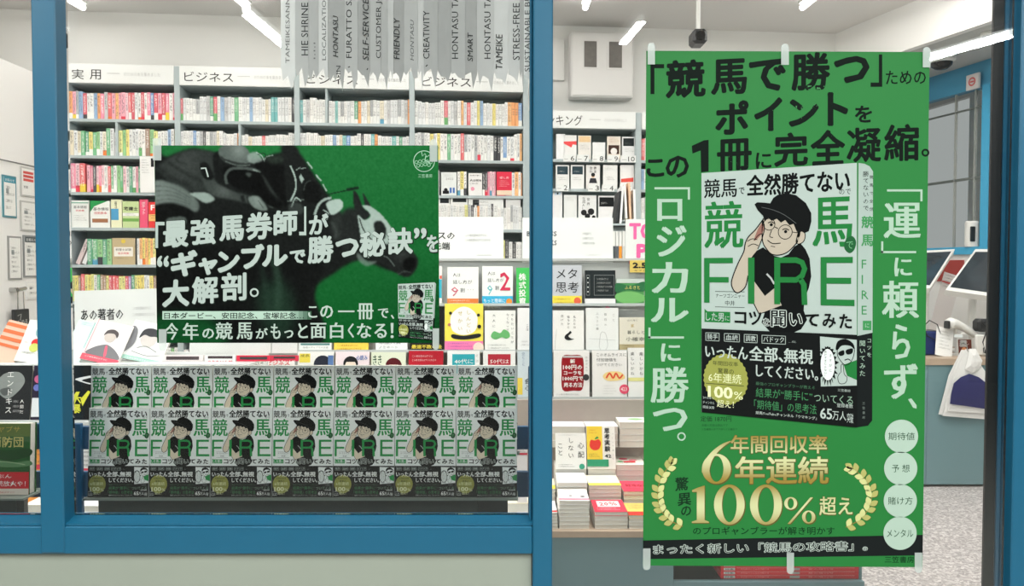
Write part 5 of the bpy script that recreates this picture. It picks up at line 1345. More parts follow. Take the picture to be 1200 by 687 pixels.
for (s_, x0, x1, y0, y1, it, of, col) in (('TAMEIKESANNO', 334.6, 339.4, -12, 74, 0, .0, (120, 120, 120)), ('HIE SHRINE', 353, 361.2, 3, 65, 0, .012, D), ('LOCALIZATION', 377.4, 382, -8, 70.5, 0, 0, (110, 112, 112)),
        ('HONTASU', 390, 396.4, 18, 67, .2, .012, D), ('FURATTO SAN', 405.6, 412.2, -17, 68, 0, .01, D), ('SELF-SERVICE', 425, 432.2, -2, 71, .2, .01, D), ('CUSTOMER JO', 440.6, 448.2, -8, 68.5, 0, .012, D),
        ('FRIENDLY', 461.4, 468.4, 20.5, 69.5, .15, .01, D), ('HONTASU', 480.8, 485, 23, 71, .2, 0, (96, 98, 98)), ('CREATIVITY', 495.8, 503.4, 12.5, 69, 0, .012, D), ('HONTASU TAM', 529.4, 537, -14, 69, 0, .012, D),
        ('SMART', 547.8, 554.2, 38, 72, .1, .012, D), ('HONTASU TAM', 567.4, 575, -14, 69, 0, .012, D), ('TAMEIKE', 581, 588.8, 40, 81, .1, .012, D), ('STRESS-FREE', 601, 609, 3.5, 70.5, 0, .012, D), ('SUSTAINABLE BUSI', 614.8, 621.2, -14, 84, 0, 0, (90, 92, 92))):
    cb = Canvas(lambda x, y: at(x, y, YB - .0018), TP, .00012); cb.text(s_, x0, y0, x1, y1, col, 1, off=of, rot=90, ital=it); cb.build('lettering', bn, o)
cb = Canvas(lambda x, y: at(x, y, YB - .0018), TP, .00012); cb.text('IN', 394, 77, 399, 87, (90, 92, 92), 1, rot=90); cb.line([(408, 79), (410, 78)], 1, D, 1); cb.line([(430, 82), (431, 80)], 1, D, 1); cb.line([(499, 78), (501, 76)], 1.2, D, 1)
for k in range(5): cb.rect(367.5 + (k % 2), 50+4.4*k, 369.5, 51.4+4.4*k, (120, 122, 122), 1)
cb.build('lettering', bn, o)

# ================================================================== WINDOW RACK AND THE FOURTEEN PROMOTED BOOKS
def boxpx(x0, y0, x1, y1, d, t, name, m, parent=None, org=None, bev=0.001):
    """board whose front shows from pixel (x0,y0) to (x1,y1) at distance d, t thick"""
    A, B = at(x0, (y0+y1)/2, d), at(x1, (y0+y1)/2, d); zt = at((x0+x1)/2, y0, d).z; zb = at((x0+x1)/2, y1, d).z
    o = org or Vector(((A.x+B.x)/2, d, zb))
    b = MB(); b.box(A.x-o.x, d-o.y, zb-o.z, B.x-o.x, d+t-o.y, zt-o.z, bev=bev)
    ob = b.build(name, m, parent, fix=True)
    if parent is None: ob.location = o
    return ob
DR = 1.745
o = at(350, 603, DR)
rk_ = thing('display_rack', 'blue slatted rack inside the window behind the rows of green-lettered books', 'display rack', o)
boxpx(82, 500, 619, 527, DR, .012, 'rail', PAINT2, rk_, o); boxpx(82, 553, 619, 583, DR, .012, 'rail', PAINT2, rk_, o)
boxpx(80, 497, 95, 606, DR-.013, .012, 'upright', PAINT2, rk_, o); boxpx(619, 430, 625, 606, DR-.013, .012, 'upright', PAINT2, rk_, o)
DKP = mat('dark_tray', (34, 46, 46), 0.4, noise=.1)
boxpx(115, 585, 560, 606, DR-.03, .016, 'tray_front', DKP, rk_, o); boxpx(560, 585, 595, 606, DR-.03, .016, 'tray_front', mat('dark_tray_end', (16, 20, 22), .4), rk_, o)
zl = at(350, 583.6, 1.68).z
b = MB(); b.box(xat(101, 1.7)-o.x, 1.672-o.y, zl-.004-o.z, xat(607, 1.7)-o.x, DR-.0135-o.y, zl-o.z); b.build('ledge', mat('rack_ledge', (120, 132, 124), .4), rk_, fix=True)
b = MB(); b.box(xat(104, 1.7)-o.x, DR-.0125-.0-o.y+.024, zl+.09-o.z, xat(610, 1.7)-o.x, DR+.03-o.y, zl+.094-o.z); b.build('ledge', mat('rack_ledge', 0), rk_, fix=True)
o2 = at(10, 603, DR)
r2 = thing('display_rack', 'blue slatted rack left of the left mullion, behind the fire brigade novel', 'display rack', o2)
boxpx(-120, 497, 47, 527, DR, .012, 'rail', PAINT2, r2, o2); boxpx(-120, 553, 47, 583, DR, .012, 'rail', PAINT2, r2, o2)
boxpx(-120, 585, 19, 606, DR-.03, .016, 'tray_front', DKP, r2, o2); boxpx(19, 585, 28, 606, DR-.03, .016, 'tray_front', mat('dark_tray_end', 0), r2, o2)
zl2 = at(10, 581.5, 1.68).z
b = MB(); b.box(-1.4-o2.x, 1.66-o2.y, zl2-.004-o2.z, xat(36, 1.7)-o2.x, DR-.0005-o2.y, zl2-o2.z); b.build('ledge', mat('rack_ledge', 0), r2, fix=True)

BWd, BHt = .1345, .1955
cov = Canvas(lambda x, y: Vector((-BWd/2 + x*BWd, -.0003, BHt*(1-y))), (0, -1, 0), 0.00012)
draw_cover(cov, lambda u, v: (u, v), 1, bright=True)
cm = cov.build('cover_print'); cm_me = cm.data; bpy.data.objects.remove(cm)
bb = MB(); bb.box(-BWd/2, 0, 0, BWd/2, .0015, BHt); bb.box(-BWd/2, .0155, 0, BWd/2, .017, BHt); bb.box(-BWd/2, .0015, 0, -BWd/2+.0015, .0155, BHt)
CMAT = ink((234, 242, 238)); bme = bb.mesh('cover', [CMAT])
bb = MB(); bb.box(-BWd/2+.0016, .0016, .001, BWd/2-.003, .0154, BHt-.0006); pme = bb.mesh('page_block', [PAPER])
def promo(i, rown, px, dd, zbase, tilt):
    p = at(px, 530, dd)
    lab = ('green-lettered FIRE book, %s from the left in the %s row of the window' % (ORD[i], rown))
    t = thing('book', lab, 'book', (p.x, dd, zbase), (-tilt, 0, 0), 'green-lettered FIRE books in the window')
    link('cover', bme, t); link('page_block', pme, t); link('cover_print', cm_me, t)
d1, d2 = 1.685, 1.735
for i in range(7): promo(i, 'front lower', 137.8 + 72.05*i, d1, zl + .0006, math.radians(3.5))
zt2 = at(350, 427.5, d2).z - BHt
for i in range(7): promo(i, 'rear upper', 141.5 + 71.6*i, 1.71, zt2, math.radians(2.5))
# support strip for the upper row
b = MB(); b.box(xat(104, 1.72)-o.x, 1.7095-o.y, zt2-.0045-o.z, xat(609, 1.72)-o.x, 1.7315-o.y, zt2-.0006-o.z); b.build('ledge', mat('rack_ledge', 0), rk_, fix=True)
# fire-brigade novel in the leftmost window
A = at(-16, 581, 1.69); B_ = at(34.5, 581, 1.69); w = B_.x-A.x; h = at(10, 497.5, 1.69).z - zl2
facebook('green landscape novel with a red band, standing in the leftmost window', w, h, ((A.x+B_.x)/2, 1.69, zl2+.0006), 0, math.radians(3), 0, (46, 100, 52),
  [('r', 0, 0, 1, .3, (108, 128, 74)), ('r', 0, .3, 1, .42, (70, 110, 70)), ('p', [(0, .55), (.4, .62), (1, .58), (1, .75), (.5, .85), (0, .7)], (40, 78, 44)), ('p', [(0, .8), (.6, .9), (1, .86), (1, .98), (.3, 1.0)], (96, 140, 96)),
   ('l', [(0, .92), (.4, .88), (.9, .95)], .02, (150, 180, 140)), ('t', 'ハヤブサ', .08, .06, .78, .2, (196, 178, 96), .01), ('t', '消防団', .1, .3, .86, .55, (210, 204, 130), .02),
   ('r', 0, 1.12, 1, 1.7, (206, 40, 50)), ('t', 'たぶん', .1, 1.17, .6, 1.26, Wt), ('t', '連続放火や！', .1, 1.32, .93, 1.45, Wt), ('r', 0, 1.5, 1, 1.7, (226, 216, 204)), ('n', .05, 1.56, .9, 1.64, 1, (190, 60, 60))], .024)
# the same row's spine edge: thick yellow page side is the page block

# ================================================================== THE DISPLAY ISLAND
XE = at(1015, 672, 2.77).x
zt_e, zt_b = at(700, 622, 2.77).z, at(700, 630, 2.77).z
isl = thing('display_table', 'long grey-blue display table with a pale edge, loaded with book stacks', 'table', (0, 2.77, 0))
def ib(name, x0, y0, z0, x1, y1, z1, m, bev=0.002):
    b = MB(); b.box(x0, y0-2.77, z0, x1, y1-2.77, z1, bev=bev); return b.build(name, m, isl, fix=True)
ib('table_top', -4.1, 2.765, zt_b, XE+.01, 3.5, zt_e, WOOD)
nx0, nx1 = at(790, 672, 2.77).x, XE-.012
nz0, nz1 = at(900, 683, 2.77).z, at(900, 655, 2.77).z
ib('front_panel', -4.1, 2.78, .06, nx0, 2.80, zt_b-.0005, GREYBLUE); ib('front_panel', nx0, 2.78, .06, XE, 2.80, nz0, GREYBLUE); ib('front_panel', nx0, 2.78, nz1, XE, 2.80, zt_b-.0005, GREYBLUE)
ib('end_panel', XE-.012, 2.801, .06, XE, 3.48, zt_b-.0005, GREYBLUE); ib('plinth', -4.05, 2.86, 0, XE-.05, 3.4, .0595, mat('plinth_dark', (60, 70, 74), .5))
ib('niche_floor', nx0, 2.8005, nz0-.015, XE-.0125, 3.3, nz0, mat('niche_shade', (24, 29, 31), .6)); ib('niche_back', nx0, 3.301, nz0-.015, XE-.0125, 3.31, nz1, mat('niche_shade', (24, 29, 31), .6))  # niche boards coloured dark to stand for the shade inside
ib('niche_side', nx0-.012, 2.8005, nz0-.015, nx0-.0005, 3.3, zt_b-.0005, mat('niche_shade', 0))
# riser behind the stacks and the rack for covers
zC = at(700, 466.5, 3.32).z
RISE = mat('riser_brown', (168, 158, 150), .35, noise=.08)
ib('riser', -.42, 3.30, zt_e+.0005, XE, 3.49, zC-.004, RISE)
DISC = Vector((0, 0, 0))
rs = thing('cover_rack', 'tiered rack of clear strips holding covers facing the window', 'rack', (0, 3.3, zC))
ACR = mat('rack_strip', (198, 204, 204), .25, noise=0)
rows_z = {}
xa, xb = at(300, 460, 3.32).x, at(1000, 460, 3.32).x
for nm, yb, dd in (('C', 466, 3.32), ('B', 411, 3.37), ('A', 356.5, 3.42)):
    z = at(600, yb, dd).z; rows_z[nm] = z
    b = MB(); b.box(xa, dd-.004-3.3, z-.008-zC, xb, dd+.040-3.3, z-zC); b.box(xa, dd-.006-3.3, z-.008-zC, xb, dd-.0042-3.3, z+.004-zC); b.build('rack_shelf', ACR, rs)
zA1 = at(600, 306, 3.47).z
b = MB(); b.box(xa, 3.4665-3.3, 0, xb, 3.485-3.3, zA1-zC); b.build('back_board', mat('rack_back', (196, 198, 196), .5), rs)
b = MB(); b.box(xa, .145, zA1-zC+.0005, xb, .25, zA1-zC+.012); b.build('top_board', mat('rack_back', 0), rs)
for x in (xa, xb-.012): 
    b = MB(); b.box(x, .015, -.01, x+.012, .16, zA1-zC); b.build('side_board', mat('rack_back', 0), rs)
ib('rack_support', xa, 3.50, 0.0, xa+.04, 3.54, zC, GREYBLUE); ib('rack_support', XE-.05, 3.50, 0, XE-.01, 3.54, zC, GREYBLUE)
ib('back_shelf', xa, 3.4905, zC-.03, xb, 3.56, zC-.005, GREYBLUE)

def fpx(label, x0, x1, yt, rw, cover, ops, thick=.015, tilt=4, d=None, z=None, roll=0, grp=None):
    dd = d if d is not None else {'A': 3.424, 'B': 3.374, 'C': 3.324}[rw]
    zz = z if z is not None else rows_z[rw]
    A, B = at(x0, yt, dd), at(x1, yt, dd); w = B.x-A.x; hh = at((x0+x1)/2, yt, dd+.01).z - zz
    g = grp or {'A': 'covers on the top tier of the rack', 'B': 'covers on the middle tier of the rack', 'C': 'covers on the bottom tier of the rack'}.get(rw)
    return facebook(label, w, hh, ((A.x+B.x)/2, dd, zz+.0005), 0, math.radians(tilt), roll, cover, ops, thick, g)
LB, YE, PK = (64, 176, 216), (240, 222, 86), (244, 130, 180)
# top tier
fpx('white cover with a small pink 9 and an orange band, top tier of the rack', 524, 560.5, 313, 'A', (240, 240, 236), [('t', '人は', .18, .2, .42, .32, (90, 96, 100)), ('t', '話し方が', .18, .42, .8, .55, (90, 96, 100)), ('t', '9', .12, .64, .36, .95, (214, 110, 130)), ('t', '割', .42, .68, .56, .82, (90, 96, 100)), ('t', '…', .65, .72, .85, .75, Gr), ('r', 0, 1.02, 1, 2, (226, 130, 70)), ('n', .05, 1.06, .95, 1.24, 2, Wt)])
fpx('white cover with a big red 2 and blue band, top tier of the rack', 565, 601, 312, 'A', (240, 241, 238), [('t', '人は', .18, .18, .42, .3, (90, 96, 100)), ('t', '話し方が', .18, .4, .7, .52, (90, 96, 100)), ('t', '9', .16, .62, .34, .95, (90, 190, 200)), ('t', '割', .42, .64, .55, .78, (90, 96, 100)), ('t', '2', .58, .2, .92, .8, (208, 60, 90), .02), ('r', 0, .98, 1, 2, LB), ('t', 'もっと簡単に', .05, 1.06, .75, 1.2, Wt), ('t', 'うまくいく', .05, 1.26, .6, 1.4, Wt), ('d', .88, 1.16, .1, (244, 150, 60))])
fpx('green comic cover with white investment lettering, top tier beside the middle mullion', 605, 645, 314, 'A', (76, 190, 96), [('v', '株式投資', .18, .15, 1.1, .22, Wt, .03), ('d', .62, .65, .16, (236, 206, 176)), ('p', [(.45, .6), (.5, .4), (.75, .4), (.82, .6)], K), ('r', .4, .85, .9, 1.2, K)])
fpx('cover with an orange edge and turquoise band beside the racing poster', 505, 517.5, 312, 'A', (238, 236, 232), [('r', .8, .9, 1, 1.2, (230, 110, 90)), ('r', 0, 1.25, 1, 3, (70, 180, 200))])
fpx('grey cover with two large black words and a yellow band, top tier of the rack', 647, 682, 311, 'A', (198, 202, 208), [('t', 'メタ', .15, .12, .85, .45, K), ('t', '思考', .12, .56, .9, .92, K), ('r', 0, 1.03, 1, 2, YE), ('n', .08, 1.1, .8, 1.35, 2, (170, 130, 60)), ('d', .85, 1.2, .12, (236, 110, 80))])
fpx('black cover with a grey frame of handwriting over white, top tier of the rack', 685.5, 721.5, 317, 'A', (240, 240, 240), [('r', 0, 0, 1, .92, (38, 44, 46)), ('r', .3, .15, .96, .82, (140, 146, 146)), ('r', .31, .165, .95, .805, (38, 44, 46)), ('r', .05, .15, .16, .82, (140, 146, 146)), ('r', .06, .165, .15, .805, (38, 44, 46)), ('n', .38, .25, .9, .75, 4, (176, 180, 178)), ('p', [(.65, 1.3), (.7, 1.18), (.82, 1.22), (.86, 1.32)], (236, 130, 160)), ('d', .1, .25, .02, Wt), ('d', .1, .4, .02, Wt), ('d', .1, .55, .02, Wt), ('d', .1, .7, .02, Wt)])
fpx('cover with a green valley and a pink band, top tier beside the tall poster', 722.5, 755, 327, 'A', (84, 150, 88), [('r', 0, 0, 1, .15, (200, 210, 204)), ('p', [(0, .15), (.5, .25), (1, .1), (1, .45), (.4, .4), (0, .5)], (48, 110, 70)), ('p', [(0, .55), (.5, .45), (1, .6), (1, .8), (.4, .9), (0, .75)], (120, 186, 110)), ('t', 'ふるさと', .3, .25, .85, .38, (236, 220, 120)), ('r', 0, .92, 1, 2, (238, 84, 100)), ('n', .05, .98, .9, 1.2, 2, Wt)])
# middle tier
fpx('yellow cover with a white centre, black ribbon and pink foot, middle tier of the rack', 521, 566, 356, 'B', (240, 224, 92), [('p', [(.3, .15), (.5, .08), (.7, .15), (.85, .35), (.8, .7), (.5, .82), (.2, .7), (.15, .35)], (240, 240, 240)), ('v', 'しんどい', .62, .15, .8, .13, (200, 180, 90)), ('v', 'せかい', .4, .15, .75, .13, (200, 180, 90)), ('p', [(.2, .8), (.5, .84), (.9, .78), (.9, .88), (.5, .94), (.2, .9)], K), ('r', 0, .98, 1, 2, PK), ('n', .08, 1.02, .8, 1.25, 3, (120, 60, 150)), ('d', .88, 1.15, .14, (238, 220, 206)), ('d', .15, .25, .04, K), ('d', .88, .3, .04, K), ('d', .12, .55, .04, (200, 130, 110)), ('d', .9, .6, .05, K)])
fpx('white cover with a green crouching creature, middle tier of the rack', 568, 604, 364, 'B', (240, 240, 236), [('v', 'やりたいことが', .9, .08, 1.1, .1, (80, 84, 84)), ('v', 'なくなって', .75, .08, .7, .1, (80, 84, 84)), ('v', '大人に', .3, .08, .6, .1, (80, 84, 84)), ('p', [(.2, .85), (.3, .68), (.5, .74), (.62, .62), (.78, .7), (.82, .85), (.7, .92), (.55, .88), (.35, .95)], (108, 178, 112)), ('n', .1, 1.1, .9, 1.3, 2, (110, 116, 114))])
fpx('plain white cover with a few tiny words beside the middle mullion, middle tier', 606.5, 645, 361, 'B', (240, 240, 240), [('v', 'ことば', .3, .5, .7, .08, K), ('n', .1, 1.0, .4, 1.2, 2, Gr)])
fpx('white cover with a small black cat, middle tier of the rack', 648, 684.5, 364, 'B', (242, 241, 238), [('v', '私たちは', .7, .15, .6, .09, (70, 70, 70)), ('v', '悩みから', .5, .15, .6, .09, (70, 70, 70)), ('v', '逃げた', .3, .12, .5, .09, (70, 70, 70)), ('p', [(.4, .8), (.5, .72), (.56, .66), (.6, .72), (.5, .82), (.58, .9), (.68, .92), (.5, .96), (.38, .9)], K), ('l', [(.12, .6), (.12, 1.4), (.8, 1.42)], .008, Gr)])
fpx('white cover with pale grey line drawing, middle tier of the rack', 687, 725, 361, 'B', (238, 240, 238), [('v', 'ふつうの暮', .35, .12, .7, .09, Gr), ('v', '毎日の', .6, .12, .6, .09, Gr), ('v', 'こと', .85, .15, .45, .09, Gr), ('l', [(.4, 1.2), (.45, .8), (.55, .75), (.62, .85), (.66, 1.2), (.5, 1.35), (.4, 1.2)], .01, (180, 182, 182)), ('l', [(.1, .95), (.9, 1.0)], .008, (190, 192, 192))])
fpx('cream cover with a beige band of writing, middle tier beside the tall poster', 726, 757, 372, 'B', (226, 222, 206), [('t', '山と海と', .3, .08, .7, .15, (140, 140, 130)), ('v', '家', .5, .25, .4, .14, (190, 160, 90)), ('t', '暮らしと', .3, .5, .95, .64, (110, 110, 104)), ('t', '小確幸', .25, .75, .95, .9, (90, 90, 84)), ('r', 0, 1.02, 1, 2, (190, 176, 136)), ('n', .1, 1.06, .7, 1.3, 3, (90, 84, 60))])
# bottom tier
fpx('white cover with a red can reading 100円のコーラ, bottom tier of the rack', 649, 691, 411, 'C', (240, 238, 236), [('p', [(.25, .17), (.5, .13), (.8, .17), (.84, .6), (.8, 1.08), (.55, 1.12), (.25, 1.1), (.22, .6)], (150, 24, 34)), ('r', .26, .15, .8, .2, (200, 196, 196)), ('t', '新', .46, .24, .6, .36, Wt, .03), ('t', '100円の', .26, .4, .8, .54, Wt, .03), ('t', 'コーラを', .28, .57, .78, .68, Wt, .03), ('t', '1000円で', .25, .72, .82, .85, Wt, .03), ('t', '売る方法', .28, .89, .8, 1.03, Wt, .03), ('d', .9, .75, .09, (60, 60, 62)), ('n', .08, 1.2, .9, 1.28, 1, (110, 110, 110)), ('v', '永井さんの', .92, .15, .6, .07, Gr)])
fpx('white cover with an omelette drawing and a pink seal, bottom tier of the rack', 694.5, 735, 411, 'C', (241, 240, 238), [('t', 'このオムライスに', .12, .08, .98, .17, (90, 92, 92)), ('t', '付加価値を', .12, .22, .7, .32, (90, 92, 92)), ('t', 'つけてください', .12, .37, .85, .46, (90, 92, 92)), ('p', [(.3, .75), (.45, .62), (.8, .62), (.95, .78), (.8, .86), (.45, .88)], (240, 214, 150)), ('l', [(.4, .8), (.5, .66), (.6, .8), (.68, .66), (.78, .8), (.88, .7)], .05, (226, 90, 60)), ('d', .92, 1.12, .14, (226, 80, 110)), ('t', '423', .82, 1.06, 1.0, 1.17, Wt), ('n', .3, 1.0, .7, 1.3, 4, (200, 200, 198))], roll=.0)
fpx('white cover with two lines of grey brush words, bottom tier beside the tall poster', 736.5, 757, 408, 'C', (238, 239, 236), [('v', '楽しいかね', .25, .2, 1.6, .22, (100, 100, 100)), ('v', '楽しいかね', .75, .2, 1.6, .22, (100, 100, 100)), ('r', 0, 1.7, 1, 1.9, (226, 224, 150))])
fpx('white cover with a turquoise 40代 square, bottom tier under the yellow cover', 524, 562, 411.5, 'C', (236, 238, 236), [('r', .15, .1, .85, .7, (54, 164, 176)), ('t', '40代に', .22, .25, .8, .4, Wt), ('n', .88, .1, .98, .6, 3, Gr)])
fpx('white cover with a dark red 50代 square, bottom tier under the creature cover', 566, 604, 411.5, 'C', (236, 236, 234), [('r', .15, .1, .85, .7, (176, 48, 62)), ('t', '50代は', .22, .25, .8, .4, Wt)])
fpx('pale blue and white cover with black lettering beside the middle mullion, bottom tier', 606.5, 626, 412, 'C', (206, 218, 224), [('v', '空とこと', .35, .05, .9, .2, (80, 110, 150)), ('r', 0, 1.6, .3, 2.6, (236, 210, 90)), ('v', '会心', .6, 1.6, 2.4, .35, K)])
lowC = [('white cover with a red heading between the sign boards, bottom tier', 292, 344, 417, (236, 232, 230), [('r', .1, .04, .9, .09, K), ('t', '週刊ビジネス', .1, .12, .9, .22, R_, .02)]),
        ('white cover with a yellow box and a dark-haired head, bottom tier', 348, 390, 412.5, (236, 236, 232), [('r', .05, .05, .35, .3, (232, 214, 90)), ('t', '成長', .08, .07, .33, .15, K), ('d', .7, .35, .25, (44, 48, 60)), ('r', .85, .1, 1, .6, (90, 120, 170))]),
        ('pale pink comic cover with a girl in black hair, bottom tier', 392.5, 432, 412.5, (238, 222, 226), [('d', .45, .35, .22, K), ('d', .45, .4, .16, (240, 222, 206)), ('r', .3, .2, .6, .3, K), ('t', '心読み', .62, .1, .95, .25, (60, 110, 180), .02)]),
        ('pale green cover with large green letters and a red-haired head, bottom tier', 434.5, 475, 413, (222, 228, 206), [('t', 'きき', .05, .08, .3, .4, (50, 80, 60), .02), ('d', .65, .4, .24, (90, 30, 36)), ('d', .65, .45, .16, (238, 216, 200)), ('r', .5, .22, .8, .36, (90, 30, 36))]),
        ('red cover with two rows of small white print, bottom tier', 478.5, 519, 411.5, (178, 36, 50), [('n', .1, .12, .9, .35, 2, (230, 200, 200))])]
for (lb, a_, b_, y_, cv_, op_) in lowC: fpx(lb, a_, b_, y_, 'C', cv_, op_)
lowB = [('white cover with a teal heading bar just under the racing poster, middle tier', 350, 388, 360, (236, 238, 236), [('r', .05, 1.12, .95, 1.18, (96, 140, 140)), ('t', '各種メディアで大反響', .12, 1.22, .9, 1.28, Gr)]),
        ('yellow-banded cover just under the racing poster, middle tier', 391, 431, 360, (238, 210, 90), [('n', .1, 1.1, .9, 1.3, 2, (180, 110, 40))]),
        ('white cover with the words 本屋大賞ノミネート just under the racing poster, middle tier', 440, 477, 360, (236, 238, 238), [('t', '本屋大賞', .1, 1.08, .8, 1.18, (130, 134, 134)), ('t', 'ノミネート', .1, 1.23, .7, 1.32, (130, 134, 134))]),
        ('black cover with yellow lettering just under the racing poster, middle tier', 480, 519.5, 360, (34, 32, 32), [('t', '最速不敗の法', .05, 1.12, .95, 1.24, (226, 206, 80), .03)])]
for (lb, a_, b_, y_, cv_, op_) in lowB: fpx(lb, a_, b_, y_, 'B', cv_, op_)

# sign boards standing on the fixtures
def signboard(label, x0, x1, y0, y1, d, ops, roll=0.0, t=.004):
    A, B = at(x0, y1, d), at(x1, y1, d); w = B.x-A.x; h = at((x0+x1)/2, y0, d).z - A.z
    s_ = thing('sign_board', label, 'sign', ((A.x+B.x)/2, d, A.z), (-.05, roll, 0), 'white sign boards')
    b = MB(); b.box(-w/2, 0, 0, w/2, t, h); b.build('board', WHITE, s_)
    b = MB(); b.box(-.03, t+.0005, 0, .03, t+.05, .006); b.box(-.03, t+.0005, 0, .03, t+.003, h*.5); b.build('foot', ACR, s_)
    c = Canvas(lambda u, v: Vector((-w/2+u*w, -.0004, h-v*w)), (0, -1, 0), .0004); draw(c, ops, 9); c.build('lettering', s_)
    return s_
b0 = zA1 + .0125
signboard('white sign board with two cut-off words right of the racing poster', 478, 590, 254, 305.5, 3.46, [('t', 'ビジネスの', .04, .155, .49, .235, (50, 52, 52), .02), ('t', '最先端', .18, .265, .44, .345, (50, 52, 52), .02), ('n', .60, .18, .9, .28, 2, (150, 152, 152)), ('r', .72, .40, .88, .404, Gr)])
signboard('white sign board behind the middle mullion, with cut-off capitals at its left', 612, 718.5, 255, 308, 3.46, [('t', 'BUSINESS', -.0 + .05, .15, .38, .205, (56, 58, 60), .02), ('t', 'BOOKS', .16, .25, .38, .305, (56, 58, 60), .02), ('n', .66, .16, .80, .32, 3, (150, 152, 152)), ('n', .70, .40, .92, .44, 1, (200, 200, 200))])
signboard('tilted white sign board reading あの著者の最新 beside the left mullion', 88, 224, 339, 402, 3.05, [('t', 'あの著者の', .055, .16, .42, .26, (56, 56, 58), .02), ('t', '最新', .17, .325, .33, .41, (56, 56, 58), .02), ('n', .5, .15, .72, .26, 2, (186, 186, 186))], roll=-.03)
# pink TOP card with price tab, in front of the right end
t = thing('sign_board', 'white card with big pink capitals beside the tall poster', 'sign', (at(746, 310, 3.46).x, 3.46, zA1 + .0125), group='white sign boards')
w = at(768, 300, 3.46).x - at(733, 300, 3.46).x; h = at(740, 257, 3.46).z - zA1 - .0125; x_ = at(733, 300, 3.46).x - t.location.x
b = MB(); b.box(x_, 0, 0, x_+w, .004, h); b.build('board', WHITE, t)
b = MB(); b.box(x_+.4*w, .0045, 0, x_+.5*w, .04, .006); b.box(x_+.4*w, .0045, 0, x_+.5*w, .008, h*.6); b.build('foot', ACR, t)
c = Canvas(lambda u, v: Vector((x_+u*w, -.0004, h-v*w)), (0, -1, 0), .0004)
c.text('TO', .12, .12, .98, .68, (240, 110, 170), 1, off=.05); c.text('P', .36, .82, .75, 1.3, (240, 110, 170), 1, off=.05); c.rect(.12, 1.36, 1, 1.5, (240, 110, 170), 1); c.build('lettering', t)
t2 = thing('price_card', 'yellow price card reading 2.5 under the pink capitals', 'card', (at(738, 324, 3.442).x, 3.442, zA1 - .052))
b = MB(); b.box(0, 0, 0, .11, .003, .055, bev=.001); b.build('card', ink((226, 200, 110)), t2)
c = Canvas(lambda u, v: Vector((u, -.0004, .055-v)), (0, -1, 0), .0004); c.text('2.5', .012, .01, .075, .036, K, 1, off=.04); c.text('ギフト', .02, .042, .07, .05, K, 1); c.build('print', t2)
# thin magazines and pens at the right of the ranking shelves
for i, (xb_, xt_, yb, yt, c_) in enumerate(((721, 726, 262, 224, (60, 62, 64)), (726, 729, 262, 218, (236, 236, 236)), (733, 731, 256, 216, (240, 238, 232)), (738, 736, 258, 214, (226, 190, 160)), (743, 742, 258, 222, (236, 236, 234)))):
    d = 4.6; A = at(xb_, yb, d); T_ = at(xt_, yt, d)
    b = MB(); w = .012; hh = T_.z-A.z; sh = T_.x-A.x
    b.add([(0, 0, 0), (w, 0, 0), (w, .2, 0), (0, .2, 0), (sh, 0, hh), (sh+w, 0, hh), (sh+w, .2, hh), (sh, .2, hh)], [(0, 3, 2, 1), (4, 5, 6, 7), (0, 1, 5, 4), (1, 2, 6, 5), (2, 3, 7, 6), (3, 0, 4, 7)])
    tag(b.build('magazine', ink(c_), None, A), 'thin %s magazine leaning, %s from the left in the rack beside the ranking shelves' % (('dark', 'white', 'cream', 'peach', 'white')[i], ORD[i]), 'magazine', 'magazines beside the ranking shelves')
d = 4.6; A = at(717, 312, d); B = at(733.5, 312, d); zt = at(725, 262, d).z; W_ = B.x-A.x
t = thing('pen_stand', 'dark-framed stand of white and orange pens right of the sign board', 'stand', A)
b = MB(); b.box(0, .06, 0, W_, .07, zt-A.z); b.build('back_plate', SHELFM, t); b = MB(); b.box(0, -.01, -.02, W_, .06, 0); b.box(0, -.002, zt-A.z-.02, W_, .058, zt-A.z-.004); b.build('tray', DKPLASTIC, t)
for i in range(4):
    x = W_*(.14 + .24*i); q = tag(MB().box(x-.008, .01, .0005, x+.008, .03, .21).build('pen_box', ink((230, 230, 226)), None, A), 'white box of pens, %s from the left in the pen stand' % ORD[i], 'box', 'pen boxes in the stand')
    b = MB(); b.box(x-.0082, .0092, .02, x+.0082, .0099, .12); b.build('label_strip', ink(((70, 74, 80), (96, 100, 104), (240, 150, 60), (206, 206, 200))[i]), q)
# base cabinet that carries the magazines, card and pens
zk = A.z - .021
b = MB(); b.box(at(700, 300, 4.6).x, 4.55, 0, at(820, 300, 4.6).x, 4.9, zk, bev=.004); tag(b.build('shelf_unit', SHELFM, fix=True), 'low grey shelf unit behind the cover rack, carrying pens and magazines', 'shelf unit')
t = thing('magazine_rack', 'grey holder for the thin magazines beside the ranking shelves', 'rack', at(735, 262, 4.6))
b = MB(); b.box(-.09, -.01, -.012, .1, .21, -.001); b.build('tray', SHELFM, t); b = MB(); b.box(.05, .07, at(735, 312, 4.6).z-at(735, 262, 4.6).z-.02, .08, .1, -.0125); b.build('post', SHELFM, t)

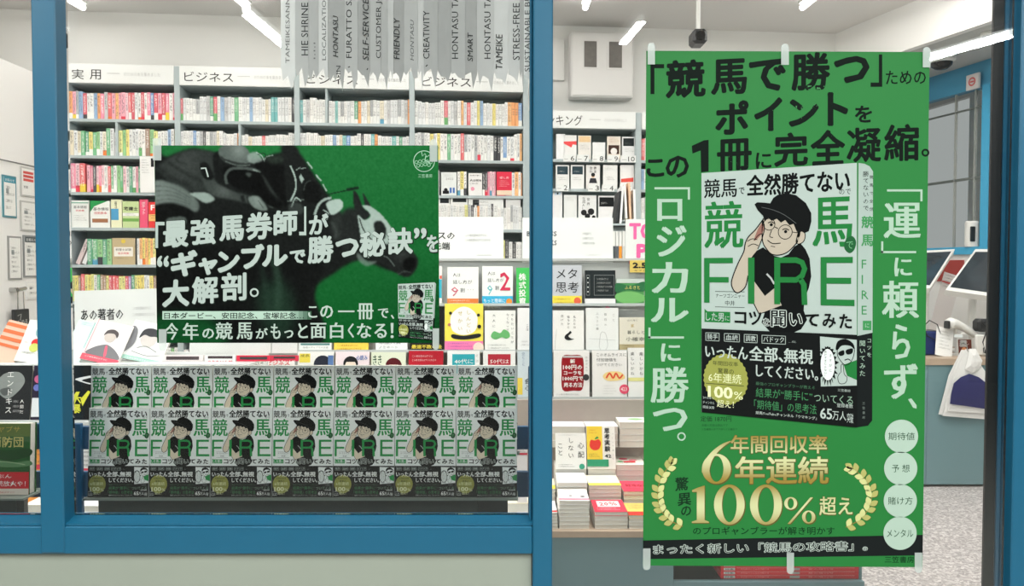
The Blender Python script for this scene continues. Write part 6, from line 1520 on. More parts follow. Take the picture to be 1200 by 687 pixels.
# ------------------------------------------------------------------ stacks on the table
def stack(desc, x0, x1, yb, yt, d, n, tops, dep=.148, yaw=0.0, zb=None):
    """n flat books from the table up; the top one is printed"""
    A, B = at(x0, yt, d), at(x1, yt, d); w = B.x-A.x
    z0 = zb if zb is not None else at((x0+x1)/2, yb, d).z; z1 = at((x0+x1)/2, yt, d).z
    th = (z1-z0)/n
    rr = random.Random(int(x0*7+yt))
    for k in range(n):
        cov_, ops = tops if k == n-1 else ((236, 236, 232), ())
        jx, ja = rr.uniform(-.0015, .0015), rr.uniform(-.012, .012) + yaw
        lab = ('%s, top book of the stack' % desc[1]) if k == n-1 else ('flat pale-edged book, %s from the top under the %s' % (ORD[n-1-k], desc[0]))
        t = thing('book', lab, 'book', ((A.x+B.x)/2 + jx, d, z0 + th*k + .0004), (0, 0, ja), 'stack under the ' + desc[0])
        ww, hh = w/2, th - .0006
        b = MB(); b.box(-ww, 0, 0, ww, dep, .001); b.box(-ww, 0, hh-.001, ww, dep, hh); b.box(-ww, dep-.0012, .001, ww, dep, hh-.001); b.build('cover', ink(cov_), t)
        b = MB(); b.box(-ww+.0012, .001, .001, ww-.0012, dep-.0014, hh-.001); b.build('page_block', PAPER, t)
        if ops:
            c = Canvas(lambda u, v: Vector((-ww+u*w, dep - v*w*.98, hh)), (0, 0, 1), .0004); draw(c, ops, dep/w*1.02)
            c.build('cover_print', t)
zT = zt_e
PKS = (236, 150, 170)
stack(('curled white and pink cover', 'white cover with pink sketches and a curling front edge, front row'), 655.5, 691, 621, 587, 2.79, 7, ((240, 236, 236), [('n', .1, .25, .9, .6, 2, PKS), ('d', .4, .8, .06, (60, 60, 66)), ('d', .8, .9, .08, (80, 80, 86)), ('r', 0, 1.15, 1, 1.25, (226, 90, 130))]), zb=zT)
stack(('red sale cover', 'pinkish red cover with white lettering, front row'), 697, 735.5, 621, 600, 2.79, 4, ((222, 62, 84), [('r', .15, .15, .85, .75, (240, 226, 226)), ('t', '20％', .22, .25, .78, .65, (222, 62, 84), .03), ('n', .1, .85, .9, 1.15, 2, (246, 220, 224))]), zb=zT)
stack(('yellow and orange cover', 'yellow and orange cover half behind the tall poster, front row'), 737, 775, 621, 604, 2.79, 4, ((236, 200, 110), [('r', 0, .9, 1, 1.3, (214, 60, 50)), ('n', .1, .2, .9, .7, 3, K)]), zb=zT)
stack(('white cover at the mullion', 'white cover with a red hem beside the middle mullion, front row'), 617, 653.5, 621, 601, 2.79, 5, ((238, 236, 234), [('r', 0, 1.1, 1, 1.25, (206, 60, 60)), ('n', .2, .3, .9, .7, 2, Gr)]), zb=zT)
stack(('plain white curling cover', 'plain white cover with grey print, second row'), 653, 688, 0, 566, 2.95, 8, ((236, 238, 238), [('n', .1, .2, .9, .9, 4, (196, 198, 198))]), zb=zT)
stack(('yellow-banded cover', 'cream cover with a yellow band at its foot, second row'), 690.5, 728.5, 0, 569, 2.95, 8, ((236, 228, 208), [('n', .1, .15, .8, .6, 3, (200, 190, 170)), ('r', 0, .95, 1, 1.35, (240, 228, 90))]), zb=zT)
stack(('crimson cover', 'crimson cover with dark lettering beside the tall poster, second row'), 731, 769, 0, 576, 2.95, 6, ((226, 72, 96), [('t', '好きなら', .15, .4, .85, .7, (150, 24, 44), .03), ('n', .1, .85, .9, 1.1, 2, (150, 24, 44))]), zb=zT)
stack(('yellow cover at the mullion', 'yellow-hemmed cover beside the middle mullion, second row'), 613, 650.5, 0, 573, 2.95, 7, ((236, 232, 210), [('r', 0, .8, 1, 1.35, (236, 220, 90))]), zb=zT)
stack(('pink and green cover', 'white cover with pink flowers and green leaves beside the tall poster, third row'), 722, 757, 0, 545, 3.115, 7, ((240, 236, 226), [('d', .35, .4, .15, (236, 110, 130)), ('d', .65, .6, .14, (240, 150, 160)), ('d', .2, .8, .1, (120, 180, 120)), ('r', .3, .75, .7, .95, (220, 60, 70)), ('n', .1, 1.0, .9, 1.2, 1, K)]), zb=zT)
for (lb, x0, x1, yt, yb, cv_, op_) in (('white book standing up, titled 心配しないこと', 651.5, 687.5, 508, 550, (240, 239, 236), [('n', .1, .05, .9, .1, 1, Gr), ('v', 'こと', .15, .3, .75, .2, (70, 72, 74)), ('v', 'しない', .5, .12, .85, .2, (70, 72, 74)), ('v', '心配', .83, .25, .85, .22, (70, 72, 74)), ('n', .08, 1.0, .7, 1.12, 2, K), ('d', .85, 1.08, .09, (60, 160, 130))]),
                                     ('yellow and white book standing up with a red apple, titled 思考実験42', 688.5, 722, 500, 550, (240, 238, 232), [('r', 0, 0, .55, 1.3, (238, 206, 70)), ('p', [(.1, .62), (.15, .48), (.28, .5), (.42, .46), (.5, .6), (.42, .8), (.25, .84), (.12, .75)], (222, 62, 52)), ('p', [(.28, .46), (.36, .36), (.42, .42)], (70, 140, 70)), ('v', '思考実験', .72, .05, .9, .2, K, .03), ('t', '42', .62, .98, .85, 1.1, K, .03), ('n', .08, .12, .4, .3, 2, (200, 120, 40)), ('n', .06, .95, .45, 1.1, 3, K), ('r', 0, 1.16, .75, 1.4, (50, 150, 110)), ('v', 'つくって楽しむ', .92, .2, 1.2, .07, Gr)])):
    zst = at(660, 566, 2.95).z
    fpx(lb, x0, x1, yt, None, cv_, op_, thick=.018, tilt=16, d=3.105, z=at(670, yb, 3.105).z, grp='books standing up on the table')
    # the pile each one stands on
zz = at(670, 550, 3.105).z
for (x0, x1, nm) in ((651, 687, 'white standing book'), (689, 721.5, 'apple book')):
    A, B = at(x0, 560, 3.11), at(x1, 560, 3.11); n = 7; th = (zz - zT)/n
    for k in range(n):
        q = MB().box(A.x, 0, 0, B.x, .145, th-.0006).build('book', ink((228, 226, 220)), None, (0, 3.108, zT + th*k + .0003))
        tag(q, 'flat book, %s from the top in the pile carrying the %s' % (ORD[n-1-k], nm), 'book', 'pile carrying the ' + nm)
zr = at(660, 512, 3.265).z
stack(('pale pink cover at the rear', 'pale pink and white cover beside the middle mullion, rear row'), 640, 686.5, 0, 501, 3.262, 3, ((238, 226, 228), [('l', [(.1, .3), (.5, .5), (.9, .3)], .02, (226, 170, 180))]), dep=.03+.0) if False else None
for (lb, nm, x0, x1, yt, yt2, nn, cv_, op_) in (('pale pink cover beside the middle mullion, rear row', 'pale pink rear cover', 643, 686, 502, 490, 6, (238, 226, 228), [('l', [(.1, .3), (.5, .5), (.9, .3)], .02, (226, 170, 180))]),
                                              ('white cover with a fine pink line, rear row', 'white rear cover', 686.8, 724, 502, 488, 6, (240, 238, 236), [('l', [(.2, .2), (.6, .3), (.8, .5)], .015, (226, 150, 160))]),
                                              ('white cover with a green leaf beside the tall poster, rear row', 'leafy rear cover', 725, 765, 497, 483, 7, (240, 240, 236), [('p', [(.3, .3), (.6, .2), (.8, .4), (.5, .5)], (140, 190, 130))])):
    dd = 3.29 - .001
    stack((nm, lb), x0, x1, 0, yt, 3.155 if nm != 'leafy rear cover' else 3.15, nn, (cv_, op_), dep=.143, zb=(zz + .0 if nm != 'leafy rear cover' else at(740, 545, 3.115).z)) if nm == 'never' else None
    A, B = at(x0, yt, 3.265), at(x1, yt, 3.265)
# rear piles stand on a low step in front of the riser
zs1 = at(700, 522, 3.262).z
ib('step', -.42, 3.258, zt_e+.0005, XE, 3.299, zs1, RISE) if False else None
zz2 = at(740, 545, 3.115).z
for (lb, nm, x0, x1, yt, nn, cv_, op_) in (('pale pink cover beside the middle mullion, rear row', 'pale pink rear cover', 643, 686, 499, 5, (238, 226, 228), [('l', [(.1, .3), (.5, .5), (.9, .3)], .02, (226, 170, 180))]),
                                         ('white cover with a fine pink line, rear row', 'white rear cover', 687, 724.5, 499, 5, (240, 238, 236), [('l', [(.2, .2), (.6, .3), (.8, .5)], .015, (226, 150, 160))]),
                                         ('white cover with a green leaf beside the tall poster, rear row', 'leafy rear cover', 726, 765, 494, 5, (240, 240, 236), [('p', [(.3, .3), (.6, .2), (.8, .4), (.5, .5)], (140, 190, 130))])):
    stack((nm, lb), x0, x1, 0, yt, 3.258 - .145 + .145, nn, (cv_, op_), dep=.04, zb=zs1) if False else None
stp = at(700, 545, 3.257).z
ib('riser_step', -.42, 3.2565, zt_e+.0005, XE, 3.2995, at(700, 520, 3.2565).z, RISE)
zq = at(700, 520, 3.2565).z
for (lb, nm, x0, x1, yt, nn, cv_, op_) in (('pale pink cover beside the middle mullion, rear row', 'pale pink rear cover', 643, 686, 500, 3, (238, 226, 228), [('l', [(.1, .3), (.5, .5), (.9, .3)], .02, (226, 170, 180))]),
                                         ('white cover with a fine pink line, rear row', 'white rear cover', 687, 724.5, 500, 3, (240, 238, 236), [('l', [(.2, .2), (.6, .3), (.8, .5)], .015, (226, 150, 160))]),
                                         ('white cover with a green leaf beside the tall poster, rear row', 'leafy rear cover', 726, 765, 495, 4, (240, 240, 236), [('p', [(.3, .3), (.6, .2), (.8, .4), (.5, .5)], (140, 190, 130))])):
    stack((nm, lb), x0, x1, 0, yt, 3.185, nn, (cv_, op_), dep=.112, zb=zq+.0003)
# red magazines in the niche
for k in range(4):
    A, B = at(845, 680, 2.80), at(1010, 680, 2.80); th = (at(900, 664, 2.8).z - nz0)/4 if False else .0145
    t = thing('magazine', '%s of the flat red magazines in the niche under the tall poster' % ('lowest', 'second lowest', 'second highest', 'topmost')[k], 'magazine', (A.x, 2.803, nz0 + .0005 + th*k), group='red magazines in the low niche')
    b = MB(); b.box(0, 0, 0, B.x-A.x, .26, th-.001, bev=.001); b.build('cover', ink((232, 60, 66)), t, fix=True)
    W_ = B.x-A.x
    c = Canvas(lambda u, v: Vector((u*W_, -.0003, (1-v)*th)), (0, -1, 0), .0003)
    c.rect(.02, .15, .1, .8, (216, 206, 204), 1); c.text('特集', .03, .3, .09, .7, K, 2)
    c.rect(.49, .15, .56, .8, (190, 176, 172), 1); c.text('月刊誌のとじ込み付録つき', .14, .3, .34, .68, (250, 150, 150), 1); c.text('夏の増刊号', .62, .3, .8, .68, (250, 150, 150), 1); c.rect(.11, .12, .95, .2, (250, 170, 170), 1)
    c.build('spine_print', t)

# ------------------------------------------------------------------ left part of the display: two sloping shelves behind the rack
ls = thing('tiered_stand', 'white two-tier book stand behind the left windows', 'stand', (-1.9, 2.9, zt_e))
z1 = at(100, 427, 2.9).z; z2 = at(100, 493, 2.72).z if False else at(100, 493, 2.85).z
XLm, XRm = -2.6, at(296, 420, 2.95).x
def lb_(name, y0, y1, z0, z1_, m=ACR, x0=XLm, x1=XRm):
    b = MB(); b.box(x0+1.9, y0-2.9, z0-zt_e, x1+1.9, y1-2.9, z1_-zt_e, bev=.001); return b.build(name, m, ls, fix=True)
lb_('shelf', 2.90, 3.14, z1-.014, z1); lb_('shelf', 2.83, 2.90-.0005, z2-.014, z2); lb_('back_board', 2.9, 2.912, z2, z1-.0145, WHITE); lb_('back_board', 3.14, 3.15, zt_e+.0008, z1+.02, WHITE)
for x in (XLm, -1.9, XRm-.014): lb_('side_board', 2.9125, 3.1395, zt_e+.0008, z1-.0145, ACR, x, x+.014)
def lbk(lab, x0, x1, yt, yb, d, z, cv_, ops, tilt=18, roll=0, th=.014, grp='books on the upper tier of the left stand'):
    A, B = at(x0, yb, d), at(x1, yb, d); w = B.x-A.x; h = (at((x0+x1)/2, yt, d).z - z)/math.cos(math.radians(tilt))
    return facebook(lab, w, h*1.02, ((A.x+B.x)/2, d, z+.0006), 0, math.radians(tilt), roll, cv_, ops, th, grp)
g_man = [('p', [(.1, 1.0), (.2, .8), (.45, .66), (.6, .66), (.85, .8), (.95, 1.0)], (126, 126, 130)), ('d', .52, .43, .15, (206, 196, 190)), ('p', [(.34, .42), (.38, .26), (.55, .2), (.7, .28), (.7, .42), (.6, .32), (.42, .34)], (90, 84, 86)), ('p', [(.5, .7), (.56, .7), (.62, .95), (.56, .98)], (222, 110, 130))]
lbk('pink-spined white cover of a man in a grey suit, leaning beside the left mullion', 93, 137, 380, 424, 2.95, z1, (238, 232, 232), g_man + [('r', 0, 1.0, 1, 2, (222, 96, 112)), ('n', .1, 1.04, .9, 1.12, 1, Wt), ('l', [(.05, 0), (.05, 1)], .015, (226, 150, 160))], tilt=26, roll=.22)
lbk('white comic cover of a black-haired face with a mint green band, under the sign board', 140, 188, 381, 424, 2.98, z1, (236, 238, 236), [('d', .5, .44, .2, (212, 206, 202)), ('p', [(.26, .45), (.3, .22), (.5, .14), (.72, .22), (.76, .46), (.66, .34), (.5, .36), (.36, .34)], (70, 70, 74)), ('l', [(.3, .7), (.5, .62), (.8, .72)], .02, Gr), ('l', [(.2, .8), (.6, .85), (.9, .78)], .015, Gr), ('r', 0, .92, 1, 2, (164, 206, 192)), ('n', .1, .95, .9, 1.05, 1, Wt), ('p', [(0, .2), (.16, .25), (.2, .6), (.05, .85), (0, .8)], (130, 130, 134))], tilt=26, roll=.2)
lbk('mint and white cover mostly behind the left mullion, upper tier', 70, 92, 378, 424, 2.96, z1, (214, 232, 228), [('n', .2, .1, .9, .3, 2, (90, 170, 170)), ('l', [(.9, 0), (.9, 1.5)], .03, (120, 190, 186))], tilt=26, roll=.22)
lbk('orange-striped booklet leaning at the far left, upper tier', -14, 15, 379, 418, 2.95, z1, (226, 190, 170), [('q', [(.0, .1), (1, .1), (1, .25), (0, .25)], (226, 120, 80)), ('q', [(.0, .4), (1, .4), (1, .55), (0, .55)], (226, 120, 80)), ('q', [(.0, .7), (1, .7), (1, .85), (0, .85)], (226, 120, 80)), ('q', [(.0, 1.0), (1, 1.0), (1, 1.12), (0, 1.12)], (226, 120, 80))], tilt=24, roll=.25)
lbk('white cover with a globe and a red fruit drawing at the far left, upper tier', 16, 50, 379, 423, 2.95, z1, (238, 238, 234), [('d', .6, .38, .25, (150, 190, 196)), ('p', [(.45, .3), (.6, .2), (.7, .35), (.6, .5), (.5, .45)], (120, 170, 110)), ('d', .5, .8, .15, (220, 60, 60)), ('d', .5, .98, .16, (200, 206, 110)), ('l', [(.5, .5), (.55, .7)], .02, (70, 110, 70)), ('n', .1, .8, .3, .9, 1, (200, 90, 90)), ('n', .1, 1.15, .9, 1.3, 1, K)], tilt=24, roll=.15)
g2 = 'books on the lower tier of the left stand'
lbk('black and white photo cover with tall white brush letters at the far left, lower tier', -18, 34, 431, 490, 2.862, z2, (44, 46, 48), [('p', [(.2, .5), (.35, .2), (.7, .15), (.85, .35), (.7, .6), (.45, .75)], (140, 146, 144)), ('p', [(.3, .55), (.5, .5), (.55, .6), (.4, .68)], (90, 94, 94)), ('v', 'エンドキス', .52, .1, 1.1, .17, Wt, .0), ('v', '絶望', .1, .75, 1.1, .14, Wt, .02), ('v', '人間だ', .82, .75, 1.1, .09, Wt), ('n', .62, .78, .78, 1.1, 3, (200, 200, 200))], tilt=8, grp=g2)
lbk('dark blue and pink cover with a white slip, left of the left mullion, lower tier', 36, 76, 431, 490, 2.862, z2, (50, 44, 62), [('d', .15, .4, .12, (196, 100, 140)), ('d', .12, .65, .1, (110, 120, 190)), ('r', .0, .95, .35, 1.5, (226, 230, 234))], tilt=8, grp=g2)
lbk('black cover with a thin white blade and yellow brush letters right of the left mullion, lower tier', 79, 107, 431, 490, 2.862, z2, (30, 32, 34), [('p', [(.25, .55), (.9, .42), (1, .48), (.5, .62), (.9, .75), (.8, .78), (.35, .64)], (220, 224, 226)), ('q', [(.1, 1.4), (.3, 1.1), (.45, 1.1), (.2, 1.8)], (220, 220, 70)), ('q', [(.5, 1.4), (.8, 1.05), (.9, 1.1), (.6, 1.7)], (220, 220, 70)), ('v', '大暴', .35, 1.2, 2.0, .4, (220, 220, 70), .03)], tilt=8, grp=g2)
for i, (x0, x1, c_) in enumerate(((110, 150, (90, 60, 60)), (152, 192, (60, 80, 110)), (194, 234, (170, 160, 120)), (236, 276, (70, 100, 90)))):
    lbk('%s cover on the lower tier, hidden behind the %s green-lettered window book' % (('dark red', 'slate blue', 'sand', 'dark green')[i], ORD[i]), x0, x1, 433, 490, 2.862, z2, c_, [('t', '小説', .2, .3, .8, .6, Wt)], tilt=8, grp=g2)
# white card lids and magazines glimpsed between the racing poster and the window books
signboard('long white card lying edge-up just under the racing poster', 222, 317, 396, 414, 3.02, [('n', .1, .02, .3, .05, 1, (220, 220, 220))])
signboard('white card with a small violet dot just under the racing poster', 318.5, 348, 396, 414, 3.02, [('d', .18, .12, .09, (120, 110, 180))])
for i, (x0, x1, c_, nm) in enumerate(((190, 238, (232, 222, 222), 'pale pink'), (240, 276, (236, 236, 234), 'white'), (277, 317, (226, 60, 84), 'crimson'), (317.5, 349, (222, 66, 88), 'rosy red'))):
    lbk('%s magazine top with a dark heading, under the racing poster' % nm, x0, x1, 416.5, 440, 2.985 - .0, z1 - .0, c_, [('r', .1, .04, .9, .12, (80, 70, 72)), ('t', 'やりたいんだ', .1, .18, .9, .3, (214, 70, 90) if i < 2 else Wt, .03)], tilt=10, grp='magazines glimpsed under the racing poster') if x1 < 300 else fpx('%s magazine top with a dark heading, under the racing poster' % nm, x0, x1, 416.5, None, c_, [('r', .1, .04, .9, .12, (80, 70, 72)), ('t', 'やりたいんだ', .1, .18, .9, .3, Wt, .03)], tilt=6, d=2.99 if x0 < 300 else 2.99, z=z1, grp='magazines glimpsed under the racing poster')
# books seen through the gaps of the rack at the foot of the window
for (lab, x0, x1, yt, yb, d, c_, e_) in (('thick white book lying left of the left mullion, seen through the rack', 27, 60, 592, 603, 2.5, (226, 224, 214), 1),
                                       ('white book lying right of the left mullion, seen through the rack', 88, 118, 593, 600, 2.5, (236, 236, 234), 1),
                                       ('cream and white book at the right end, seen through the rack', 588, 626, 590, 603, 2.6, (232, 224, 200), 1)):
    A, B = at(x0, yb, d), at(x1, yb, d); h = at(x0, yt, d).z - A.z
    t = thing('book', lab, 'book', (A.x, d, A.z), group='books seen through the gaps of the rack')
    b = MB(); b.box(0, 0, 0, B.x-A.x, .19, .002); b.box(0, 0, h-.002, B.x-A.x, .19, h); b.build('cover', ink(c_), t); b = MB(); b.box(.002, .001, .002, B.x-A.x-.002, .188, h-.002); b.build('page_block', PAPER, t)
zk2 = at(60, 603, 2.5).z
t = thing('low_shelf', 'low white shelf under the window rack, carrying the books seen through its gaps', 'shelf', (0, 2.45, 0))
zmin = min(at(27, 603, 2.5).z, at(88, 600, 2.5).z, at(588, 603, 2.6).z)
b = MB(); b.box(-2.6, 0, zmin-.02, .1, .38, zmin-.0006); b.build('shelf_board', WHITE, t)
for x in (-2.58, -1.2, .07): b = MB(); b.box(x, .01, 0, x+.02, .36, zmin-.0205); b.build('leg_board', WHITE, t)
for i, (x0, x1, yt, yb, c_, nm) in enumerate(((35, 47, 527, 556, (232, 150, 70), 'orange-edged'), (88, 101, 527, 556, (216, 216, 216), 'grey and white'), (606, 618, 527, 554, (238, 232, 232), 'white and red'))):
    fpx('%s cover glimpsed between the rails of the blue rack' % nm, x0 if i != 0 else 20, x1 if i != 1 else 120, yt-6, None, c_, [('n', .1, .1, .9, .9, 5, (90, 90, 90)), ('r', 0, .9, 1, 1.1, (206, 60, 80))], tilt=6, d=2.6, z=zmin, grp='covers glimpsed between the rack rails')

# ================================================================== CHECKOUT COUNTER ON THE RIGHT
DC = 5.25
cxa, cxb = at(940, 500, DC).x, 3.62
zc1 = at(1120, 420, DC).z; zc0 = at(1120, 428, DC).z
t = thing('counter', 'grey-blue checkout counter with a pale wooden top at the right', 'counter', (cxa, DC, 0))
W_ = cxb-cxa
b = MB(); b.box(-.01, -.01, zc0, W_, .80, zc1, bev=.002); b.build('counter_top', WOOD, t, fix=True)
xs_ = at(1086, 500, DC).x - cxa
b = MB(); b.box(0, 0, .02, xs_-.001, .02, zc0-.0005); b.build('front_panel', GREYBLUE, t); b = MB(); b.box(xs_+.001, 0, .02, W_, .02, zc0-.0005); b.build('front_panel', GREYBLUE, t)
b = MB(); b.box(0, .0205, .02, .02, .78, zc0-.0005); b.build('end_panel', GREYBLUE, t); b = MB(); b.box(.03, .04, 0, W_, .7, .0195); b.build('plinth', DKPLASTIC, t)
b = MB(); b.box(at(1125, 0, DC).x-cxa, -.003, at(1130, 395, DC).z if False else at(1129, 395.5, DC).z, at(1135, 0, DC).x-cxa, -.0005, at(1129, 392, DC).z); b.build('label_plate', ink((220, 226, 226)), t)
# bundle of white bags with a navy printed patch, on a hook
hk = at(1130, 405, DC-.02)
t = thing('bag_bundle', 'bundle of white carrier bags with a navy patch, hanging on a hook on the counter front', 'bags', hk)
def hp(x, y, dy): p = at(x, y, DC-.02) - hk; return Vector((p.x, dy, p.z))
b = MB(); b.tube([hp(1130, 402, .015), hp(1130, 404, -.03), hp(1130, 410, -.035), hp(1132, 412, -.03)], .004, 8); b.box(-.02, .008, -.01, .02, .0195, .035); b.build('hook', STEEL, t)
def sheet(name, pts, dy, th, m, puff=.02):
    P2 = [((1-k/3)*a[0] + k/3*b_[0], (1-k/3)*a[1] + k/3*b_[1]) for a, b_ in zip(pts, pts[1:]+pts[:1]) for k in range(3)]; n = len(P2); cxm = sum(p[0] for p in P2)/n; cym = sum(p[1] for p in P2)/n
    v = [hp(cxm, cym, dy-puff)] + [hp((x+cxm)/2, (y+cym)/2, dy-puff*.8) for x, y in P2] + [hp(x, y, dy) for x, y in P2] + [hp(x, y, dy+th) for x, y in P2]
    f = [(0, 1+(i+1) % n, 1+i) for i in range(n)] + [(1+i, 1+(i+1) % n, 1+n+(i+1) % n, 1+n+i) for i in range(n)] + [(1+n+i, 1+n+(i+1) % n, 1+2*n+(i+1) % n, 1+2*n+i) for i in range(n)] + [tuple(range(1+2*n, 1+3*n))[::-1]]
    b = MB(); b.add(v, f); return b.build(name, m, t, smooth=False, fix=True)
BAGW = mat('bag_white', (232, 232, 230), .6, noise=.03)
sheet('bag', [(1127, 410), (1137, 411), (1158, 440), (1157, 490), (1100, 486), (1112, 440)], -.0, .004, BAGW, .008)
sheet('bag', [(1128, 411), (1134, 411), (1154, 437), (1153, 491), (1103, 487), (1116, 436)], -.018, .004, BAGW, .008)
sheet('bag', [(1128, 409), (1136, 409), (1151, 436), (1156, 450), (1154, 484), (1108, 481), (1113, 448), (1120, 432)], -.034, .004, BAGW, .008)
sheet('bag_handle', [(1131, 408), (1138, 408), (1146, 422), (1142, 432), (1134, 436), (1126, 432), (1129, 420)], -.052, .004, BAGW, .016)
sheet('navy_patch', [(1113, 448), (1121, 441), (1131, 437), (1142, 441), (1152, 449), (1151.5, 463), (1149.5, 478), (1130, 475), (1108.5, 472), (1110, 460)], -.050, .002, mat('navy_print', (34, 36, 92), .6, noise=.3, nscale=90), .006)
# two tilted screens
def terminal(lab, pts, d, dpt, base):
    """slanted screen: four pixel corners of the front, at distances d"""
    C4 = [at(x, y, dd) for (x, y), dd in zip(pts, d)]
    o = Vector((sum(p.x for p in C4)/4, sum(p.y for p in C4)/4, zc1 + .0005))
    t = thing('checkout_terminal', lab, 'terminal', o)
    L4 = [p - o for p in C4]
    nrm = (L4[1]-L4[0]).cross(L4[3]-L4[0]).normalized()
    if nrm.y > 0: nrm = -nrm
    b = MB(); b.slab(L4, -nrm*.045); b.build('screen_housing', WHPLASTIC, t, fix=True)
    c_ = sum(L4, Vector())/4; q = [c_ + (p-c_)*.86 for p in L4]
    b = MB(); b.slab([p + nrm*.0015 for p in q], -nrm*.001); s_ = b.build('screen', mat('dark_screen', (52, 60, 66), .12, noise=.5, nscale=9), t, fix=True)
    c2 = c_ - nrm*.05
    b = MB(); b.tube([c2, Vector((c2.x, c2.y+.02, c2.z*.45)), Vector((c2.x*.5, c2.y*.5+.06, .012))], [.03, .026, .03], 12); b.lathe((c2.x*.5, c2.y*.5+.06, 0), [(0, 0), (base, 0), (base, .012), (.03, .018), (0, .018)], 20); b.build('stand', WHPLASTIC, t, fix=True)
    return t, L4, nrm
terminal('white checkout screen tilted towards the left, partly behind the tall poster', [(1078, 294), (1119, 292), (1090, 338), (1060, 336)], (5.95, 5.95, 5.5, 5.5), .3, .12)
terminal('larger white checkout screen tilted back beside the black gasket', [(1143, 292), (1168, 292), (1158, 347), (1108, 340)], (5.8, 5.8, 5.4, 5.4), .3, .14)
def onctr(x, y, d=5.5): p = at(x, y, d); return p
def place(x, d): return Vector((at(x, 400, d).x, d, zc1 + .0006))
# blue bin, red box, scanner, notes
p = place(1092, 5.42)
t = thing('bin', 'dark blue plastic box with cables on the counter by the tall poster', 'box', p); 
b = MB(); b.box(-.09, 0, 0, .08, .16, .17, bev=.012); b.build('box_body', mat('navy_plastic', (32, 48, 104), .4), t, fix=True)
b = MB(); b.box(-.075, .015, .1701, .065, .145, .173); b.build('box_mouth', DKPLASTIC, t)
b = MB(); b.tube([(-.07, -.005, .2), (-.03, -.02, .25), (.03, -.012, .22), (.06, -.01, .14), (.02, -.02, .11), (-.04, -.01, .14), (-.05, 0, .18)], .004, 6); b.build('cable', BLACK, t)
rA, rB = rwall(1099, 330), rwall(1130, 330); rz0, rz1 = rwall(1113, 330).z, rwall(1113, 305).z
b = MB(); b.slab([Vector((rA.x, rA.y, rz0)), Vector((rB.x, rB.y, rz0)), Vector((rB.x, rB.y, rz1)), Vector((rA.x, rA.y, rz1))], RN*.015)
for v in b.v: v += RN*.002
tag(b.build('wall_panel', mat('brick_red', (150, 52, 46), .6), None, origin=rA, fix=True), 'dark red panel on the white wall behind the two checkout screens', 'panel')
def leaning(name, lab, cat, x, d, w, h, rgb, tilt, ops, roll=0):
    p = place(x, d); t = thing(name, lab, cat, p, (-tilt, roll, 0))
    b = MB(); b.box(-w/2, 0, 0, w/2, .004, h); b.build('card', ink(rgb), t)
    c = Canvas(lambda u, v: Vector((-w/2+u*w, -.0005, h-v*w)), (0, -1, 0), .0005); draw(c, ops, h/w); c.build('print', t)
leaning('notice_card', 'white slip with small print leaning on the counter by the blue box', 'card', 1106, 5.36, .12, .21, (236, 236, 234), .3, [('n', .15, .2, .85, 1.4, 6, Gr)], .22)
leaning('notice_card', 'brown picture card in a clear stand on the counter', 'card', 1132, 5.34, .09, .12, (92, 50, 40), .12, [('n', .1, .15, .9, .5, 2, Wt), ('d', .4, .8, .2, (190, 130, 90)), ('d', .7, 1.0, .15, (210, 180, 150))])
leaning('notice_card', 'tall white card behind the scanner on the counter', 'card', 1141, 5.46, .07, .2, (230, 232, 230), .1, [('r', .2, .3, .8, .6, (170, 176, 176)), ('n', .15, .9, .85, 2.0, 4, Gr)])
leaning('price_sheet', 'striped sheet propped on top of the left checkout screen', 'card', 1094, 5.96, .14, .6, (214, 208, 206), .1, [('n', .1, .1, .9, .9, 5, K), ('r', .0, .5, 1, .6, (190, 90, 90))], .3)
p = place(1124, 5.40)
t = thing('barcode_scanner', 'white handheld barcode scanner on a stand on the counter', 'scanner', p)
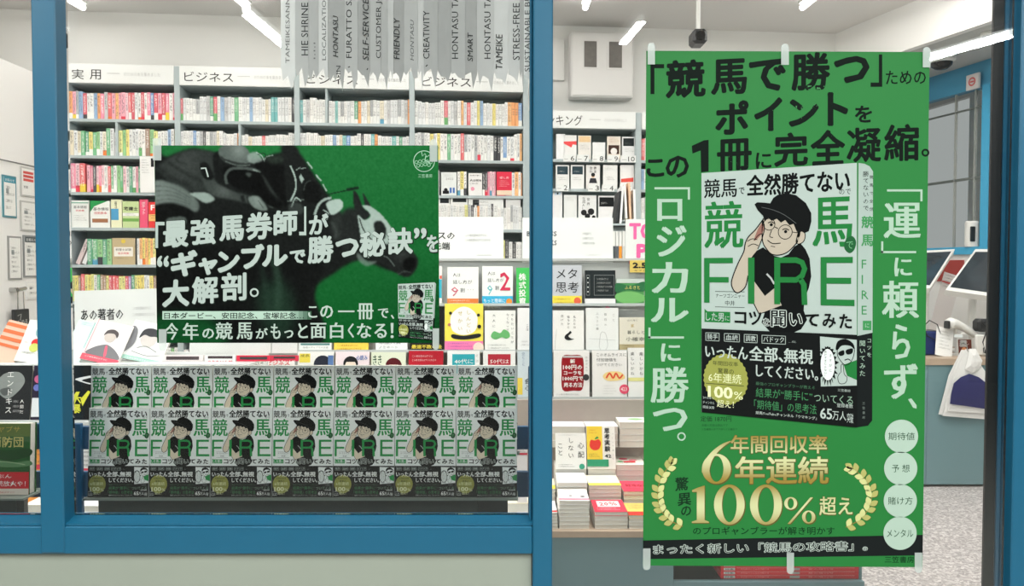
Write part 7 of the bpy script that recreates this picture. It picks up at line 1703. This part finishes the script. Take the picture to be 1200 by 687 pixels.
b = MB(); b.tube([(0, .03, .012), (.0, .03, .12), (-.02, .02, .19)], [.012, .011, .014], 10); b.lathe((0, .03, 0), [(0, 0), (.045, 0), (.045, .01), (.012, .014)], 16); b.build('stand', WHPLASTIC, t, fix=True)
b = MB(); b.tube([(.14, .02, .13), (.05, .01, .19), (-.03, 0, .225), (-.07, -.02, .23), (-.10, -.03, .222)], [.022, .026, .034, .042, .034], 12); b.build('scanner_body', WHPLASTIC, t, smooth=True, fix=True)
b = MB(); b.box(-.112, -.065, .195, -.1, 0, .25, bev=.003); b.build('scanner_window', DKPLASTIC, t, fix=True)
b = MB(); b.tube([(.14, .02, .13), (.17, .0, .08), (.15, -.04, .03), (.2, -.03, .008)], .004, 6); b.build('cable', BLACK, t)
p = place(1153, 5.38)
t = thing('label_printer', 'white boxy printer on the counter beside the black gasket', 'printer', p)
b = MB(); b.box(-.055, 0, 0, .12, .2, .15, bev=.01); b.build('printer_body', WHPLASTIC, t, fix=True); b = MB(); b.box(-.05, .02, .1505, .11, .14, .17, bev=.004); b.build('paper_cover', mat('printer_grey', (170, 172, 172), .4), t, fix=True)
b = MB(); b.tube([(-.03, -.01, .25), (.0, -.03, .2), (.05, -.02, .23), (.06, -.03, .17), (.0, -.02, .165)], .006, 7); b.tube([(.01, -.01, .17), (-.02, -.02, .1), (.0, -.02, .03), (.05, -.03, .01)], .004, 6); b.build('cable', BLACK, t)
b = MB(); b.box(-.04, .0, .1705, .06, .09, .26, bev=.02); b.build('headset', DKPLASTIC, t, fix=True)
p = rwall(1140, 283) + RN*.06; p.z = z_sill + .0006
t = thing('small_camera', 'white cylinder device with a black face on the far blue sill', 'device', rwall(1139, 275)); t.location.z = z_sill + .0006
t.location = Vector((t.location.x, t.location.y, z_sill+.0006)) 
b = MB(); b.lathe((0, 0, 0), [(0, 0), (.05, 0), (.052, .02), (.052, .19), (.045, .205), (0, .205)], 20); b.build('body', WHPLASTIC, t, smooth=False, fix=True)
b = MB(); b.box(-.045, -.058, .04, -.005, -.045, .16, bev=.004); b.build('face', DKPLASTIC, t, fix=True)
# white back ledge under the far window
